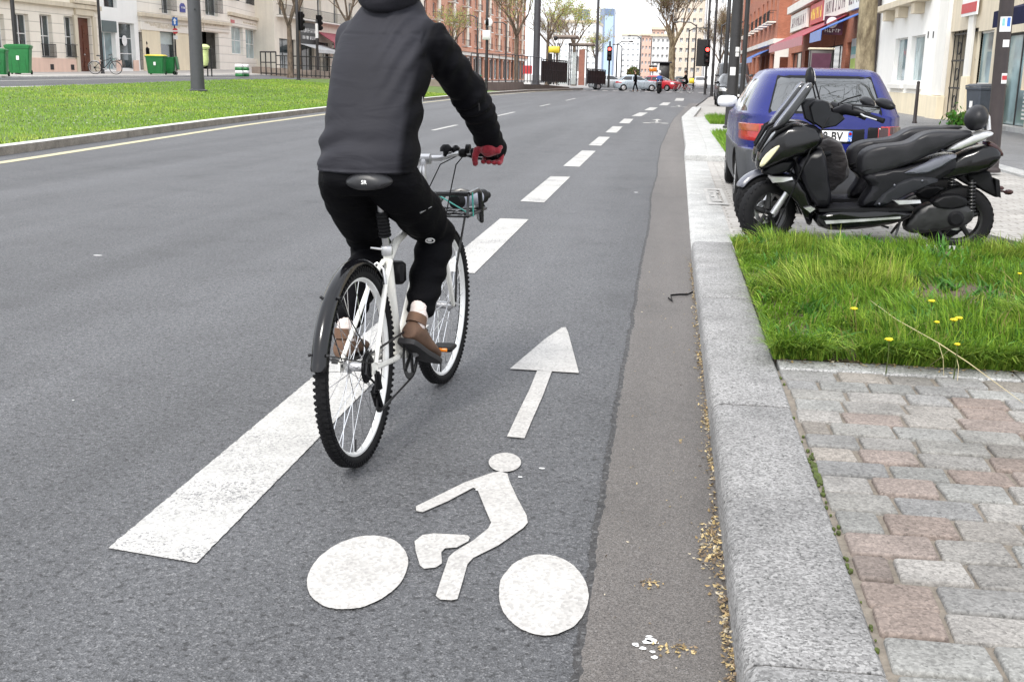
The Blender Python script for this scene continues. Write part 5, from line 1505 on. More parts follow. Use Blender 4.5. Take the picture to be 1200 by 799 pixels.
    for s in (-1, 1):
        p0, p1 = sc(1005, 560), sc(1048, 562); k = MB(); k.tube([(p0[0], s * .05, p0[1]), (p0[0] + .03, s * .13, p0[1])], .008, 8); k.ball((p0[0] + .05, s * .15, p0[1]), .03, 10, sc=(1.2, 1, .7)); k.build('rear_indicator', M['dark_lens'], root)
    if grey_tail:
        pil('grab_rail', [(805, 418), (838, 392), (900, 362), (945, 343), (982, 348), (984, 358), (955, 372), (900, 398), (850, 416), (815, 424)], .172, 'silver', inset=.06)
        c = sc(932, 302)
        k = MB(); k.ball((c[0], 0, c[1]), .1, 18, sc=(.85, 1.35, 1.0), rot=Matrix.Rotation(R(12), 3, 'Y')); br = k.build('passenger_backrest', M['seat_vinyl'], root)
        k = MB(); p0, p1 = sc(965, 300), sc(975, 345); k.tube([(p0[0] - .02, 0, p0[1] + .06), (p0[0] + .015, 0, p0[1]), (p1[0], 0, p1[1])], [.014, .02, .02], 8, sq=(1, 1)); k.build('backrest_bracket', M['silver'], br)
    else:
        pil('grab_rail', [(730, 372), (838, 350), (900, 345), (945, 340), (952, 352), (900, 362), (800, 380)], .172, 'black_plastic', inset=.06)
    for zs, ins in ((.012, .168), ):
        k = MB(); k.tube([Vector((sc(x, y)[0], -.150, sc(x, y)[1])) for x, y in ((515, 490), (560, 480), (640, 462), (700, 440), (780, 402), (850, 376), (905, 362))], .006, 6); k.build('seat_piping', M['black_plastic'], root)
    k = MB()
    for x, y in ((628, 536), (575, 602), (560, 648), (725, 520)): p = sc(x, y); k.lathe([(.007, 0), (.007, .01), (.004, .012)], (p[0], -.19, p[1]), (0, -1, 0), 12)
    k.build('panel_screws', M['grey_body'], root)
    k = MB(); k.tube([Vector((*[sc(400, 300)[0]], -.12, sc(400, 300)[1])), Vector((sc(330, 420)[0], -.21, sc(330, 420)[1])), Vector((sc(280, 540)[0], -.17, sc(280, 540)[1])), Vector((sc(215, 690)[0], -.13, sc(215, 690)[1]))], .006, 6); k.build('brake_hose', M['black_plastic'], root)
    # engine and suspension
    pil('engine', [(655, 690), (690, 640), (740, 605), (800, 590), (880, 600), (925, 622), (912, 668), (870, 690), (800, 700), (720, 712), (680, 712)], .105, 'steel_dark', y=-.05)
    pil('air_box', [(752, 598), (790, 575), (850, 566), (893, 582), (895, 612), (840, 626), (770, 622)], .10, 'black_plastic', y=-.07)
    k = MB(); c = sc(845, 655); k.lathe([(.055, -.02), (.06, 0), (.04, .02)], (c[0], -.16, c[1]), (0, -1, 0), 20); k.build('clutch_cover', M['black_plastic'], root)
    k = MB(); a, c = sc(905, 520), sc(903, 655)
    A_, C_ = Vector((a[0], -.115, a[1])), Vector((c[0], -.115, c[1]))
    k.tube([A_, C_], .012, 8)
    for i in range(9): k.torus(A_ + (C_ - A_) * (.08 + .09 * i), C_ - A_, .026, .007, 16, 6)
    k.build('shock_absorber', M['steel_dark'], root)
    k = MB(); k.pillow(S([(618, 588), (716, 586), (720, 598), (640, 604)]), lambda u, w_, d: Vector((u, d - .215, w_)), .02); k.build('footpeg', M['silver'], root)
    k = MB(); a = sc(650, 690); k.tube([(a[0], -.12, a[1] + .05), (a[0] - .03, -.16, a[1] - .07), (a[0] + .03, -.17, a[1] - .085)], .011, 8); k.tube([(a[0] + .02, .1, a[1]), (a[0] - .02, .14, a[1] - .08)], .011, 8); k.build('centre_stand', M['black_paint'], root)
    k = MB(); a = sc(760, 655); k.lathe([(.03, -.3), (.06, -.24), (.065, .22), (.05, .27)], (a[0] + .18, .19, a[1] + .03), (1, 0, .18), 16); k.build('exhaust', M['steel_dark'], root)
    # steering: bar, grips, levers, mirrors, turned with the wheel
    hc = sc(420, 268); H = Vector((hc[0], 0, hc[1]))
    hl = Vector((-math.sin(steer), math.cos(steer), 0)) * -1           # towards the rider's left (camera side)
    hf = Vector((-math.cos(steer), -math.sin(steer), 0))              # forward along the turned bar
    pil('dashboard', [(332, 262), (350, 240), (378, 236), (402, 244), (414, 282), (450, 286), (462, 306), (430, 332), (380, 342), (345, 318)], .085, 'grey_plastic', inset=.1, sub=0)
    k = MB()
    for s in (1, -1):
        k.tube([H + hl * s * .03 + Vector((0, 0, -.03)), H + hl * s * .12 - hf * .03 + Vector((0, 0, -.0)), H + hl * s * .20 - hf * .07 + Vector((0, 0, -.02)), H + hl * s * .27 - hf * .10 + Vector((0, 0, -.035))], [.034, .045, .036, .02], 10)
    hbk = k.build('handlebar', M['dark_body'], root)
    for s in (1, -1):
        a, c = H + hl * s * .26 - hf * .095 + Vector((0, 0, -.035)), H + hl * s * .385 - hf * .16 + Vector((0, 0, -.075))
        k = MB(); k.tube([a, c], .018, 12); k.lathe([(.02, 0), (.02, .02)], c, (c - a), 12); k.build('grip', M['rubber'], hbk)
        k = MB(); k.tube([a + hf * .03, a + hf * .05 + (c - a) * .3, a + hf * .035 + (c - a) * .95], [.008, .007, .005], 8); k.build('lever', M['silver'], hbk)
        m0 = H + hl * s * .2 - hf * .03; m1 = (H + hl * .30 - hf * .20 + Vector((0, 0, .015))) if s > 0 else (H - hl * .26 + Vector((0, 0, .2))); 
        k = MB(); k.tube([m0, m0 + Vector((0, 0, .03)), m1], .007, 8)
        rot = Matrix.Rotation(math.atan2(hl.y, hl.x), 3, 'Z') @ Matrix.Rotation(R(12 * s), 3, 'Y')
        k.ball(m1 + hl * s * .06 + Vector((0, 0, .03)), .075, 16, sc=(1.5, .55, .5) if s > 0 else (.62, .35, 1.15), rot=rot)
        mm = k.build('mirror', M['dark_body'], hbk)
        k = MB(); n_ = -hf; k.ball(m1 + hl * s * .06 + Vector((0, 0, .03)) + n_ * .017, .068, 14, sc=(1.45, .45, .42) if s > 0 else (.56, .25, 1.08), rot=rot); k.build('mirror_glass', M['chrome'], mm)
    if apron:
        b = MB()
        prof = S([(362, 470), (385, 405), (430, 385), (480, 415), (512, 470), (508, 540), (450, 585), (405, 602), (375, 560)])
        b.pillow(prof, map_s, .24, 0, .85, .1)
        o = remesh(b, 'leg_apron', M['bag_cloth'], .018, 3, root, fn=lambda co, n: co + n * (.03 * noise.noise(co * 7) + .012 * noise.noise(co * 19)))
        k = MB(); a, c = sc(368, 462), sc(438, 442); k.tube([(a[0], -.255, a[1]), ((a[0] + c[0]) / 2, -.27, (a[1] + c[1]) / 2 + .004), (c[0], -.255, c[1])], .022, 8, sq=(1, .35)); k.build('apron_strap', M['grey_plastic'], o)
    return root
make_scooter('scooter', 'nearer black scooter with silver grab rail and round passenger backrest', (SCX, SCY + .02, .03), R(-3), 'black scooters parked side by side', False, R(32))
make_scooter('scooter', 'farther black scooter with grey front mudguard, partly hidden behind the nearer one', (SCX + .02, SCY + .72, .03), R(-3), 'black scooters parked side by side', True, R(22), apron=True, grey_tail=False)

# ================================================================ BUILDINGS
def facade(b, O, U, N, u0, u1, z0, z1, holes, depth=.25, mi=0):
    """wall face in the plane through O with openings (ua,ub,za,zb); reveals run `depth` inwards (against N)"""
    O, U, N = Vector(O), Vector(U), Vector(N); Z = Vector((0, 0, 1))
    us = sorted({u0, u1, *[min(max(h[0], u0), u1) for h in holes], *[min(max(h[1], u0), u1) for h in holes]})
    zs = sorted({z0, z1, *[min(max(h[2], z0), z1) for h in holes], *[min(max(h[3], z0), z1) for h in holes]})
    P = lambda u, z, d=0: O + U * u + Z * z - N * d
    flip = U.cross(Z).dot(N) < 0
    for a, c in zip(us, us[1:]):
        for e, g in zip(zs, zs[1:]):
            um, zm = (a + c) / 2, (e + g) / 2
            if any(h[0] < um < h[1] and h[2] < zm < h[3] for h in holes): continue
            f = (0, 1, 2, 3) if not flip else (3, 2, 1, 0)
            b.add([P(a, e), P(c, e), P(c, g), P(a, g)], [f], mi)
    for (a, c, e, g) in holes:
        for q in ([P(a, e), P(c, e), P(c, e, depth), P(a, e, depth)], [P(a, g), P(c, g), P(c, g, depth), P(a, g, depth)], [P(a, e), P(a, g), P(a, g, depth), P(a, e, depth)], [P(c, e), P(c, g), P(c, g, depth), P(c, e, depth)]):
            b.add(q, [(0, 1, 2, 3)], mi)
def window(parent, O, U, N, h, depth, frame='pale_frame', pane='window_dark', fw=.06, mull=1, trans=0, name='window'):
    O, U, N = Vector(O), Vector(U), Vector(N); Z = Vector((0, 0, 1)); a, c, e, g = h
    b = MB(); d0, d1 = -depth + .01, -depth + .07
    bar = lambda u0, u1, z0, z1, x=0: b.obox(O, U, N, Z, (u0, u1), (d0 - x, d1 - x), (z0, z1))
    bar(a, a + fw, e, g); bar(c - fw, c, e, g); bar(a + fw, c - fw, g - fw, g); bar(a + fw, c - fw, e, e + fw)
    for i in range(mull):
        m = a + (c - a) * (i + 1) / (mull + 1); bar(m - fw * .5, m + fw * .5, e + fw, g - fw, .004)
    for i in range(trans):
        m = e + (g - e) * (i + 1) / (trans + 1); bar(a + fw, c - fw, m - fw * .4, m + fw * .4, .008)
    w_ = b.build(name, M[frame], parent)
    k = MB(); k.obox(O, U, N, Z, (a + fw * .5, c - fw * .5), (d0 + .01, d0 + .025), (e + fw * .5, g - fw * .5)); k.build('pane', M[pane], w_)
    return w_
def balcony(parent, O, U, N, u0, u1, z, h=.95, out=.25, sp=.11, slab=True, name='balcony'):
    O, U, N = Vector(O), Vector(U), Vector(N); Z = Vector((0, 0, 1)); b = MB()
    b.obox(O, U, N, Z, (u0, u1), (out - .03, out), (z + h - .04, z + h)); b.obox(O, U, N, Z, (u0, u1), (out - .03, out), (z + .05, z + .08))
    for s in (u0, u1): b.obox(O, U, N, Z, (s - .015, s + .015), (0, out), (z + h - .04, z + h)); b.obox(O, U, N, Z, (s - .015, s + .015), (0, out), (z + .05, z + .08))
    n = max(2, int((u1 - u0) / sp))
    for i in range(n + 1):
        u = u0 + (u1 - u0) * i / n; b.obox(O, U, N, Z, (u - .011, u + .011), (out - .026, out - .004), (z + .03, z + h - .02))
    r = b.build(name, M['iron'], parent)
    if slab:
        k = MB(); k.obox(O, U, N, Z, (u0 - .1, u1 + .1), (0, out + .1), (z - .12, z)); k.build('balcony_slab', M['white_trim'], r)
    return r
def oblock(parent, nm, m, O, U, N, u, d, z):
    b = MB(); b.obox(O, U, N, (0, 0, 1), u, d, z); return b.build(nm, M[m], parent, bevel=.01 if (u[1] - u[0]) < 30 else 0)
def strokes(parent, nm, m, O, U, N, u0, u1, z, h, seed=1, d=.02):
    """a line of lettering too small to read in the photo"""
    r_ = random.Random(seed); b = MB(); u = u0
    while u < u1:
        L = r_.uniform(.5, .95) * h
        b.obox(O, U, N, (0, 0, 1), (u, u + L * .25), (d, d + .012), (z, z + h))
        if r_.random() < .7: b.obox(O, U, N, (0, 0, 1), (u + L * .25, u + L * .8), (d, d + .012), (z + h * r_.choice((0, .42, .8)), z + h * r_.choice((.2, .6, 1.0)) + .001))
        u += L * (1.9 if r_.random() < .13 else 1.15)
    return b.build(nm, M[m], parent)
UY, NX, NW = Vector((0, 1, 0)), Vector((1, 0, 0)), Vector((-1, 0, 0))
FX = -34.0
def W1(x, y): p = atX(x, y, FX); return p.y, p.z
def rect(x0, y0, x1, y1):
    a, c = W1(x0, y1), W1(x1, y0); return (a[0], c[0], a[1], c[1])
def building(name, label, O, y0, y1, H, wallm, holes, plinth=None, depth=.3, N=NX, back=12, z0=-.3, group=None, roof=True):
    root = empty(name, O, 0, local=False); tag(root, label, 'building', group)
    b = MB(); facade(b, (O[0], 0, 0), UY, N, y0, y1, z0, H, holes, depth)
    Z = Vector((0, 0, 1)); o = Vector((O[0], 0, 0))
    for y in (y0, y1): b.obox(o, UY, N, Z, (y - .005 if y == y1 else y, y if y == y1 else y + .005), (-back, 0), (z0, H))
    b.obox(o, UY, N, Z, (y0, y1), (-back, -back + .01), (z0, H)); b.obox(o, UY, N, Z, (y0 + .02, y1 - .02), (-depth - 1.6, -depth - 1.5), (z0, H - .02), 1)
    b.build('wall', [M[wallm], M['inside']], root)
    if roof: oblock(root, 'roof', 'slate', o, UY, N, (y0 - .1, y1 + .1), (-back - .1, .25), (H, H + .25))
    return root, o
# --- west side, 1: cream apartment house on a peach plinth
Y0, Y1 = 44.0, W1(118, 50)[0]
h1 = [rect(-30, 17, 4, 56), rect(20, 17, 33, 62), rect(50, 18, 60, 67), rect(78, 20, 86, 67), rect(94, 22, 106, 82.5)]
h1[4] = (h1[4][0], h1[4][1], .9, h1[4][3])
up1 = [(y, y + 1.2, 5.8, 7.9) for y in (46.5, 49.5, 52.5, 55.5, 58.5, 61.5)]
r1, o1 = building('apartment_house', 'cream apartment house with peach plinth and brown double door', (FX, 55, 1.0), Y0, Y1, 17, 'cream', h1 + up1)
for h, mu in zip(h1[:4], (2, 1, 1, 1)): window(r1, o1, UY, NX, h, .3, 'pale_frame', 'window_dark', mull=mu, trans=1)
for h in up1: window(r1, o1, UY, NX, h, .3, 'pale_frame', 'window_dark')
for h in h1[2:4]: balcony(r1, o1, UY, NX, h[0] - .05, h[1] + .05, h[2] - .05, .75, .12, .1, False, 'window_railing')
d_ = h1[4]
b = MB(); b.obox(o1, UY, NX, (0, 0, 1), (d_[0], d_[1]), (-.28, -.2), (d_[2], d_[3]))
for i in range(2):
    for j in range(3): b.obox(o1, UY, NX, (0, 0, 1), (d_[0] + .1 + i * (d_[1] - d_[0]) / 2, d_[0] + (i + 1) * (d_[1] - d_[0]) / 2 - .1), (-.2, -.17), (d_[2] + .2 + j * .9, d_[2] + .95 + j * .9))
door = b.build('door', M['door_wood'], r1); b = MB(); b.ball(o1 + UY * (sum(d_[:2]) / 2 + .1) + NX * -.15 + Vector((0, 0, d_[2] + 1.1)), .05); b.build('handle', M['silver'], door)
oblock(r1, 'plinth', 'peach', o1, UY, NX, (Y0, d_[0] - .15), (0, .06), (.2, W1(60, 68.5)[1])); oblock(r1, 'plinth', 'peach', o1, UY, NX, (d_[1] + .15, Y1), (0, .06), (.2, W1(60, 68.5)[1]))
oblock(r1, 'string_course', 'stone_trim', o1, UY, NX, (Y0, Y1), (0, .22), (4.55, 4.8))
for a, c in (((d_[0] - .45, d_[0] - .08), 0), ((d_[1] + .08, d_[1] + .45), 0)): oblock(r1, 'door_surround', 'stone_trim', o1, UY, NX, a, (0, .12), (1.0, d_[3] + .1))
oblock(r1, 'door_pediment', 'stone_trim', o1, UY, NX, (d_[0] - .6, d_[1] + .6), (0, .3), (d_[3] + .75, d_[3] + .95)); oblock(r1, 'door_pediment', 'stone_trim', o1, UY, NX, (d_[0] - .25, d_[1] + .25), (0, .14), (d_[3] + .12, d_[3] + .7))
for y in (W1(60, 80)[0], W1(84, 80)[0]): oblock(r1, 'cellar_vent', 'iron', o1, UY, NX, (y - .18, y + .18), (.062, .075), (1.12, 1.42))
for zz in (2.85, 2.45): oblock(r1, 'nameplate', 'window_dark', o1, UY, NX, (W1(88, 40)[0] - .1, W1(88, 40)[0] + .12), (0, .03), (zz, zz + .22))
# --- 2: narrow white house with two shopfront doors
Y2 = W1(163, 50)[0]
h2 = [rect(119.5, 38, 135, 82), rect(142, 28, 157, 81), rect(122, -6, 136, 8)]
r2, o2 = building('white_house', 'narrow white house between the cream and the beige corner building', (FX, (Y1 + Y2) / 2, 1.1), Y1, Y2, 16, 'white_wall', h2)
window(r2, o2, UY, NX, h2[0], .3, 'pale_frame', 'window_blue', mull=1); window(r2, o2, UY, NX, h2[1], .3, 'pale_frame', 'window_dark', mull=0, trans=2); window(r2, o2, UY, NX, h2[2], .3, 'dark_frame', 'window_dark')
a = rect(119.5, 25.5, 135, 37.5); oblock(r2, 'shop_panel', 'grey_panel', o2, UY, NX, a[:2], (0, .08), a[2:])
k = MB(); q = W1(149, 48); k.lathe([(.32, 0), (.32, .02)], o2 + UY * q[0] + Vector((0, 0, q[1])) + NX * -.19, NX, 24); k.build('door_disc', M['white'], r2)
for x in (139, 159): a = rect(x - 2.6, 71, x + 2.6, 84); oblock(r2, 'plinth', 'peach', o2, UY, NX, a[:2], (0, .07), (.3, a[3]))
# --- 3: beige corner building, shop floor, first floor balconies
Y3 = W1(268, 50)[0]
h3 = [rect(165, 38, 168, 82), rect(187, 38, 206, 70), rect(238, 39, 256, 81)]
up3 = [rect(190, -12, 199, 16), rect(241, -14, 254, 18)]
r3, o3 = building('corner_building', 'beige corner building with long sign band and yellow shopfront', (FX, (Y2 + Y3) / 2, 1.2), Y2, Y3, 20, 'corner_wall', h3 + up3)
window(r3, o3, UY, NX, h3[1], .3, 'dark_frame', 'shutter', mull=0, trans=0)
a = rect(187, 53, 206, 70); oblock(r3, 'shop_counter', 'window_dark', o3, UY, NX, (a[0] + .1, a[1] - .1), (-.24, -.2), a[2:])
for h in up3: window(r3, o3, UY, NX, h, .3, 'pale_frame', 'window_dark'); balcony(r3, o3, UY, NX, h[0] - .4, h[1] + .4, h[2] + .2, 1.0, .25, .14, False)
for x0, x1 in ((168.5, 186.5), (206.5, 224)): a = rect(x0, 35, x1, 81.5); oblock(r3, 'yellow_panel', 'yellow_wall', o3, UY, NX, a[:2], (0, .05), (.9, a[3]))
a = rect(164, 23, 230, 35); sg3 = oblock(r3, 'sign_band', 'stone_trim', o3, UY, NX, a[:2], (0, .1), a[2:])
for i, (y, l) in enumerate(((26.8, (168, 218)), (29.5, (174, 210)), (32.3, (181, 204)))):
    q0, q1 = W1(l[0], y), W1(l[1], y); strokes(sg3, 'lettering', 'stone_trim', o3, UY, NX, q0[0], q1[0], q0[1] - .05, .13, i, .1)
sg3.data.materials[0] = M['corner_wall']
a = rect(238, 24, 268, 36); sg4 = oblock(r3, 'sign_band', 'corner_wall', o3, UY, NX, a[:2], (0, .1), a[2:]); strokes(sg4, 'lettering', 'stone_trim', o3, UY, NX, a[0] + .2, a[0] + 3.6, a[2] + .38, .26, 9, .1)
oblock(r3, 'cornice', 'stone_trim', o3, UY, NX, (Y2, Y3), (0, .35), (W1(180, 21)[1], W1(180, 21)[1] + .22))
q = W1(213.5, 9.5); k = MB(); k.prism([(-.42, -.3), (.42, -.3), (.42, .12), (.2, .3), (-.2, .3), (-.42, .12)], lambda u, w_, d: o3 + UY * (q[0] + u) + Vector((0, 0, q[1] + w_)) + NX * d, .0, .05); pq = k.build('street_plaque', M['plaque_blue'], r3); strokes(pq, 'lettering', 'white', o3, UY, NX, q[0] - .28, q[0] + .24, q[1] - .05, .14, 5, .05)
# its flank, turned into the side street
Uf = Vector((-.16, .987, 0)); Nf = Vector((.987, .16, 0)); of = Vector((FX, Y3, 0)); L3 = 12.5
hf3 = [(1.0, 5.2, 2.5, 4.6), (6.2, 10.4, 2.2, 4.6)]; uf3 = [(1.0, 3.2, 6.6, 8.7), (6.8, 9.0, 6.6, 8.7)]
b = MB(); facade(b, of, Uf, Nf, 0, L3, -.3, 20, hf3 + uf3, .3); b.obox(of, Uf, Nf, (0, 0, 1), (0, L3), (-9, -2.0), (-.3, 20)); b.build('flank_wall', M['corner_wall'], r3)
for h in hf3: window(r3, of, Uf, Nf, h, .3, 'pale_frame', 'window_blue', mull=1, trans=1)
for h in uf3: window(r3, of, Uf, Nf, h, .3); balcony(r3, of, Uf, Nf, h[0] - .25, h[1] + .25, h[2] - .05, .8, .2, .14, False)
oblock(r3, 'cornice', 'stone_trim', of, Uf, Nf, (0, L3), (0, .3), (5.35, 5.6)); s5 = oblock(r3, 'sign_band', 'corner_wall', of, Uf, Nf, (.1, L3 - .1), (0, .1), (4.62, 5.3))
oblock(s5, 'sign_plate', 'sign_red', of, Uf, Nf, (.5, 1.8), (.1, .13), (4.8, 5.05)); strokes(s5, 'lettering', 'stone_trim', of, Uf, Nf, 5, 11, 4.95, .13, 4, .1)
# --- 4: cream block with the cafe beyond the side street
Y4a, Y4b = W1(322, 60)[0], W1(470, 60)[0]
hs4 = []
n4 = 9
for i in range(n4):
    yc_ = Y4a + 2 + (Y4b - Y4a - 3) * i / (n4 - 1)
    for k_ in range(4): hs4.append((yc_ - .65, yc_ + .65, 6.0 + 3.3 * k_, 8.3 + 3.3 * k_))
sh4 = [(Y4a + 1.2 + 5.2 * i, Y4a + 5.6 + 5.2 * i, .6, 4.0) for i in range(int((Y4b - Y4a - 2) / 5.2))]
r4, o4 = building('cafe_building', 'cream stone block above the cafe with red and black awnings', (FX, (Y4a + Y4b) / 2, 1.0), Y4a, Y4b, 19, 'cream_smooth', hs4 + sh4)
for h in hs4:
    window(r4, o4, UY, NX, h, .3, 'pale_frame', 'window_dark')
for k_ in range(2): balcony(r4, o4, UY, NX, Y4a + .8, Y4b - .8, 5.9 + k_ * 3.3, .95, .5, .3)
for h in sh4: window(r4, o4, UY, NX, h, .3, 'dark_frame', 'window_dark', mull=2)
a0 = rect(350, 44, 372, 52); b = MB(); b.obox(o4, UY, NX, (0, 0, 1), (a0[0], a0[1]), (0, .15), (a0[2] - .1, a0[3] + 1.2)); sgn = b.build('sign_band', M['ink'], r4)
strokes(sgn, 'lettering', 'white', o4, UY, NX, a0[0] + .3, a0[1] - .5, a0[3] + .3, .4, 3, .15); strokes(sgn, 'lettering', 'white', o4, UY, NX, a0[0] + .6, a0[1] - .8, a0[3] - .3, .3, 8, .15)
def awning(parent, O, U, N, u0, u1, z, out, drop, m, val=.3):
    b = MB(); O, U, N = Vector(O), Vector(U), Vector(N); Z = Vector((0, 0, 1)); n = 6; vs = []
    P = lambda u, d, zz: O + U * u + N * d + Z * zz
    prof = [(0.02, z), (out, z - drop), (out, z - drop - val), (out - .02, z - drop - val), (out - .03, z - drop - .02), (.02, z - .05)]
    b.loft([[P(u, d, zz) for d, zz in prof] for u in [u0 + (u1 - u0) * i / n for i in range(n + 1)]])
    return b.build('awning', M[m], parent)
awning(r4, o4, UY, NX, a0[0], a0[1] + 2, a0[2] + .1, 1.9, .55, 'awning_grey')
a1 = rect(373, 40, 392, 58); awning(r4, o4, UY, NX, a1[0], a1[1] + 6, a1[3], 1.6, 1.0, 'awning_red', .5)
# --- 5: long orange brick block
Y5a, Y5b = 146.0, 262.0
hs5, bal5, sh5 = [], [], []
ny = 20
for i in range(ny):
    yc_ = Y5a + 3 + (Y5b - Y5a - 6) * i / (ny - 1)
    for k_ in range(4): hs5.append((yc_ - 1.0, yc_ + 1.0, 5.9 + 3.1 * k_, 7.9 + 3.1 * k_)); 
    sh5.append((yc_ - 2.4, yc_ + 2.4, .2, 4.1))
r5, o5 = building('brick_apartment_block', 'long orange brick apartment block with white shopfronts and balconies', (FX, 200, 0), Y5a, Y5b, 18.5, 'brick_orange', hs5 + sh5)
for i, h in enumerate(hs5): window(r5, o5, UY, NX, h, .3, 'pale_frame', 'window_dark', fw=.12)
for i in range(ny):
    if i % 2 == 0:
        yc_ = Y5a + 3 + (Y5b - Y5a - 6) * i / (ny - 1)
        for k_ in range(4): balcony(r5, o5, UY, NX, yc_ - 1.7, yc_ + 1.7, 5.6 + 3.1 * k_, 1.0, .9, .4)
for i, h in enumerate(sh5): window(r5, o5, UY, NX, h, .5, 'pale_frame', 'window_dark' if i % 3 else 'window_blue', fw=.3, mull=1)
oblock(r5, 'shop_fascia', 'white_trim', o5, UY, NX, (Y5a, Y5b), (0, .5), (4.2, 4.7)); oblock(r5, 'brick_band', 'brick_orange', o5, UY, NX, (Y5a, Y5b), (0, .8), (4.75, 5.3))
for i in range(0, ny, 2):
    yc_ = Y5a + 5.7 + (Y5b - Y5a - 6) * i / (ny - 1); oblock(r5, 'cream_bay', 'cream_smooth', o5, UY, NX, (yc_ - .9, yc_ + .9), (0, .25), (5.5, 18))
b = MB(); b.obox((FX, 0, 0), NX, UY, (0, 0, 1), (-12, .3), (Y5a - .3, Y5a - .02), (-.3, 18.5)); b.build('gable_wall', M['brick_orange'], r5)
# --- east side: white house with windows and arch, shop with navy awning, brick houses
EX = 9.4
def E1(x, y): p = atX(x, y, EX); return p.y, p.z
def rectE(x0, y0, x1, y1):
    a, c = E1(x1, y1), E1(x0, y0); return (a[0], c[0], a[1], c[1])
YEa, YEb = E1(1113, 50)[0], E1(1009, 50)[0]
he = [rectE(1069, 43, 1079, 96), rectE(1050, 46, 1059, 96)]
rE, oE = building('white_stone_house', 'white rendered house with two narrow windows and beige plinth', (EX, (YEa + YEb) / 2, .05), YEa, YEb, 14, 'white_wall', he, N=NW, depth=.22)
for h in he: window(rE, oE, UY, NW, h, .22, 'white', 'window_blue', mull=0, fw=.05); oblock(rE, 'window_sill', 'white_trim', oE, UY, NW, (h[0] - .15, h[1] + .15), (0, .16), (h[2] - .28, h[2] - .1))
pz = E1(1100, 112)[1]
oblock(rE, 'plinth', 'yellow_wall', oE, UY, NW, (YEa, YEb), (0, .09), (0, pz))
oblock(rE, 'pilaster', 'white_trim', oE, UY, NW, (YEa, YEa + 1.4), (.0, .14), (pz, 12)); oblock(rE, 'pilaster_foot', 'yellow_wall', oE, UY, NW, (YEa - .1, YEa + 1.5), (0, .26), (0, pz - .02))
oblock(rE, 'ledge', 'stone_trim', oE, UY, NW, (E1(1092, 5)[0], E1(1040, 5)[0]), (0, .5), (E1(1066, 8)[1], E1(1066, 8)[1] + .25))
for x in (1048, 1063, 1082): a = E1(x, 10)[0]; oblock(rE, 'corbel', 'stone_trim', oE, UY, NW, (a - .3, a + .3), (0, .4), (E1(1066, 8)[1] - .42, E1(1066, 8)[1] - .005))
for x in (1088, 1094): a = E1(x, 41); oblock(rE, 'house_number', 'iron', oE, UY, NW, (a[0] - .06, a[0] + .06), (0, .02), (a[1] - .12, a[1] + .12))
# arch over the doorway at its far end
b = MB(); ya, yb = E1(1031, 30)[0], E1(1010, 30)[0]; ym, hw_ = (ya + yb) / 2, (yb - ya) / 2
for i in range(12):
    t0, t1 = math.pi * i / 12, math.pi * (i + 1) / 12
    for (r0_, r1_, d) in ((hw_ * .8, hw_ * 1.0, .18),):
        pts = [(ym + r0_ * math.cos(t0), 3.6 + r0_ * math.sin(t0)), (ym + r1_ * math.cos(t0), 3.6 + r1_ * math.sin(t0)), (ym + r1_ * math.cos(t1), 3.6 + r1_ * math.sin(t1)), (ym + r0_ * math.cos(t1), 3.6 + r0_ * math.sin(t1))]
        b.prism(pts, lambda u, w_, dd: oE + UY * u + Vector((0, 0, w_)) + NW * dd, 0.0, d)
for s in (-1, 1): b.obox(oE, UY, NW, (0, 0, 1), (ym + s * hw_ * .9 - hw_ * .1, ym + s * hw_ * .9 + hw_ * .1), (0, .18), (0, 3.6))
b.build('door_arch', M['white_trim'], rE)
k = MB(); dp = E1(1030, 50)[0]; k.tube([oE + UY * dp + NW * .15 + Vector((0, 0, 0)), oE + UY * dp + NW * .15 + Vector((0, 0, 13))], .12, 10); k.build('downpipe', M['brown_pole'], rE)
# shop
YSa, YSb = 20.0, YEa - .02
hS = [rectE(1113, 38, 1134, 150), rectE(1142, 38, 1158, 100), rectE(1177, 40, 1199, 150), rectE(1204, 40, 1300, 110)]
hS = [(a, c, .12 if i in (0, 2) else e, g) for i, (a, c, e, g) in enumerate(hS)]
rS, oS = building('corner_shop', 'shop with navy awning, black iron gate and white panels', (EX, 28, .05), YSa, YSb, 13, 'stone_trim', hS, N=NW, depth=.2)
window(rS, oS, UY, NW, hS[1], .2, 'white', 'window_blue', mull=0); window(rS, oS, UY, NW, hS[3], .2, 'dark_frame', 'window_blue', mull=1)
window(rS, oS, UY, NW, hS[2], .2, 'dark_frame', 'window_blue', mull=1, name='shop_door')
def gate(h):
    b = MB(); Z = (0, 0, 1); a, c, e, g = h
    for u in (a, c - .06): b.obox(oS, UY, NW, Z, (u, u + .06), (-.16, -.1), (e, g))
    for z in (e + .1, e + 1.0, e + 1.9, g - .1): b.obox(oS, UY, NW, Z, (a, c), (-.15, -.11), (z - .03, z + .03))
    n = 7
    for i in range(n): u = a + (c - a) * (i + .5) / n; b.obox(oS, UY, NW, Z, (u - .014, u + .014), (-.144, -.116), (e, g))
    for zc_ in (e + .55, e + 1.45, e + 2.3):
        for s in (.28, .72):
            b.torus(oS + UY * (a + (c - a) * s) + NW * -.13 + Vector((0, 0, zc_)), NW, .2, .018, 20, 6)
    return b.build('iron_gate', M['iron'], rS)
gate(hS[0])
pa, pc = E1(1142, 60)[0], E1(1134, 60)[0]
oblock(rS, 'door_pier', 'yellow_wall', oS, UY, NW, (pa + .12, pc), (0, .12), (0, 1.5)); oblock(rS, 'door_pier', 'white_trim', oS, UY, NW, (pa + .17, pc - .05), (0, .09), (1.5, 4.2))
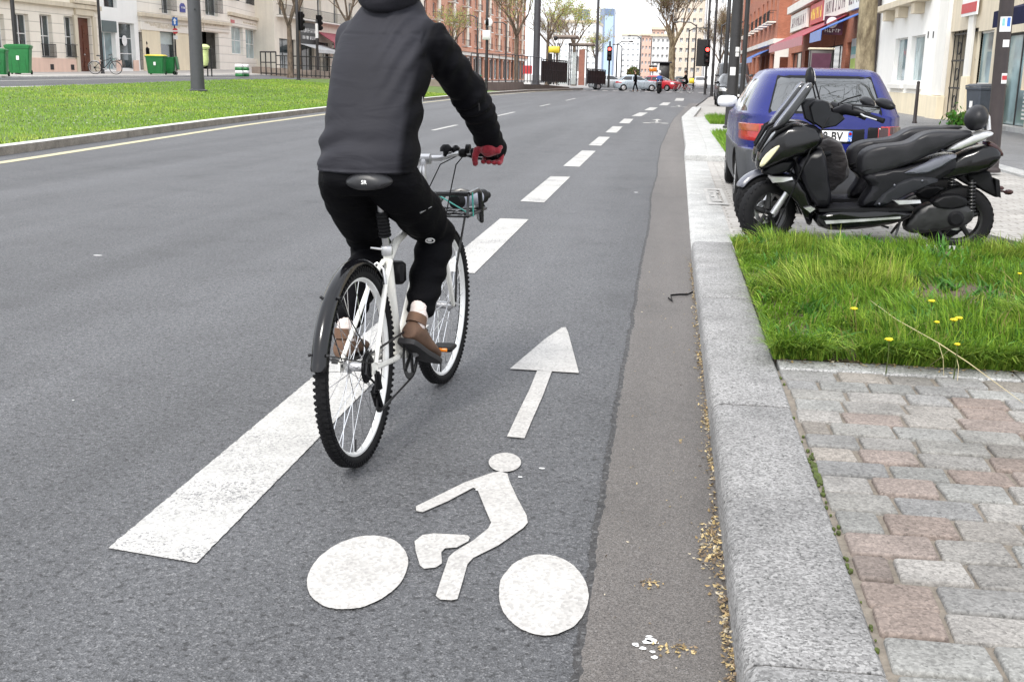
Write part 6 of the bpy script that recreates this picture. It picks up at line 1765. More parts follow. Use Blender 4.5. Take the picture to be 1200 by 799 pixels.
a, c = E1(1158, 110), E1(1142, 110); oblock(rS, 'white_panel', 'white_wall', oS, UY, NW, (a[0], c[0]), (0, .05), (.1, E1(1150, 101)[1])); 
a, c = E1(1177, 110), E1(1165, 110); oblock(rS, 'white_panel', 'white_wall', oS, UY, NW, (a[0], c[0]), (0, .05), (.25, E1(1168, 90)[1]))
a, c = E1(1200, 110), E1(1193, 110)
lv = MB()
for i in range(14): lv.obox(oS, UY, NW, (0, 0, 1), (a[0] - 1.2, c[0]), (-.19, -.15), (.35 + i * .11, .35 + i * .11 + .06))
lv.build('louvre', M['white'], rS)
oblock(rS, 'step', 'granite_light', oS, UY, NW, (YSa, pa), (0, .35), (.02, .18))
awning(rS, oS, UY, NW, YSa, 29.4, 3.5, 1.7, .5, 'awning_navy', .38)
strokes(rS, 'awning_lettering', 'white', oS + NW * 1.7 + Vector((0, 0, 0)), UY, NW, 25.0, 26.4, 2.68, .16, 12, .005)
a = rectE(1134, 4, 1150, 17); b = MB(); b.obox(oS, UY, NW, (0, 0, 1), a[:2], (.1, .16), (a[2], a[3] + .4)); sp_ = b.build('shop_sign', M['white'], rS); b = MB(); zm = (a[2] + a[3]) / 2; b.obox(oS, UY, NW, (0, 0, 1), a[:2], (.16, .17), (zm - .13, zm + .17)); b.build('sign_band', M['sign_red'], sp_)
# red brick house with the red awning
YRa, YRb = YEb + .02, 96.0
def rectR(x0, y0, x1, y1): return rectE(x0, y0, x1, y1)
hR = [(y, y + 1.3, 7.6, 10.2) for y in (60, 63.6, 68, 72, 76.5, 81, 86, 91)] + [(y, y + 1.3, 11.4, 13.8) for y in (60, 63.6, 68, 72, 76.5, 81, 86, 91)]
shR = [(59.5, 64.5, .1, 3.3), (66, 74, .1, 3.3), (76, 84, .1, 3.3), (86, 94, .1, 3.3)]
rR, oR = building('brick_house', 'red brick house above shops with dark red awning', (EX, 76, .05), YRa, YRb, 19, 'brick_red', hR + shR, N=NW, depth=.3)
for h in hR: window(rR, oR, UY, NW, h, .3, 'pale_frame', 'window_dark', fw=.1); oblock(rR, 'window_surround', 'white_trim', oR, UY, NW, (h[1] + .02, h[1] + .45), (0, .12), (h[2] - .3, h[3] + .4))
for h in shR: window(rR, oR, UY, NW, h, .3, 'dark_frame', 'window_dark', mull=2)
oblock(rR, 'string_course', 'white_trim', oR, UY, NW, (YRa, YRb), (0, .35), (6.4, 6.95)); oblock(rR, 'string_course', 'white_trim', oR, UY, NW, (YRa, YRb), (0, .25), (10.6, 10.95))
for y0_, y1_, m_, lt in ((58.5, 64, 'white_trim', 'sign_plum'), (64.3, 74, 'white_trim', 'sign_plum'), (74.3, 81, 'sign_red', 'yellow_sign'), (83, 94, 'white_trim', 'sign_plum')):
    s_ = oblock(rR, 'shop_sign', m_, oR, UY, NW, (y0_, y1_), (.02, .2), (4.9, 6.2)); strokes(s_, 'lettering', lt, oR, UY, NW, y0_ + .8, y1_ - .8, 5.2, .7, int(y0_), .2)
awning(rR, oR, UY, NW, 64.5, 86, 4.85, 2.4, 1.2, 'awning_red', .5); awning(rR, oR, UY, NW, 58.2, 62.8, 4.7, 2.2, 1.0, 'awning_blue', .5)
oblock(rR, 'poster', 'white', oR, UY, NW, (58.4, 61.5), (.1, .2), (.9, 3.4)); oblock(rR, 'poster_band', 'lime', oR, UY, NW, (58.6, 61.3), (.2, .22), (1.7, 2.4)); oblock(rR, 'poster_band', 'poster_teal', oR, UY, NW, (58.6, 61.3), (.2, .22), (2.6, 3.0))
b = MB(); p = E1(990, 32); b.obox((EX - .2, p[0] - .6, 0), NW, UY, (0, 0, 1), (.0, 1.0), (-.08, .08), (p[1] - .45, p[1] + .55)); ps = b.build('projecting_sign', M['sign_plum'], rR); 
b = MB(); b.lathe([(.3, -.1), (.3, .1)], (EX - .8, p[0] - .6, p[1] + .2), UY, 20); b.build('sign_disc', M['white'], ps); strokes(ps, 'lettering', 'white', (EX - 1.15, p[0] - .69, 0), NX, Vector((0, -1, 0)), 0, .85, p[1] - .32, .18, 4, .0)
b = MB(); b.box((EX - .5, YRa + .35, 2.2), (1.6, 1.0, 2.6)); 
# next brick house, set forward, its plain flank towards the camera
BX = 8.6; YBa, YBb = 98.5, 150.0
hB = [(y, y + 1.9, 6.2 + 3.4 * k_, 8.4 + 3.4 * k_) for y in (101, 105, 110, 115, 121, 127, 133, 139, 145) for k_ in range(4)]
shB = [(y, y + 3.4, .2, 3.4) for y in (100, 105, 110, 116, 122, 128, 134, 140)]
rB, oB = building('brick_house', 'farther brick house with plain flank, white shop floor and brown door', (BX, 124, .05), YBa, YBb, 22, 'brick_red', hB + shB, N=NW, depth=.3, back=14)
for h in hB: window(rB, oB, UY, NW, h, .3, 'pale_frame', 'window_dark', fw=.1)
for i, h in enumerate(hB):
    if i % 4 == 0: balcony(rB, oB, UY, NW, h[0] - .4, h[1] + .4, h[2] - .1, .9, .6, .25)
for h in shB: window(rB, oB, UY, NW, h, .3, 'dark_frame', 'window_dark')
b = MB(); b.obox((BX, YBa, 0), NX, UY, (0, 0, 1), (-.1, 14), (-.06, -.01), (-.2, 4.2)); b.obox((BX, YBa, 0), NX, UY, (0, 0, 1), (-.3, 14), (-.25, -.01), (4.2, 4.6)); fl_ = b.build('white_shop_wall', M['white_trim'], rB)
b = MB(); b.obox((BX, YBa, 0), NX, UY, (0, 0, 1), (.35, 1.4), (-.12, -.06), (0, 3.1)); b.build('door', M['door_wood'], rB)
b = MB(); b.obox((BX, 0, 0), NW, UY, (0, 0, 1), (0, .3), (YBa, YBb), (4.2, 4.6)); b.build('shop_fascia', M['white_trim'], rB)
awning(rB, oB, UY, NW, 104, 116, 3.9, 1.6, .8, 'awning_blue', .4)
b = MB(); b.obox((BX, YBa, 0), NX, UY, (0, 0, 1), (.02, 14), (-.004, .004), (4.6, 22)); b.build('flank_wall', M['brick_red'], rB)
# --- the far end of the avenue
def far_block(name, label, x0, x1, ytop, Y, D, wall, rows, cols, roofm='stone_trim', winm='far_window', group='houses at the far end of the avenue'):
    a, c = atY(x0, 88, Y), atY(x1, 88, Y); H = atY((x0 + x1) / 2, ytop, Y).z
    root = empty(name, ((a.x + c.x) / 2, Y, 0), 0, local=False); tag(root, label, 'building', group)
    U = NX; N = Vector((0, -1, 0)); o = Vector((a.x, Y, 0)); L = c.x - a.x
    hs = []
    for r_ in range(rows):
        for q_ in range(cols):
            u = L * (q_ + .5) / cols; z = H * (r_ + .35) / rows; w_ = L / cols * .26; hh = H / rows * .3
            hs.append((u - w_, u + w_, z - hh * .5, z + hh))
    b = MB(); facade(b, o, U, N, 0, L, 0, H, hs, .4); b.obox(o, U, N, (0, 0, 1), (.02, L - .02), (-D, -1.2), (0, H - .02)); b.obox(o, U, N, (0, 0, 1), (0, .1), (-D, -.0), (0, H)); b.obox(o, U, N, (0, 0, 1), (L - .1, L), (-D, -.0), (0, H)); b.build('wall', M[wall], root)
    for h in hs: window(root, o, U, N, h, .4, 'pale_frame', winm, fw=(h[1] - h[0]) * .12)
    oblock(root, 'roof', roofm, o, U, N, (-.3, L + .3), (-D, .5), (H, H + H * .05))
    # windows along the flank towards the avenue
    return root
far_block('tall_white_block', 'plain white block far away behind the traffic lights', 727, 749, 42, 430, 60, 'far_white', 8, 4)
far_block('far_house', 'brick and white house far away, left of the big bare tree', 750, 762, 42, 300, 20, 'far_brick', 6, 3)
far_block('far_house', 'white house with slate roof far away behind the bare tree', 762, 783, 43, 260, 16, 'far_white', 6, 4)
far_block('far_house', 'brown brick house high behind the white one', 762, 776, 35, 330, 14, 'far_brick', 7, 3)
far_block('far_house', 'wide beige apartment house far away, right of the bare tree', 786, 835, -6, 230, 18, 'far_beige', 9, 7)
far_block('far_house', 'pale house far away behind the right hand lamp posts', 824, 846, -40, 215, 14, 'far_white', 9, 3)
far_block('tall_white_block', 'broad pale block far behind the tram shelter', 640, 698, 27, 520, 40, 'far_white', 9, 9)
def tower(label, x0, x1, xs, ytop, Y):
    a, c, s_ = atY(x0, 88, Y), atY(x1, 88, Y), atY(xs, 88, Y); H = atY(x0, ytop, Y).z
    root = empty('office_tower', ((a.x + c.x) / 2, Y, 0), 0, local=False); tag(root, label, 'tower', 'office towers on the skyline')
    b = MB(); b.prism([(s_.x, Y), (c.x, Y + 3), (c.x, Y + 40), (a.x, Y + 40), (a.x, Y + 12)], lambda u, w_, d: Vector((u, w_, d)), 0, H - 6); b.build('shaft', M['tower_edge'], root)
    b = MB(); b.prism([(s_.x + .5, Y - .6), (c.x - .5, Y + 2.4), (c.x - .5, Y + 2.8), (s_.x + .5, Y - .2)], lambda u, w_, d: Vector((u, w_, d)), 0, H - 8); b.build('glass_front', M['tower_glass'], root)
    b = MB(); b.prism([(s_.x, Y + 1), (c.x, Y + 4), (c.x, Y + 39), (a.x, Y + 39), (a.x, Y + 13)], lambda u, w_, d: Vector((u, w_, d)), H - 6, H); b.build('crown', M['tower_edge'], root)
tower('taller glass office tower on the skyline, pale blue front', 700, 717, 706, 10, 1300)
tower('lower glass office tower left of the taller one', 675, 687, 677.5, 11, 1500)

# ================================================================ STREET FURNITURE, TREES, PEOPLE
def west(px, py):
    """where the sight line meets the rising ground west of the road"""
    Y = 12.0
    while Y < 260:
        p = atY(px, py, Y)
        if p.z <= hz(p.x, Y): return Vector((p.x, Y, hz(p.x, Y)))
        Y += .1
    return atY(px, py, 100)
def pole(name, label, cat, base, top, r0, r1, m, group=None, n=16, foot=True):
    root = empty(name, base, 0); tag(root, label, cat, group)
    b = MB(); prof = [(r0 * 1.35, 0), (r0 * 1.35, .04), (r0 * 1.05, .07)] if foot else [(r0, 0)]
    prof += [(r0, .5), (r0 + (r1 - r0) * .5, top * .5), (r1, top), (r1 * .6, top + .05)]
    b.lathe(prof, (0, 0, 0), (0, 0, 1), n); b.build('post', M[m], root)
    return root
def sticker(root, ang, r, z, w_, h, m, name='sticker'):
    b = MB(); n = 5; vs = []
    for i in range(n + 1):
        a = ang + (i / n - .5) * w_ / r
        for zz in (z, z + h):
            for rr in (r + .002, r + .005): vs.append((math.cos(a) * rr, math.sin(a) * rr, zz))
    fs = []
    for i in range(n):
        o = 4 * i; fs += [(o + 1, o + 5, o + 7, o + 3), (o, o + 2, o + 6, o + 4), (o + 2, o + 3, o + 7, o + 6), (o, o + 4, o + 5, o + 1)]
    b.add(vs, fs); return b.build(name, M[m], root)
# catenary masts
mast = pole('tram_mast', 'thick grey tram mast standing alone in the lawn, left of the cyclist', 'mast', west(232, 107), 9.5, .255, .22, 'mast', 'grey tram masts')
sticker(mast, R(-60), .255, 3.0, .06, .06, 'ink', 'bolt_plate')
pB = atY(628, 97, 93); m2 = pole('tram_mast', 'tall grey tram mast rising from the platform between the bare trees', 'mast', (pB.x, 93, .5), 12, .29, .26, 'mast', 'grey tram masts')
pB = atY(698, 99, 107); pole('tram_mast', 'thinner grey tram mast by the far platform railing', 'mast', (pB.x, 107, .25), 9, .15, .12, 'mast', 'grey tram masts')
for m_, z in ((mast, 8.8), (m2, 11)):
    b = MB(); b.tube([(0, 0, z), (-3.2, .3, z + .1)], .05, 8); b.tube([(0, 0, z + .7), (-3.2, .3, z + .1)], .02, 6); b.build('arm', M['mast'], m_)
# poles of the west footway
def add_signal(root, z, yaw, lit=None, sc_=1.0, back=False):
    U = Vector((math.cos(yaw), math.sin(yaw), 0)); F = Vector((math.sin(yaw), -math.cos(yaw), 0)); o = Vector((0, 0, z))
    b = MB(); b.obox(o, U, F, (0, 0, 1), (-.16 * sc_, .16 * sc_), (.10, .32), (0, .95 * sc_))
    b.obox(o, U, F, (0, 0, 1), (-.03, .03), (0, .11), (.2, .26)); b.obox(o, U, F, (0, 0, 1), (-.03, .03), (0, .11), (.7, .76))
    hs = b.build('signal_head', M['black_plastic'], root, bevel=.02)
    for i, mm in enumerate(('dark_lens', 'dark_lens', lit or 'dark_lens')):
        c = o + F * .325 + Vector((0, 0, (.17 + .3 * i) * sc_)); k = MB(); k.lathe([(.1 * sc_, -.01), (.1 * sc_, .012), (.05 * sc_, .02)], c, F, 18); k.build('lens', M[mm], hs)
        k = MB(); k.lathe([(.115 * sc_, 0), (.115 * sc_, .16), (.108 * sc_, .16), (.108 * sc_, 0)], c, F, 18, closed=True); k.build('visor', M['black_plastic'], hs)
    return hs
pA = west(21.3, 87); pp = pole('signal_pole', 'black pole in front of the green bins at the far left', 'pole', pA, 7, .10, .09, 'black_pole')
b = MB(); b.obox((0, 0, 4.4), (.9, .4, 0), (-.4, .9, 0), (0, 0, 1), (-2.6, -.3), (-.08, .08), (-.55, 1.6)); b.tube([(0, 0, 5.6), (-1, -.4, 5.6)], .05, 8); b.build('sign_panel', M['ink'], pp)
pA = west(120.6, 86.5); lamp1 = pole('lamp_post', 'slim black lamp post before the seam of the cream and white houses', 'lamp post', pA, 8, .085, .06, 'black_pole')
b = MB(); b.tube([(0, 0, 8), (.2, 0, 8.5), (1.4, 0, 8.8)], [.05, .045, .04], 8); b.lathe([(.05, .1), (.16, .05), (.2, -.05), (.1, -.1)], (1.5, 0, 8.75), (0, 0, 1), 14); b.build('lamp_head', M['black_pole'], lamp1)
pA = west(207.2, 83.3); sg_ = pole('sign_post', 'sign post with blue one way plate above a round no entry sign', 'sign', pA, atY(206, 20.5, pA.y).z - pA.z, .045, .045, 'steel_dark')
s_px = pA.y / 1292
def plate(root, x0, x1, y0, y1, m, Y, round_=False, name='sign_plate'):
    a, c = atY(x0, y1, Y), atY(x1, y0, Y); o = Vector(root.location); k = MB()
    if round_: k.lathe([((c.x - a.x) / 2, -.012), ((c.x - a.x) / 2, .012)], ((a.x + c.x) / 2 - o.x, -.075, (a.z + c.z) / 2 - o.z), (0, 1, 0), 26)
    else: k.obox((0, 0, 0), (1, 0, 0), (0, 1, 0), (0, 0, 1), (a.x - o.x, c.x - o.x), (-.085, -.06), (a.z - o.z, c.z - o.z))
    return k.build(name, M[m], root), (a - o, c - o)
pz_, (a, c) = plate(sg_, 202.4, 208.4, 21, 30.5, 'sign_blue', pA.y); k = MB(); mx = (a.x + c.x) / 2; k.prism([(-.06, -.18), (.06, -.18), (.06, .05), (.14, .05), (0, .22), (-.14, .05), (-.06, .05)], lambda u, w_, d: Vector((mx + u, d, (a.z + c.z) / 2 + w_)), -.09, -.086); k.build('arrow', M['white'], pz_)
pr_, (a, c) = plate(sg_, 203, 208.8, 32, 41.5, 'sign_red', pA.y, True); k = MB(); k.obox((0, 0, (a.z + c.z) / 2), (1, 0, 0), (0, 1, 0), (0, 0, 1), ((a.x + c.x) / 2 - .19, (a.x + c.x) / 2 + .19), (-.095, -.088), (-.045, .045)); k.build('white_bar', M['white'], pr_)
plate(sg_, 203.8, 208.6, 42, 46.5, 'white', pA.y)
# wheeled bins
def wheel_bin(label, loc, rz, w_, d, h, body, lid, cat='bin', group=None, opened=False):
    root = empty('wheeled_bin', loc, rz); tag(root, label, cat, group)
    def ring(z, k, r=.05):
        x, y = w_ / 2 * k, d / 2 * k
        return [(x, -y + r, z), (x, y - r, z), (x - r, y, z), (-x + r, y, z), (-x, y - r, z), (-x, -y + r, z), (-x + r, -y, z), (x - r, -y, z)]
    b = MB(); b.loft([ring(.06, .78), ring(.12, .82), ring(h * .86, .97), ring(h * .87, 1.04), ring(h * .92, 1.05)]); 
    for s in (-.28, 0, .28): b.box((s * w_, -d / 2 * .9, h * .45), (.03, .03, h * .6))
    b.build('body', M[body], root, angle=30)
    k = MB()
    if opened: k.loft([[Vector((p[0], d / 2 + .05 + .04 * i + (p[1] + d / 2) * .12, h * .92 - (p[1] + d / 2) * .98)) for p in ring(0, 1.04)] for i in (0, 1)])
    else: k.loft([ring(h * .925, 1.06), ring(h * .955, 1.06), ring(h * .99, .85), ring(h, .5)])
    k.tube([(-w_ * .4, d / 2 + .04, h * .95), (w_ * .4, d / 2 + .04, h * .95)], .025, 8)
    k.build('lid', M[lid], root, angle=30)
    for s in (-1, 1):
        k = MB(); k.lathe([(.04, -.03), (.1, -.03), (.1, .03), (.04, .03)], (s * w_ * .4, d / 2 * .85, .1), (1, 0, 0), 18, closed=True); k.build('wheel', M['rubber'], root)
    k = MB(); k.box((0, -d / 2 * .98, h * .55), (.12, .02, .18)); k.build('white_sticker', M['white'], root)
    return root
GB = 'green bins along the west footway'
p = west(17, 87.5); wheel_bin('large green bin with closed green lid behind the black pole', (p.x, p.y + .5, p.z), R(20), 1.08, .75, 1.36, 'green_bin', 'green_bin', group=GB)
p = west(1.5, 89.5); wheel_bin('small green bin at the picture edge, left of the large one', (p.x, p.y, p.z), R(20), .62, .7, 1.15, 'green_bin', 'green_bin', group=GB)
p = west(184, 88); wheel_bin('green bin with bright yellow lid near the no entry sign', (p.x, p.y, p.z), R(10), 1.05, .75, 1.12, 'green_bin', 'yellow_lid', group=GB)
p = west(197.5, 88); wheel_bin('green bin with its lid hanging open beside the yellow lidded one', (p.x, p.y + .2, p.z), R(-75), .6, .7, 1.08, 'green_bin', 'green_bin', group=GB, opened=True)
wheel_bin('dark slate wheeled bin standing by the black iron gate', (8.55, 32.6, .05), R(-72), .68, .8, 1.24, 'bin_grey', 'bin_grey')
p = atY(587, 98, 120); wheel_bin('tiny green container before the orange brick block', (-22, 126, hz(-22, 126)), R(5), 1.5, .9, 1.0, 'green_bin', 'green_bin', group=GB)
# lime bag on its stand
p = west(246, 90); t = empty('bag_stand', p); tag(t, 'pale lime rubbish bag hanging on a thin stand beside the mast', 'rubbish bag')
k = MB()
for s in (-1, 1): k.tube([(s * .12, 0, 0), (s * .12, 0, 1.55)], .04, 8)
k.torus((-.25, -.1, 1.5), (0, 0, 1), .26, .025, 20, 6); k.build('stand', M['steel_dark'], t)
k = MB(); k.lathe([(.05, .55), (.17, .62), (.25, .9), (.23, 1.2), (.27, 1.48), (.34, 1.62), (.26, 1.74), (.1, 1.78)], (-.25, -.1, 0), (0, 0, 1), 16); k.v = [(x + .03 * noise.noise(Vector((x * 8, y * 8, z * 8))), y + .03 * noise.noise(Vector((x * 8, y * 8, z * 8 + 5))), z) for x, y, z in k.v]; k.build('bag', M['hivis'], t)
# striped barrier blocks
for i, x in enumerate((280.8, 287.3)):
    p = west(x, 90); t = empty('barrier_block', (p.x, p.y, p.z)); tag(t, ('left' if i == 0 else 'right') + ' one of two green and white striped blocks beyond the lawn', 'barrier', 'green and white striped blocks')
    for j in range(4):
        k = MB(); k.cbox((0, 0, .09 + .18 * j), (.46, .3, .18), .03); k.build('stripe_block', M['green_bin' if j % 2 == 0 else 'white'], t)
# --- people (small figures)
def figure(label, loc, rz, coat, legs, step=.12, h=1.72, seat=None, hold=None, hairm='hair', helmet=None, group=None, vox=.022):
    """standing or walking figure facing local +x; seat: a riding pose with hips at that height"""
    b = MB(); s = h / 1.72
    hip = (0, 0, .9 * s) if not seat else (0, 0, seat)
    ch = (hip[0] + (.03 if not seat else .16), 0, hip[2] + .48 * s); hd = Vector((ch[0] + .05, 0, ch[2] + .3 * s))
    b.ball(hd, .105 * s, 14, sc=(.95, .78, 1.15)); b.ball(hd + Vector((.09, 0, -.02)) * s, .022, 8)
    for q in (-1, 1): b.ball(hd + Vector((0, q * .085, 0)) * s, .025, 8, sc=(.7, .4, 1.1))
    limb(b, [ch, hd + Vector((-.01, 0, -.08))], [.06 * s, .055 * s], 10); torso(b, [(hip[0], 0, hip[2] - .05, .13 * s, .09 * s), (ch[0], 0, ch[2], .16 * s, .09 * s)], 16)
    arms, legsP = [], []
    for q in (-1, 1):
        sh = Vector((ch[0], q * .17 * s, ch[2] - .03))
        if seat or hold: el, wr = sh + Vector((.2, q * .05, -.2)) * s, sh + Vector((.45, q * .06, -.22 if seat else -.05)) * s
        else: el, wr = sh + Vector((.04 * q * step * 8, q * .05, -.27)) * s, sh + Vector((.12 * q * step * 8 * .6 + .04, q * .04, -.5)) * s
        arms.append((sh, el, wr)); limb(b, [sh, el, wr, wr + (wr - el).normalized() * .09], [.042 * s, .036 * s, .03 * s, .028 * s], 8)
        for f_ in range(4): limb(b, [wr + (wr - el).normalized() * .08 + Vector((0, (f_ - 1.5) * .016, 0)), wr + (wr - el).normalized() * .16 + Vector((.01, (f_ - 1.5) * .016, -.02))], [.009, .007], 6)
        hp = Vector((hip[0], q * .09 * s, hip[2]))
        if seat: kn, an = hp + Vector((.36, q * .06, -.18 + .1 * q)), hp + Vector((.22, q * .06, -.55 + .1 * q))
        else: kn, an = hp + Vector((q * step * .5 + .03, 0, -.42 * s)), hp + Vector((q * step - .0, 0, -.82 * s))
        legsP.append((hp, kn, an)); limb(b, [hp, kn, an], [.07 * s, .055 * s, .04 * s], 10); limb(b, [an + Vector((-.04, 0, -.045)), an + Vector((.14, 0, -.055))], [.04, .032], 8)
    o = remesh(b, 'person', M['skin'], vox, 2); o.location = loc; o.rotation_euler = (0, 0, rz); OFF[o.name] = (0, 0, 0); tag(o, label, 'person', group)
    c = MB(); torso(c, [(hip[0], 0, hip[2] - .12 * s, .165 * s, .125 * s), (hip[0] + (ch[0] - hip[0]) * .5, 0, (hip[2] + ch[2]) / 2, .165 * s, .12 * s), (ch[0], 0, ch[2] - .02, .18 * s, .115 * s), (ch[0] + .02, 0, ch[2] + .08, .1 * s, .08 * s)], 18)
    for sh, el, wr in arms: limb(c, [sh, el, wr], [.062 * s, .052 * s, .044 * s], 10)
    remesh(c, 'coat', M[coat], vox, 2, o)
    c = MB()
    for hp, kn, an in legsP: limb(c, [hp + Vector((0, 0, -.02)), kn, an + Vector((0, 0, .02))], [.092 * s, .07 * s, .055 * s], 10)
    torso(c, [(hip[0], 0, hip[2] - .1, .15 * s, .11 * s), (hip[0], 0, hip[2] + .04, .15 * s, .11 * s)], 14); remesh(c, 'trousers', M[legs], vox, 2, o)
    for hp, kn, an in legsP:
        c = MB(); limb(c, [an + Vector((-.045, 0, -.05)), an + Vector((.15, 0, -.06))], [.045, .036], 10); c.build('shoe', M['sole'], o)
    if helmet:
        c = MB(); c.ball(hd + Vector((-.01, 0, .03)), .135 * s, 16, sc=(1.05, .9, 1.0)); c.build('helmet', M[helmet], o)
    else:
        c = MB(); c.ball(hd + Vector((-.02, 0, .03)) * s, .112 * s, 14, sc=(.95, .82, 1.08)); c.build('hair', M[hairm], o)
    return o
p = west(173.8, 83.5); figure('person in long black clothes standing left of the yellow lidded green bin', (p.x, p.y, p.z + .02), R(160), 'jacket_black', 'trouser', hold=True, h=1.75)
k = None
for i, (x, lb, ct, rz) in enumerate(((552, 'person in dark coat walking left along the white shopfronts', 'jacket_black', 170), (559, 'person in grey coat standing beside the dark coated walker', 'jacket_grey', 20), (604, 'person in black walking past the shops behind the bare tree', 'jacket_black', 200))):
    p = atX(x, 94, -30); Yp = p.y; zz = hz(-30, Yp); figure(lb, (-30, Yp, zz), R(rz), ct, 'trouser', .2, 1.75, group='people outside the white shopfronts', vox=.035)
p = gnd(744, 106.5); figure('person in black walking over the crossing in front of the silver blue car', (-3.15, 100.6, 0), R(190), 'jacket_black', 'trouser', .22, 1.78, vox=.03)
# --- a bicycle parked by the black lamp post; the red one and its rider; scooter rider
def recolour(root, part, m):
    for o in COL.objects:
        if o.parent == root and o.name.split('.')[0] == part:
            o.data = o.data.copy(); o.data.materials.clear(); o.data.materials.append(M[m])
p = west(116, 87.3); pk = copy_tree(bike); pk.location = (p.x - .2, p.y, p.z); pk.rotation_euler = (R(4), 0, R(12)); tag(pk, 'dark bicycle parked against the slim black lamp post', 'bicycle'); recolour(pk, 'frame', 'steel_dark'); recolour(pk, 'fork', 'steel_dark'); recolour(pk, 'mudguard', 'silver')
p = gnd(797, 108.5); rb = copy_tree(bike); rb.location = (1.55, 97, 0); rb.rotation_euler = (0, 0, R(168)); tag(rb, 'red bicycle ridden over the crossing at the end of the lane', 'bicycle'); recolour(rb, 'frame', 'red_car')
figure('cyclist in dark clothes crossing the avenue on the red bicycle', (1.3, 97.05, 0), R(168), 'jacket_black', 'trouser', seat=.93, h=1.75, vox=.03)
t = empty('cargo_bag', (1.05, 97, 0)); 
k = MB(); k.cbox((1.66, 97.05, 1.02), (.42, .4, .42), .05); tag(k.build('delivery_bag', M['yellow_sign'], loc=(1.66, 97.05, .81)), 'yellow bag carried behind the crossing cyclist', 'bag')
bpy.data.objects.remove(t)
sc0 = [o for o in COL.objects if o.name == 'scooter'][0]
ms = copy_tree(sc0); ms.location = (-.98, 91.0, 0); ms.rotation_euler = (0, 0, R(-88)); tag(ms, 'scooter riding away down the road beside the lane dashes', 'scooter'); ms['group'] = 'scooters on the move'
figure('scooter rider in blue and black with a white helmet riding away', (-.98, 90.95, 0), R(92), 'denim', 'trouser', seat=.82, h=1.8, helmet='helmet_white', vox=.03)
# --- poles to the east of the road
p1 = gnd(855.5, 150, .12); pe = pole('lamp_post', 'thick black post with white stickers behind the small grass squares', 'lamp post', p1, 9, .135, .12, 'black_pole', n=22)
dirc = math.atan2(-p1.y, -p1.x)
for (y0, y1, w_, an) in ((55.5, 61, .10, .5), (62, 66.5, .09, .5), (79, 88.5, .13, -.15)):
    z0, z1 = atY(858, y1, p1.y).z - p1.z, atY(858, y0, p1.y).z - p1.z; sticker(pe, dirc + an, .135, z0, w_, z1 - z0, 'white')
b = MB(); b.tube([(0, 0, 8.8), (-.5, 0, 9.4), (-2.2, .1, 9.7)], [.07, .06, .05], 10); b.lathe([(.04, .12), (.2, .05), (.24, -.04), (.12, -.09)], (-2.3, .1, 9.68), (0, 0, 1), 16); b.build('lamp_head', M['black_pole'], pe)
q = atY(869.5, 110, 40); pole('signal_pole', 'thinner black post just right of the stickered lamp post', 'pole', (q.x, 40, .03), 8, .085, .075, 'black_pole')
pb = Vector((4.66, 17.0, .06)); pw = pole('sign_post', 'dark brown post with stickers in front of the navy awning', 'post', pb, 5, .10, .095, 'brown_pole')
pw.rotation_euler = (0, R(-1.2), 0)
dirc = math.atan2(-pb.y, -pb.x)
for (y0, y1, w_, an, m_) in ((20, 37.5, .155, .15, 'white'), (47, 55.5, .09, .45, 'white'), (86, 98, .09, .7, 'white')):
    z0, z1 = atY(1160, y1, 17).z - pb.z, atY(1160, y0, 17).z - pb.z; st_ = sticker(pw, dirc + an, .10, z0, w_, z1 - z0, m_)
    if y0 == 20:
        sticker(pw, dirc + an - .3, .1025, z0 + .08, .035, .1, 'poster_teal', 'sticker_print').parent = st_; sticker(pw, dirc + an + .35, .1025, z0 + .07, .045, .12, 'plate_blue', 'sticker_print').parent = st_
    if y0 == 86: sticker(pw, dirc + an, .1025, z0 + .05, .08, .06, 'sign_red', 'sticker_print').parent = st_
# slim bollard post, cabinet, terrace screen
t = pole('bollard', 'thin dark bollard on the footway before the white house', 'bollard', (7.55, 36.4, .05), 1.2, .055, .05, 'brown_pole')
k = MB(); k.ball((0, 0, 1.23), .055, 12); k.build('cap', M['brown_pole'], t)
q = atY(961, 77, 50); t = empty('street_cabinet', (q.x, 50, .05)); tag(t, 'dark brown street cabinet under the dark red awning', 'cabinet')
k = MB(); k.cbox((0, 0, 1.25), (.95, .5, 2.5), .03); k.build('cabinet_body', M['brown_pole'], t); k = MB(); k.cbox((0, 0, 2.54), (1.05, .6, .08), .02); k.build('cabinet_roof', M['stone_trim'], t); k = MB(); k.box((0, -.255, 1.3), (.8, .02, 2.1)); k.build('door', M['sign_plum'], t)
q = atY(883, 80, 78); t = empty('terrace_screen', (q.x + .2, 78, .05)); tag(t, 'black terrace railing with planters by the farther brick house', 'railing')
k = MB()
for i in range(24): k.box((-1.6 + i * .14, 0, .75), (.03, .03, 1.5))
for z in (.1, .8, 1.5): k.box((0, 0, z), (3.4, .04, .05))
k.build('railing', M['iron'], t)
for x in (-1.1, .2, 1.3): k = MB(); k.cbox((x, .5, .45), (.9, .5, .9), .05); k.build('planter', M['black_plastic'], t)
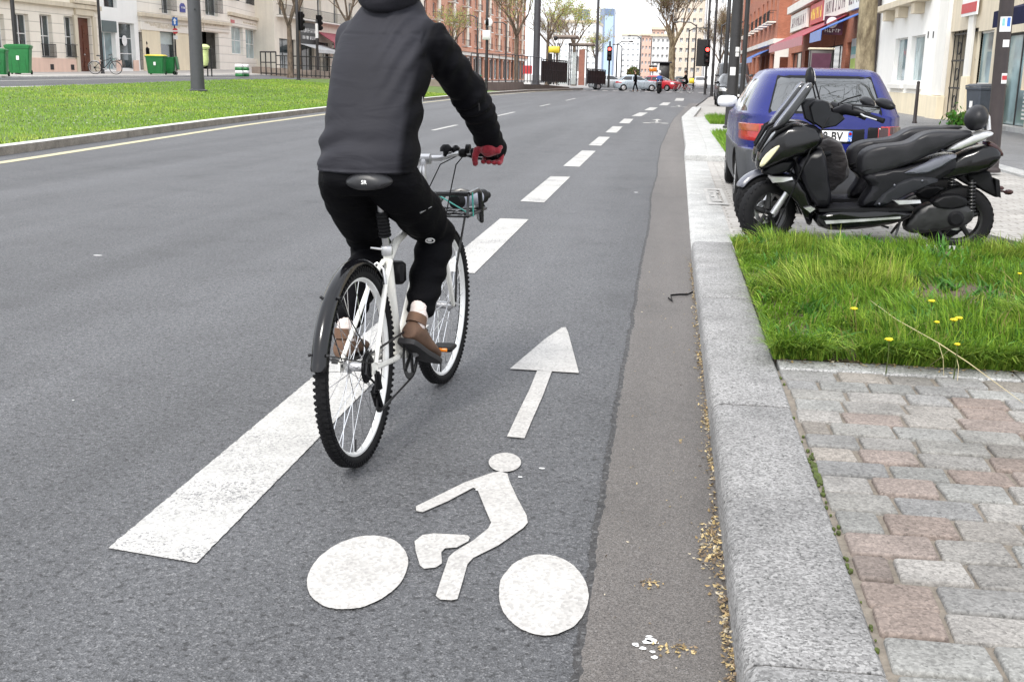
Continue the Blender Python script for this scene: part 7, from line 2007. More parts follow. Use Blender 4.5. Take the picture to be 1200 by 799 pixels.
# lamp posts and signals down the avenue
def avenue_lamp(label, px, Y, top_y, w_=.075, arm=None, side=-1, grp='slim dark lamp posts down the avenue', z0=.03, m='black_pole'):
    b_ = atY(px, 90, Y); H = min(atY(px, top_y, Y).z, 13)
    t = pole('lamp_post', label, 'lamp post', (b_.x, Y, z0), H, w_, w_ * .8, m, grp, n=10)
    if arm:
        k = MB(); k.tube([(0, 0, H - .1), (side * arm * .3, 0, H + .25), (side * arm, 0, H + .3)], [w_ * .7, w_ * .6, w_ * .5], 8)
        k.lathe([(.04, .1), (.22, .04), (.26, -.04), (.1, -.09)], (side * arm, 0, H + .26), (0, 0, 1), 12); k.build('lamp_arm', M[m], t)
    return t
avenue_lamp('dark lamp post just right of the red signal on the right', 835, 80, -14, .10, 1.8)
avenue_lamp('thick dark lamp post left of the stickered one', 849.5, 60, -30, .12, 1.6)
avenue_lamp('thin dark lamp post between two thicker ones', 842.5, 96, 30, .085, 1.5, 1)
avenue_lamp('slim lamp post with double arm before the wide beige house', 813, 115, 30, .085, 2.0)
avenue_lamp('slimmest lamp post left of the double armed one', 805, 135, 36, .09, 1.8, 1)
avenue_lamp('slim lamp post far behind the black kiosk', 749, 150, 45, .09, 1.5)
avenue_lamp('slim lamp post beyond the red signal on the left', 722, 125, 52, .09, 1.5, 1)
avenue_lamp('slim grey lamp post left of the far white block', 727.5, 170, 55, .10, 1.2)
avenue_lamp('tall slim dark lamp post in front of the orange brick block', 559, 150, 22, .12, 2.2, -1, z0=.1)
avenue_lamp('another slim lamp post before the orange brick block', 592.5, 150, 30, .12, 1.5, -1, z0=.1)
q = atY(826.5, 100, 88); t = pole('traffic_light', 'black traffic light showing red on the right of the avenue', 'traffic light', (q.x, 88, .03), 9, .09, .08, 'black_pole', 'traffic lights at the crossing')
add_signal(t, atY(826, 75, 88).z - .03, R(2), 'red_light', 1.35)
k = MB(); k.obox((0, 0, 2.2), (1, 0, 0), (0, 1, 0), (0, 0, 1), (-.8, .22), (.12, .16), (-.1, 1.9)); k.build('backing_board', M['ink'], t)
q = atY(712.5, 100, 104); t = pole('traffic_light', 'traffic light showing red at the end of the tram platform', 'traffic light', (q.x, 104.8, .25), 4.1, .09, .08, 'black_pole', 'traffic lights at the crossing')
add_signal(t, 2.4, R(0), 'red_light', 1.35)
p = west(570, 101.5); q = atY(570, 100, 76); t = pole('signal_pole', 'black pole with white box and round white lamp at the platform corner', 'pole', (q.x, 76, hz(q.x, 76)), 6.6, .10, .09, 'black_pole')
k = MB(); zz = atY(570, 47, 76).z - t.location.z; k.cbox((.0, -.18, zz + .3), (.52, .25, .62), .04); k.build('white_box', M['white'], t)
k = MB(); zz = atY(570, 30, 76).z - t.location.z; k.lathe([(.27, -.05), (.27, .05), (.2, .08)], (.12, -.12, zz + .2), (0, -1, 0), 20); k.build('round_back', M['white'], t); k = MB(); k.cbox((.03, -.2, zz + .2), (.22, .2, .5), .05); k.build('signal_head', M['black_plastic'], t)
for i, (px, py, ty, lb) in enumerate(((350, 94, -8, 'black signal pole right of the forked bare tree'), (372.5, 91, 24, 'grey signal pole with white top close to the cyclist'))):
    p = west(px, py); t = pole('traffic_light', lb, 'traffic light', p, atY(px, ty, p.y).z - p.z, .10, .08, 'black_pole', 'traffic lights beyond the lawn')
    z = atY(px, 36, p.y).z - p.z; add_signal(t, z, R(150), None, 1.1)
    if i:
        k = MB(); k.lathe([(.105, atY(px, 45, p.y).z - p.z), (.105, atY(px, 28, p.y).z - p.z)], (0, 0, 0), (0, 0, 1), 14); k.build('white_sleeve', M['white'], t)
# --- railings
def railing(label, pts, h, sp, bar=.02, top=.03, m='iron', mid=True, group=None, name='railing', panel=None):
    base = Vector(pts[0]); t = empty(name, base); tag(t, label, 'railing', group)
    k = MB(); q_ = MB(); pn = MB()
    for a, c in zip(pts, pts[1:]):
        a, c = Vector(a) - base, Vector(c) - base; d = c - a; L = d.length; n = max(1, int(L / sp))
        k.tube([a + Vector((0, 0, h)), c + Vector((0, 0, h))], top, 6); k.tube([a + Vector((0, 0, .12)), c + Vector((0, 0, .12))], top * .8, 6)
        if mid: k.tube([a + Vector((0, 0, h * .55)), c + Vector((0, 0, h * .55))], top * .7, 6)
        for i in range(n + 1): q_.tube([a + d * i / n + Vector((0, 0, .0)), a + d * i / n + Vector((0, 0, h))], bar, 6)
        if panel: 
            u = d.normalized(); nn = u.cross(Vector((0, 0, 1))); pn.obox(a, u, nn, (0, 0, 1), (.05, L - .05), (-.01, .01), (.12, h * .94))
    k.build('rails', M[m], t); q_.build('bars', M[m], t)
    if panel: pn.build('panel', M[panel], t)
    return t
def on(px, py, Y): p = atY(px, py, Y); return (p.x, Y, p.z)
railing('tall black railing frames left of the forked bare tree', [on(306, 88, 76), on(324, 88.5, 75)], 1.55, .55, .045, .05, mid=True, group='black railings at the platform')
railing('long thin black railing behind the low platform wall', [on(324, 89, 75.5), on(386, 92, 73.2), on(470, 96, 74.5)], 1.35, .42, .03, .035, group='black railings at the platform')
railing('grey railing along the platform front, in front of the red panel', [on(552, 97, 78.6), on(600, 97, 84), on(634, 97, 93)], 2.0, .9, .03, .03, m='mast', mid=False, group='black railings at the platform')
railing('black panelled railing before the tram shelter', [on(634, 97, 94), on(664, 98, 100)], 1.9, .5, .04, .05, group='black railings at the platform', panel='ink')
railing('black panelled railing between the shelter and the signal', [on(688, 99, 103), on(709, 100, 106.5)], 1.35, .5, .04, .05, group='black railings at the platform', panel='ink')
# --- tram shelter: glass bay with flat roof, brick pier, second roof
a, c = atY(651, 97, 101), atY(689, 98, 103); t = empty('tram_shelter', (a.x, 101, .4)); tag(t, 'tram shelter with glass walls, two flat grey roofs and a rusty pier', 'shelter')
Wd = c.x - a.x; hz1, hz2 = atY(660, 45, 101).z - .4, atY(678, 54, 102).z - .4
k = MB(); k.cbox((Wd * .28, .8, hz1 + .12), (Wd * .75, 3.2, .26), .05); k.build('roof', M['platform'], t); k = MB(); k.cbox((Wd * .78, 1.5, hz2 + .1), (Wd * .8, 3.0, .22), .05); k.build('roof', M['platform'], t)
for x, y in ((.12, 0), (Wd * .42, 0), (.12, 1.8), (Wd * .42, 1.8), (Wd * .98, .4), (Wd * .66, .4)): k = MB(); k.box((x, y, hz2 / 2 + .1), (.1, .1, hz2 + .2)); k.build('post', M['mast'], t)
for x0, x1, y in ((.2, Wd * .4, .0), (Wd * .46, Wd * .64, .4)): k = MB(); k.box(((x0 + x1) / 2, y, 1.5), (x1 - x0, .03, 2.8)); k.build('glass_wall', M['clear'], t)
k = MB(); k.box((Wd * .82, .5, 1.6), (.5, .5, 3.1)); k.build('rusty_pier', M['terracotta'], t); k = MB(); k.box((Wd * .68, 1.2, 1.9), (.6, .1, 1.3)); k.build('timetable', M['white'], t); k = MB(); k.box((Wd * .3, 1.6, .5), (2, .4, .08)); k.build('bench', M['door_wood'], t)
q = atY(649.5, 62, 98); t = pole('display_post', 'post with a yellow display box beside the tram shelter', 'sign', (q.x, 98, .5), q.z - .5 + .5, .06, .06, 'iron'); k = MB(); k.cbox((0, -.15, q.z - .5 + .25), (.95, .2, .55), .04); k.build('display', M['yellow_sign'], t); k = MB(); k.ball((.1, 0, q.z + .7), .2, 10); k.build('loudspeaker', M['ink'], t); k = MB(); k.box((-.35, 0, 1.3), (.35, .3, 2.6)); k.build('ticket_machine', M['ink'], t)
q = atY(618, 97, 96); t = empty('info_panel', (q.x, 96, .5)); tag(t, 'red and white panel on the platform left of the tall mast', 'panel'); k = MB(); k.box((0, 0, 1.2), (.75, .15, .7)); k.build('red_board', M['sign_red'], t); k = MB(); k.box((0, 0, .42), (.6, .14, .84)); k.build('white_board', M['white'], t); k = MB(); k.box((.05, 0, 1.75), (.4, .14, .35)); k.build('white_board', M['white'], t)
# low wall of the platform
b = MB()
for a, c in (((-30, 79), (-22.5, 74.5)), ((-22.5, 74.5), (-13.6, 78)), ((-13.6, 78), (-12.7, 95))):
    for (p0, p1) in ((a, c),):
        d = Vector((p1[0] - p0[0], p1[1] - p0[1], 0)); L = d.length; u = d / L; nn = Vector((u.y, -u.x, 0)); n = max(1, int(L / 1.6))
        for i in range(n):
            z0, z1 = hz(p0[0], p0[1]), hz(p1[0], p1[1]); zz = z0 + (z1 - z0) * (i + .5) / n
            b.obox(Vector((p0[0], p0[1], 0)), u, nn, (0, 0, 1), (L * i / n + .01, L * (i + 1) / n - .01), (0, .3), (-.2, zz + .48))
tag(b.build('low_wall', M['platform'], loc=(-22.5, 74.5, .8)), 'low brown stone wall closing the lawn below the platform railing', 'wall')
# kiosk, far yellow sign, shrub beyond the crossing
q = atY(778, 93, 126); t = empty('bus_shelter', (q.x, 126, .03)); tag(t, 'black bus shelter beyond the crossing under the big bare tree', 'shelter'); k = MB(); k.cbox((0, 0, 1.35), (1.1, 2.2, 2.7), .05); k.build('back_panel', M['ink'], t); k = MB(); k.cbox((-.3, 0, 2.8), (2.2, 2.8, .16), .04); k.build('roof', M['mast'], t)
q = atY(765, 88, 150); t = pole('display_post', 'far yellow sign above a thin post beyond the crossing', 'sign', (q.x, 150, 0), 2.6, .06, .06, 'iron'); k = MB(); k.cbox((0, 0, 2.2), (1.0, .2, .55), .03); k.build('display', M['orange'], t); k = MB(); k.cbox((0, 0, 2.62), (1.1, .3, .22), .03); k.build('display_hood', M['ink'], t)
# --- trees
def tree(name, label, base, trunk_r, fork, levels, spread, seed, leaf=None, nleaf=0, leafsize=.09, bark_='bark', lean=(0, 0), kids=3, length=1.0, group=None, twig='twig', upk=.35, minr=.008, shrink=.78):
    r_ = random.Random(seed); base = Vector(base); t = empty(name, base); tag(t, label, 'tree', group)
    tb, cb, lf = MB(), MB(), MB(); tips = []
    def br(p, d, L, r, lv):
        n = 3 if lv > 1 else 2; pts = [p]; q_ = p; dd = d.copy()
        for i in range(n):
            dd = (dd + Vector((r_.gauss(0, .12), r_.gauss(0, .12), r_.gauss(0, .08) + (.06 if lv < levels - 1 else .02)))).normalized(); q_ = q_ + dd * (L / n); pts.append(q_)
        r1 = max(minr, r * .62); rad = [r + (r1 - r) * i / n for i in range(n + 1)]
        (tb if lv <= 1 else cb).tube(pts, rad, 9 if lv <= 1 else (5 if lv <= 2 else 3))
        if lv >= levels - 1: tips.extend(pts[1:])
        if lv >= levels: return
        for i in range(kids if lv else kids + 1):
            az = r_.uniform(0, 6.283); tl = spread * r_.uniform(.6, 1.25)
            a = dd.orthogonal().normalized(); b_ = dd.cross(a)
            nd = (dd * math.cos(tl) + (a * math.cos(az) + b_ * math.sin(az)) * math.sin(tl) + Vector((0, 0, upk * .4))).normalized()
            s = pts[-1] if i < 2 else pts[r_.choice((1, 2)) if n > 2 else 1]
            br(s, nd, L * shrink * r_.uniform(.75, 1.15), max(minr, r1 * r_.uniform(.6, .82)), lv + 1)
    top = Vector((lean[0], lean[1], fork)); 
    pts = [Vector((0, 0, -.1)), Vector((0, 0, .12)) + top * .03, top * .5 + Vector((r_.gauss(0, .03), r_.gauss(0, .03), 0)), top]
    tb.tube(pts, [trunk_r * 1.5, trunk_r * 1.12, trunk_r, trunk_r * .88], 14)
    for i in range(kids + 1):
        az = 6.283 * (i + r_.uniform(-.2, .2)) / (kids + 1); tl = spread * r_.uniform(.5, 1.0)
        br(top - Vector((0, 0, .1 * i)), Vector((math.cos(az) * math.sin(tl), math.sin(az) * math.sin(tl), math.cos(tl))), fork * .55 * length, trunk_r * .6, 1)
    tb.build('trunk', M[bark_], t, angle=80, recalc=False)
    for i in range(nleaf):
        c = r_.choice(tips) + Vector((r_.gauss(0, .14), r_.gauss(0, .14), r_.gauss(0, .12))) * (leafsize / .09)
        u = Vector((r_.gauss(0, 1), r_.gauss(0, 1), r_.gauss(0, 1))).normalized(); w_ = u.orthogonal().normalized(); s = leafsize * r_.uniform(.5, 1.3)
        col = [q * r_.uniform(.7, 1.3) for q in r_.choice(leaf)] + [1]
        lf.add([c - u * s, c + w_ * s * .45, c + u * s, c - w_ * s * .45], [(0, 1, 2, 3)], 0, col)
    cr = cb.build('crown', M[twig], t, angle=80, recalc=False)
    if nleaf: lf.build('leaves', M['leafcol'], cr, angle=0, recalc=False)
    return t
BUD = [(.40, .36, .17), (.36, .31, .16), (.32, .26, .15)]; YEL = [(.40, .43, .12), (.46, .46, .16), (.32, .38, .10), (.42, .38, .15)]; GRN = [(.07, .14, .025), (.10, .18, .03), (.05, .10, .02)]
GT = 'street trees along the avenue'
p = west(340.5, 90.5); tree('street_tree', 'bare forked tree in front of the cafe, right of the striped blocks', p, .17, 3.3, 6, .6, 3, BUD, 2200, .06, length=1.0, group=GT, shrink=.74)
q = atY(333.5, 88, 74); tree('street_tree', 'bare tree just behind the forked one, before the black railing', (q.x, 77, 1.0), .16, 4.2, 6, .5, 8, BUD, 1500, .06, length=.75, group=GT)
q = atY(605, 95, 100); tree('street_tree', 'bare tree with spreading twigs left of the tall tram mast', (q.x, 100, .4), .2, 4.2, 7, .5, 12, BUD, 3500, .07, length=.9, group=GT, kids=3, minr=.011)
q = atY(641, 95, 122); tree('street_tree', 'tree with fresh yellow green leaves left of the tram shelter', (q.x, 122, .3), .2, 4.5, 5, .6, 21, YEL, 2300, .11, length=.95, group=GT)
q = atY(672, 95, 132); tree('street_tree', 'yellow green tree rising behind the tram shelter roofs', (q.x, 132, .2), .2, 4.3, 5, .62, 22, YEL, 2000, .11, length=.85, group=GT)
q = atY(698, 95, 150); tree('street_tree', 'small pale leafed tree under the taller office tower', (q.x, 150, .1), .16, 3.2, 5, .6, 23, YEL + BUD, 1100, .11, length=.75, group=GT)
q = atY(528, 92, 118); tree('street_tree', 'yellowish budding tree beside the cyclist sleeve, before the brick block', (q.x, 118, .5), .18, 3.4, 5, .62, 24, YEL + BUD, 1300, .1, length=.85, group=GT)
q = atY(786, 92, 134); tree('street_tree', 'big bare tree standing beyond the crossing', (q.x, 134, .03), .42, 4.6, 7, .48, 31, BUD, 5000, .08, 'plane_bark', length=1.0, group=GT, kids=3, shrink=.82, minr=.014)
q = atY(1001, 80, 27); tree('plane_tree', 'mottled plane tree trunk rising behind the blue car', (4.42, 27, .03), .21, 5.2, 5, .55, 41, GRN + BUD, 2200, .09, 'plane_bark', lean=(-.12, 0), group=GT)
tree('plane_tree', 'bare plane tree beside the scooters, just outside the picture', (4.7, 11.4, .03), .2, 4.6, 6, .75, 43, GRN + BUD, 900, .06, 'plane_bark', group=GT, length=1.15, upk=.1)
q = atY(365, 40, 96); tree('street_tree', 'brown twigged tree before the upper floors of the cafe building', (-28.5, 98, .6), .18, 5.0, 6, .55, 45, BUD, 3500, .09, length=1.0, group=GT)
bt_ = [o for o in COL.objects if o.get('label', '').startswith('bare tree with spreading twigs')][0]
for i, (x_, y_, k_, lb) in enumerate(((-18, 178, 1.0, 'bare tree far down the avenue on its left side'), (10.8, 172, 1.1, 'bare tree far down the avenue on its right side'), (10.4, 214, 1.2, 'farthest bare tree on the right of the avenue'), (5.9, 146, .8, 'smaller bare tree among the lamp posts right of the big bare tree'))):
    c_ = copy_tree(bt_); c_.location = (x_, y_, .03); c_.rotation_euler = (0, 0, i * 1.3 + .7); c_.scale = (k_, k_, k_); tag(c_, lb)
q = atY(742, 88, 160); t = empty('shrub', (q.x, 160, 0)); tag(t, 'round olive shrub beyond the crossing, left of the yellow sign', 'shrub')
lf = MB(); r_ = random.Random(5)
for i in range(2600):
    u = Vector((r_.gauss(0, 1), r_.gauss(0, 1), r_.gauss(0, 1))).normalized() * (r_.random() ** .4) * (1 + .25 * noise.noise(Vector((i * .37, 0, 0)))); c = Vector((u.x * .95, u.y * .95, 1.35 + u.z * 1.25)); a = Vector((r_.gauss(0, 1), r_.gauss(0, 1), r_.gauss(0, 1))).normalized(); w_ = a.orthogonal(); s = .14
    lf.add([c - a * s, c + w_ * s * .5, c + a * s, c - w_ * s * .5], [(0, 1, 2, 3)], 0, [q_ * r_.uniform(.6, 1.3) for q_ in r_.choice(((.13, .14, .05), (.18, .18, .07), (.10, .12, .04)))] + [1])
lf.build('foliage', M['leafcol'], t, angle=0, recalc=False); k = MB(); k.tube([(0, 0, 0), (0, 0, 1.2)], [.1, .06], 8); k.build('stem', M['bark'], t)
# weed by the white house
t = empty('weed', (8.65, 35.6, .05)); tag(t, 'green weed growing at the foot of the white house, right of the bollard', 'plant'); lf = MB()
for i in range(170):
    u = Vector((r_.gauss(0, .22), r_.gauss(0, .2), abs(r_.gauss(0, .22)))); a = Vector((r_.gauss(0, 1), r_.gauss(0, 1), r_.gauss(.5, 1))).normalized(); w_ = a.orthogonal(); s = .09
    lf.add([u - a * s, u + w_ * s * .5, u + a * s, u - w_ * s * .5], [(0, 1, 2, 3)], 0, [q_ * r_.uniform(.7, 1.4) for q_ in (.07, .17, .03)] + [1])
lf.build('leaves', M['leafcol'], t, angle=0, recalc=False)

# ================================================================ GRASS AND LITTER
rg = np.random.default_rng(11)
def blades(name, pos, length, width, lean, az, cols, parent=None, bend=1.0):
    """ribbons of three segments; lean = how far the tip falls over, as a share of the length"""
    n = len(pos); seg = 3
    d = np.stack([np.cos(az), np.sin(az), np.zeros(n)], 1); sd = np.stack([-np.sin(az), np.cos(az), np.zeros(n)], 1)
    tw = rg.uniform(-.9, .9, n); sd = sd * np.cos(tw)[:, None] + d * np.sin(tw)[:, None]
    vs = []
    for i in range(seg + 1):
        t = i / seg
        h = length * (t - .42 * np.minimum(lean, 1.4) * t ** 2.2); o = length * lean * t ** (1.6 * bend) * .8
        c = pos + d * o[:, None]; c[:, 2] = pos[:, 2] + np.maximum(h, .004 * t)
        w_ = width * (1 - t ** 1.6) + .0004
        vs.append(c - sd * (w_ / 2)[:, None]); vs.append(c + sd * (w_ / 2)[:, None])
    V = np.stack(vs, 1).reshape(-1, 3); k = 2 * (seg + 1)
    base = np.arange(n)[:, None] * k
    F = np.concatenate([base + np.array([2 * i, 2 * i + 1, 2 * i + 3, 2 * i + 2]) for i in range(seg)], 1).reshape(-1, 4)
    me = bpy.data.meshes.new(name); me.vertices.add(len(V)); me.vertices.foreach_set('co', V.astype(np.float32).ravel())
    me.loops.add(F.size); me.loops.foreach_set('vertex_index', F.astype(np.int32).ravel()); me.polygons.add(len(F)); me.polygons.foreach_set('loop_start', np.arange(0, F.size, 4, dtype=np.int32)); me.polygons.foreach_set('loop_total', np.full(len(F), 4, np.int32))
    me.update(calc_edges=True)
    at = me.color_attributes.new('tint', 'FLOAT_COLOR', 'POINT')
    C = np.ones((n, k, 4), np.float32); C[:, :, :3] = cols[:, None, :]
    at.data.foreach_set('color', C.ravel())
    me.materials.append(M['blade']); me.polygons.foreach_set('use_smooth', np.ones(len(F), bool))
    o = bpy.data.objects.new(name, me); COL.objects.link(o)
    return o
def nz2(x, y, s, seed=0): return np.array([noise.noise(Vector((a * s, b * s, seed))) for a, b in zip(x, y)])
# bed between kerb and setts
X0, X1, Ya, Yb = .508, 4.4, 4.87, 8.55
b = MB(); n = 40; vs = []; fs = []
for j in range(n + 1):
    for i in range(n + 1):
        x, y = X0 + .01 + (X1 - X0) * i / n, Ya + (Yb - Ya) * j / n; e = min(1, min(i, j, n - j) / 4)
        vs.append((x, y, .10 + .035 * e + .02 * e * noise.noise(Vector((x * 2.5, y * 2.5, 0)))))
b.add(vs, [(j * (n + 1) + i, j * (n + 1) + i + 1, (j + 1) * (n + 1) + i + 1, (j + 1) * (n + 1) + i) for j in range(n) for i in range(n)])
structure(b.build('planting_soil', M['soil'], recalc=False))
N = 62000
x = rg.uniform(X0, X1, N); y = rg.uniform(Ya, Yb, N)
bald = np.hypot((x - 1.72) / .30, (y - 6.55) / .38); b2 = np.hypot((x - 1.2) / .12, (y - 8.1) / .2)
dens = nz2(x, y, 2.2, 3)
keep = (rg.random(N) < np.clip((bald - .55) * 1.5, .05, 1)) & (dens > -.55 + rg.normal(0, .12, N)) & (rg.random(N) < np.clip((b2 - .3) * 2, .15, 1)); keep &= (x < 3.4) | (y > 6)
x, y = x[keep], y[keep]; n = len(x)
cl = nz2(x, y, 4.5, 9); cl2 = nz2(x, y, 1.3, 4)
edge = np.minimum(np.minimum(x - X0, y - Ya), .35) / .35
L = (.145 + .16 * cl + .10 * cl2) * rg.uniform(.6, 1.3, n) * np.clip((bald[keep] - .3), .35, 1) * (1 - .25 * np.clip((y - 7.2) / 1.2, 0, 1)); L = np.clip(L, .04, .34)
ang = np.arctan2(-1.0, -.75) + nz2(x, y, 2.0, 6) * 2.2 + rg.normal(0, .5, n)
ed_ = np.clip((x - X0) / .16, 0, 1); L = L * (.6 + .4 * ed_); ang = np.where(ed_ < 1, ang * ed_ + (1 - ed_) * -1.2, ang)
le = np.clip(.7 + .5 * nz2(x, y, 3, 2) + rg.normal(0, .25, n), .1, 1.35); le = np.where(edge < .6, np.clip(le + .45, 0, 1.4), le)
pal = np.array([(.18, .33, .035), (.25, .41, .05), (.10, .20, .025), (.35, .48, .07), (.46, .53, .12)])
ci = np.clip((1.8 + 2.6 * cl2 + 1.5 * cl + rg.normal(0, .9, n)), 0, 4).astype(int); col = pal[ci] * rg.uniform(.75, 1.25, (n, 1))
dry = rg.random(n) < (.035 + .10 * (bald[keep] < 1.2)); col[dry] = np.array((.42, .34, .15)) * rg.uniform(.7, 1.2, (dry.sum(), 1))
yel = (cl2 > .22) & (y > 6.6) & (rg.random(n) < .5); col[yel] = np.array((.24, .31, .05)) * rg.uniform(.8, 1.2, (yel.sum(), 1))
g1 = blades('grass', np.stack([x, y, np.full(n, .125)], 1), L, rg.uniform(.0035, .0085, n), le, ang, col)
tag(g1, 'long green grass falling over the granite edge of the kerbside bed', 'grass', kind='stuff')
ne = 9000; s_ = rg.random(ne) < .93
x = np.where(s_, rg.uniform(X0, 2.6, ne), X0 + rg.random(ne) * .05); y = np.where(s_, Ya - .02 + .045 * nz2(x, x * 0, 5.5, 3) + rg.random(ne) * .07, rg.uniform(Ya, Yb, ne)); kk = nz2(x, y, 3.1, 8) > -.28; x, y, s_ = x[kk], y[kk], s_[kk]; n = len(x)
o = blades('grass', np.stack([x, y, np.full(n, .122)], 1), rg.uniform(.07, .24, n) * np.where(s_, 1, .5), rg.uniform(.004, .0075, n), np.clip(rg.normal(.95, .25, n), .2, 1.4), np.where(s_, -1.57, 3.3) + rg.normal(0, .6, n), pal[rg.integers(0, 4, n)] * rg.uniform(.6, 1.15, (n, 1)))
tag(o, 'fringe of grass hanging over the front and kerb edges of the bed', 'grass', kind='stuff')
# broad leaved plants in the bed
N = 3200; cx = rg.uniform(X0 + .1, 3.2, 260); cy = rg.uniform(Ya + .05, Yb, 260); who = rg.integers(0, 260, N)
x = cx[who] + rg.normal(0, .05, N); y = cy[who] + rg.normal(0, .05, N); kk = (x > X0) & (y > Ya - .02); x, y = x[kk], y[kk]; n = len(x)
o = blades('weed_leaves', np.stack([x, y, np.full(n, .13)], 1), rg.uniform(.05, .14, n), rg.uniform(.014, .03, n), rg.uniform(.5, 1.2, n), rg.uniform(0, 6.28, n), np.array((.06, .17, .025)) * rg.uniform(.6, 1.4, (n, 1)))
tag(o, 'broad leaved weeds among the long grass of the bed', 'weeds', kind='stuff')
# median lawn: short turf
N = 95000; t = rg.random(N) ** 1.6; y = 10 + t * 52; kx_ = np.array([lerp_tab(KERB_L, q) for q in y]); x = kx_ - .22 - rg.random(N) ** 1.2 * (22 + kx_ - .2)
vis = (x / y > -.80); x, y = x[vis], y[vis]; n = len(x); z = np.array([hz(a, c) for a, c in zip(x, y)])
pn = .6 * nz2(x, y, .5, 2) + .75 * nz2(x, y * .6, .17, 5) + .25 * nz2(x, y, 1.7, 7); str_ = np.sin((x + 11) * 2 * np.pi / 2.6)
L = (.05 + .03 * pn) * rg.uniform(.6, 1.5, n); pal = np.array([(.17, .30, .032), (.23, .37, .045), (.31, .42, .065), (.38, .45, .10)]); ci = np.clip(1.6 + 2.2 * pn + .5 * str_ + rg.normal(0, .8, n), 0, 3).astype(int); col = pal[ci] * rg.uniform(.7, 1.3, (n, 1))
dk = (str_ > .93) & (rg.random(n) < .22); col[dk] = np.array((.045, .09, .015))
o = blades('lawn', np.stack([x, y, z], 1), np.clip(L, .03, .13), np.full(n, .012) * (y / 14) ** .7, rg.uniform(.2, 1.0, n), rg.uniform(0, 6.28, n), col)
tag(o, 'short bright lawn of the median beyond the old kerb', 'grass', kind='stuff')
# daisies in the lawn as one scatter
b = MB()
for i in range(520):
    yy_ = 14 + rg.random() ** 1.5 * 34; k_ = lerp_tab(KERB_L, yy_); xx = k_ - .4 - rg.random() * 9
    if noise.noise(Vector((xx * .4, yy_ * .25, 8))) < .12: continue
    s = .02; c = Vector((xx, yy_, hz(xx, yy_) + .085)); b.add([c + Vector((s * math.cos(q * 1.05), s * math.sin(q * 1.05), .004 * (q % 2))) for q in range(6)], [tuple(range(6))])
tag(b.build('daisies', M['white'], angle=0, recalc=False), 'white daisies scattered in the median lawn', 'daisies', kind='stuff')
# the two small squares on the island
for (xa, xb, ya, yb, lb) in ((.99, 2.1, 19.02, 25.6, 'nearer green grass square set in the pale kerb island'), (1.12, 2.3, 30.6, 35.0, 'farther green grass square behind the black lamp post')):
    b = MB(); slab(b, xa - .03, xb, ya, yb, .10, -.04); structure(b.build('planting_soil', M['soil']))
    N = 9000; x = rg.uniform(xa - .04, xb, N); y = rg.uniform(ya, yb, N); n = N; cl = nz2(x, y, 1.6, 3)
    o = blades('grass', np.stack([x, y, np.full(n, .1)], 1), np.clip((.16 + .1 * cl) * rg.uniform(.5, 1.4, n), .05, .4), np.full(n, .014), rg.uniform(.2, 1.0, n), rg.uniform(2.4, 5.4, n), np.array([(.14, .29, .03), (.19, .36, .045), (.26, .39, .06)])[rg.integers(0, 3, n)] * rg.uniform(.7, 1.25, (n, 1)))
    tag(o, lb, 'grass', kind='stuff')
# dandelions
for i, (px, py, lb) in enumerate(((1118, 375, 'largest yellow dandelion, upper one of a close pair'), (1124, 373, 'yellow dandelion touching the largest one'), (1092, 353, 'yellow dandelion just below the bare patch of soil'), (1001, 362, 'yellow dandelion left of all the others in the grass'), (1042, 398, 'yellow dandelion lowest in the bed, near the front edge'), (1098, 378, 'small yellow dandelion left of the close pair'), (1195, 321, 'yellow dandelion at the right picture edge'), (1122, 404, 'small dandelion bud below the close pair'))):
    p = gnd(px, py, .27); t = empty('dandelion', (p.x, p.y, .12)); tag(t, lb, 'flower', 'dandelions in the grass bed')
    k = MB(); k.tube([(0, 0, 0), (.004, .004, .08), (0, 0, .15)], .0025, 6); k.build('stem', M['moss'], t)
    k = MB(); rr = .019 if i < 5 else .012
    for j in range(26):
        a = j * 2.4; q = rr * (j / 26) ** .5; e = Vector((math.cos(a), math.sin(a), 0)); s_ = Vector((-e.y, e.x, 0)); c = Vector((0, 0, .15)); k.add([c + e * q * .3, c + e * q * .8 + s_ * .004 + Vector((0, 0, .006)), c + e * (q + .004) + Vector((0, 0, .005 - q * .25)), c + e * q * .8 - s_ * .004 + Vector((0, 0, .006))], [(0, 1, 2, 3)])
    k.ball((0, 0, .151), rr * .7, 8, sc=(1, 1, .5)); k.build('flower_head', M['dandelion'], t, angle=0)
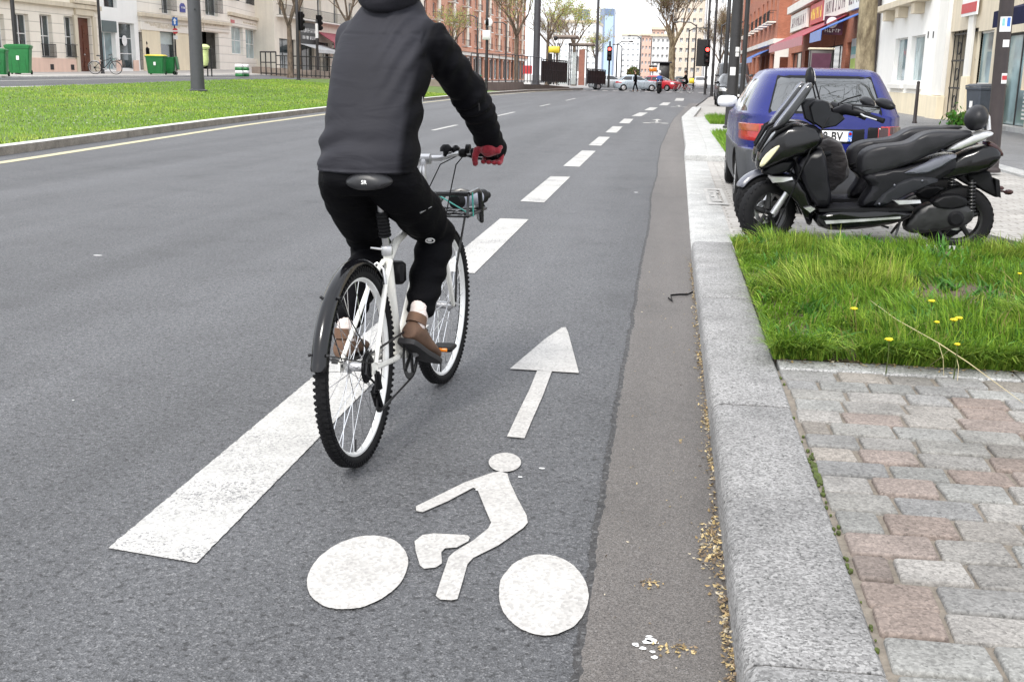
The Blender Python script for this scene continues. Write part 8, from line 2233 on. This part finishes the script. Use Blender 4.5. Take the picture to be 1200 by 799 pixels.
# dry stalk lying out over the setts, black strap, litter
k = MB(); P_ = [gnd(1020, 352, .2), gnd(1050, 374, .26), gnd(1100, 402, .26), gnd(1135, 425, .2), gnd(1165, 447, .135), gnd(1199, 472, .128)]
k.tube(P_, [.001, .0015, .002, .002, .0015, .0008], 6)
for a, c in (((1100, 402, .26), (1106, 440, .13)), ((1120, 415, .22), (1122, 446, .128)), ((1112, 410, .24), (1090, 428, .13))): k.tube([gnd(*a), (gnd(*a) + gnd(*c)) / 2 + Vector((0, -.03, .01)), gnd(*c)], .0011, 5)
tag(k.build('dry_stalk', M['straw'], loc=tuple(P_[4])), 'dry straw stalk bending from the bed over the setts', 'stalk')
k = MB(); P_ = [gnd(*q, .014) for q in ((783, 349), (788, 353), (786, 346), (796, 345), (806, 345), (812, 342))]; k.tube(P_, .006, 6, sq=(1, .5)); tag(k.build('strap', M['black_plastic'], loc=tuple(P_[2])), 'short black strap lying bent in the gutter', 'strap')
b = MB(); r_ = random.Random(4)
def flake(x, y, z, s, col):
    a = Vector((r_.gauss(0, 1), r_.gauss(0, 1), r_.gauss(0, .35))).normalized(); w_ = a.cross(Vector((r_.gauss(0, .3), r_.gauss(0, .3), 1))).normalized(); c = Vector((x, y, z)); up = a.cross(w_).normalized() * s * .3
    b.add([c - a * s, c + w_ * s * .6 + up, c + a * s, c - w_ * s * .55 + up], [(0, 1, 2, 3)], 0, [q * kk_ for kk_ in (r_.uniform(.6, 1.25),) for q in col] + [1])
TAN = ((.40, .30, .14), (.46, .36, .19), (.28, .20, .10), (.22, .16, .10), (.42, .37, .28), (.12, .09, .06))
for i in range(1200):
    y = r_.uniform(1.5, 8.2) if r_.random() < .5 else r_.choice((2.95, 3.02, 3.1, 2.35, 2.6, 3.8, 4.3, 5.2)) + r_.gauss(0, .10)
    wd = .012 + .02 * max(0, noise.noise(Vector((y * 3, 7, 0)))) + (.022 if 2.85 < y < 3.2 else 0)
    flake(.212 - abs(r_.gauss(0, wd)) - .003, y, .008 + abs(r_.gauss(0, .006)), r_.uniform(.003, .010), r_.choice(TAN))
for i in range(170): flake(r_.uniform(-.12, .2), r_.uniform(1.6, 9), .008, r_.uniform(.002, .006), r_.choice(TAN))
for (px, py, n, sp) in ((762, 687, 26, .014), (800, 765, 30, .018), (775, 762, 14, .01), (797, 518, 4, .006)):
    p = gnd(px, py)
    for i in range(n): flake(p.x + r_.gauss(0, sp), p.y + r_.gauss(0, sp * 1.3), .009, r_.uniform(.003, .009), r_.choice(TAN[:4]))
for i in range(260):
    x = r_.uniform(.53, 2.4); flake(x, 4.83 + r_.gauss(0, .035), .128, r_.uniform(.004, .012), r_.choice(TAN))
tag(b.build('leaf_litter', M['litter'], angle=0, recalc=False), 'tan leaf litter lying in the gutter along the granite kerb', 'leaf litter', kind='stuff')
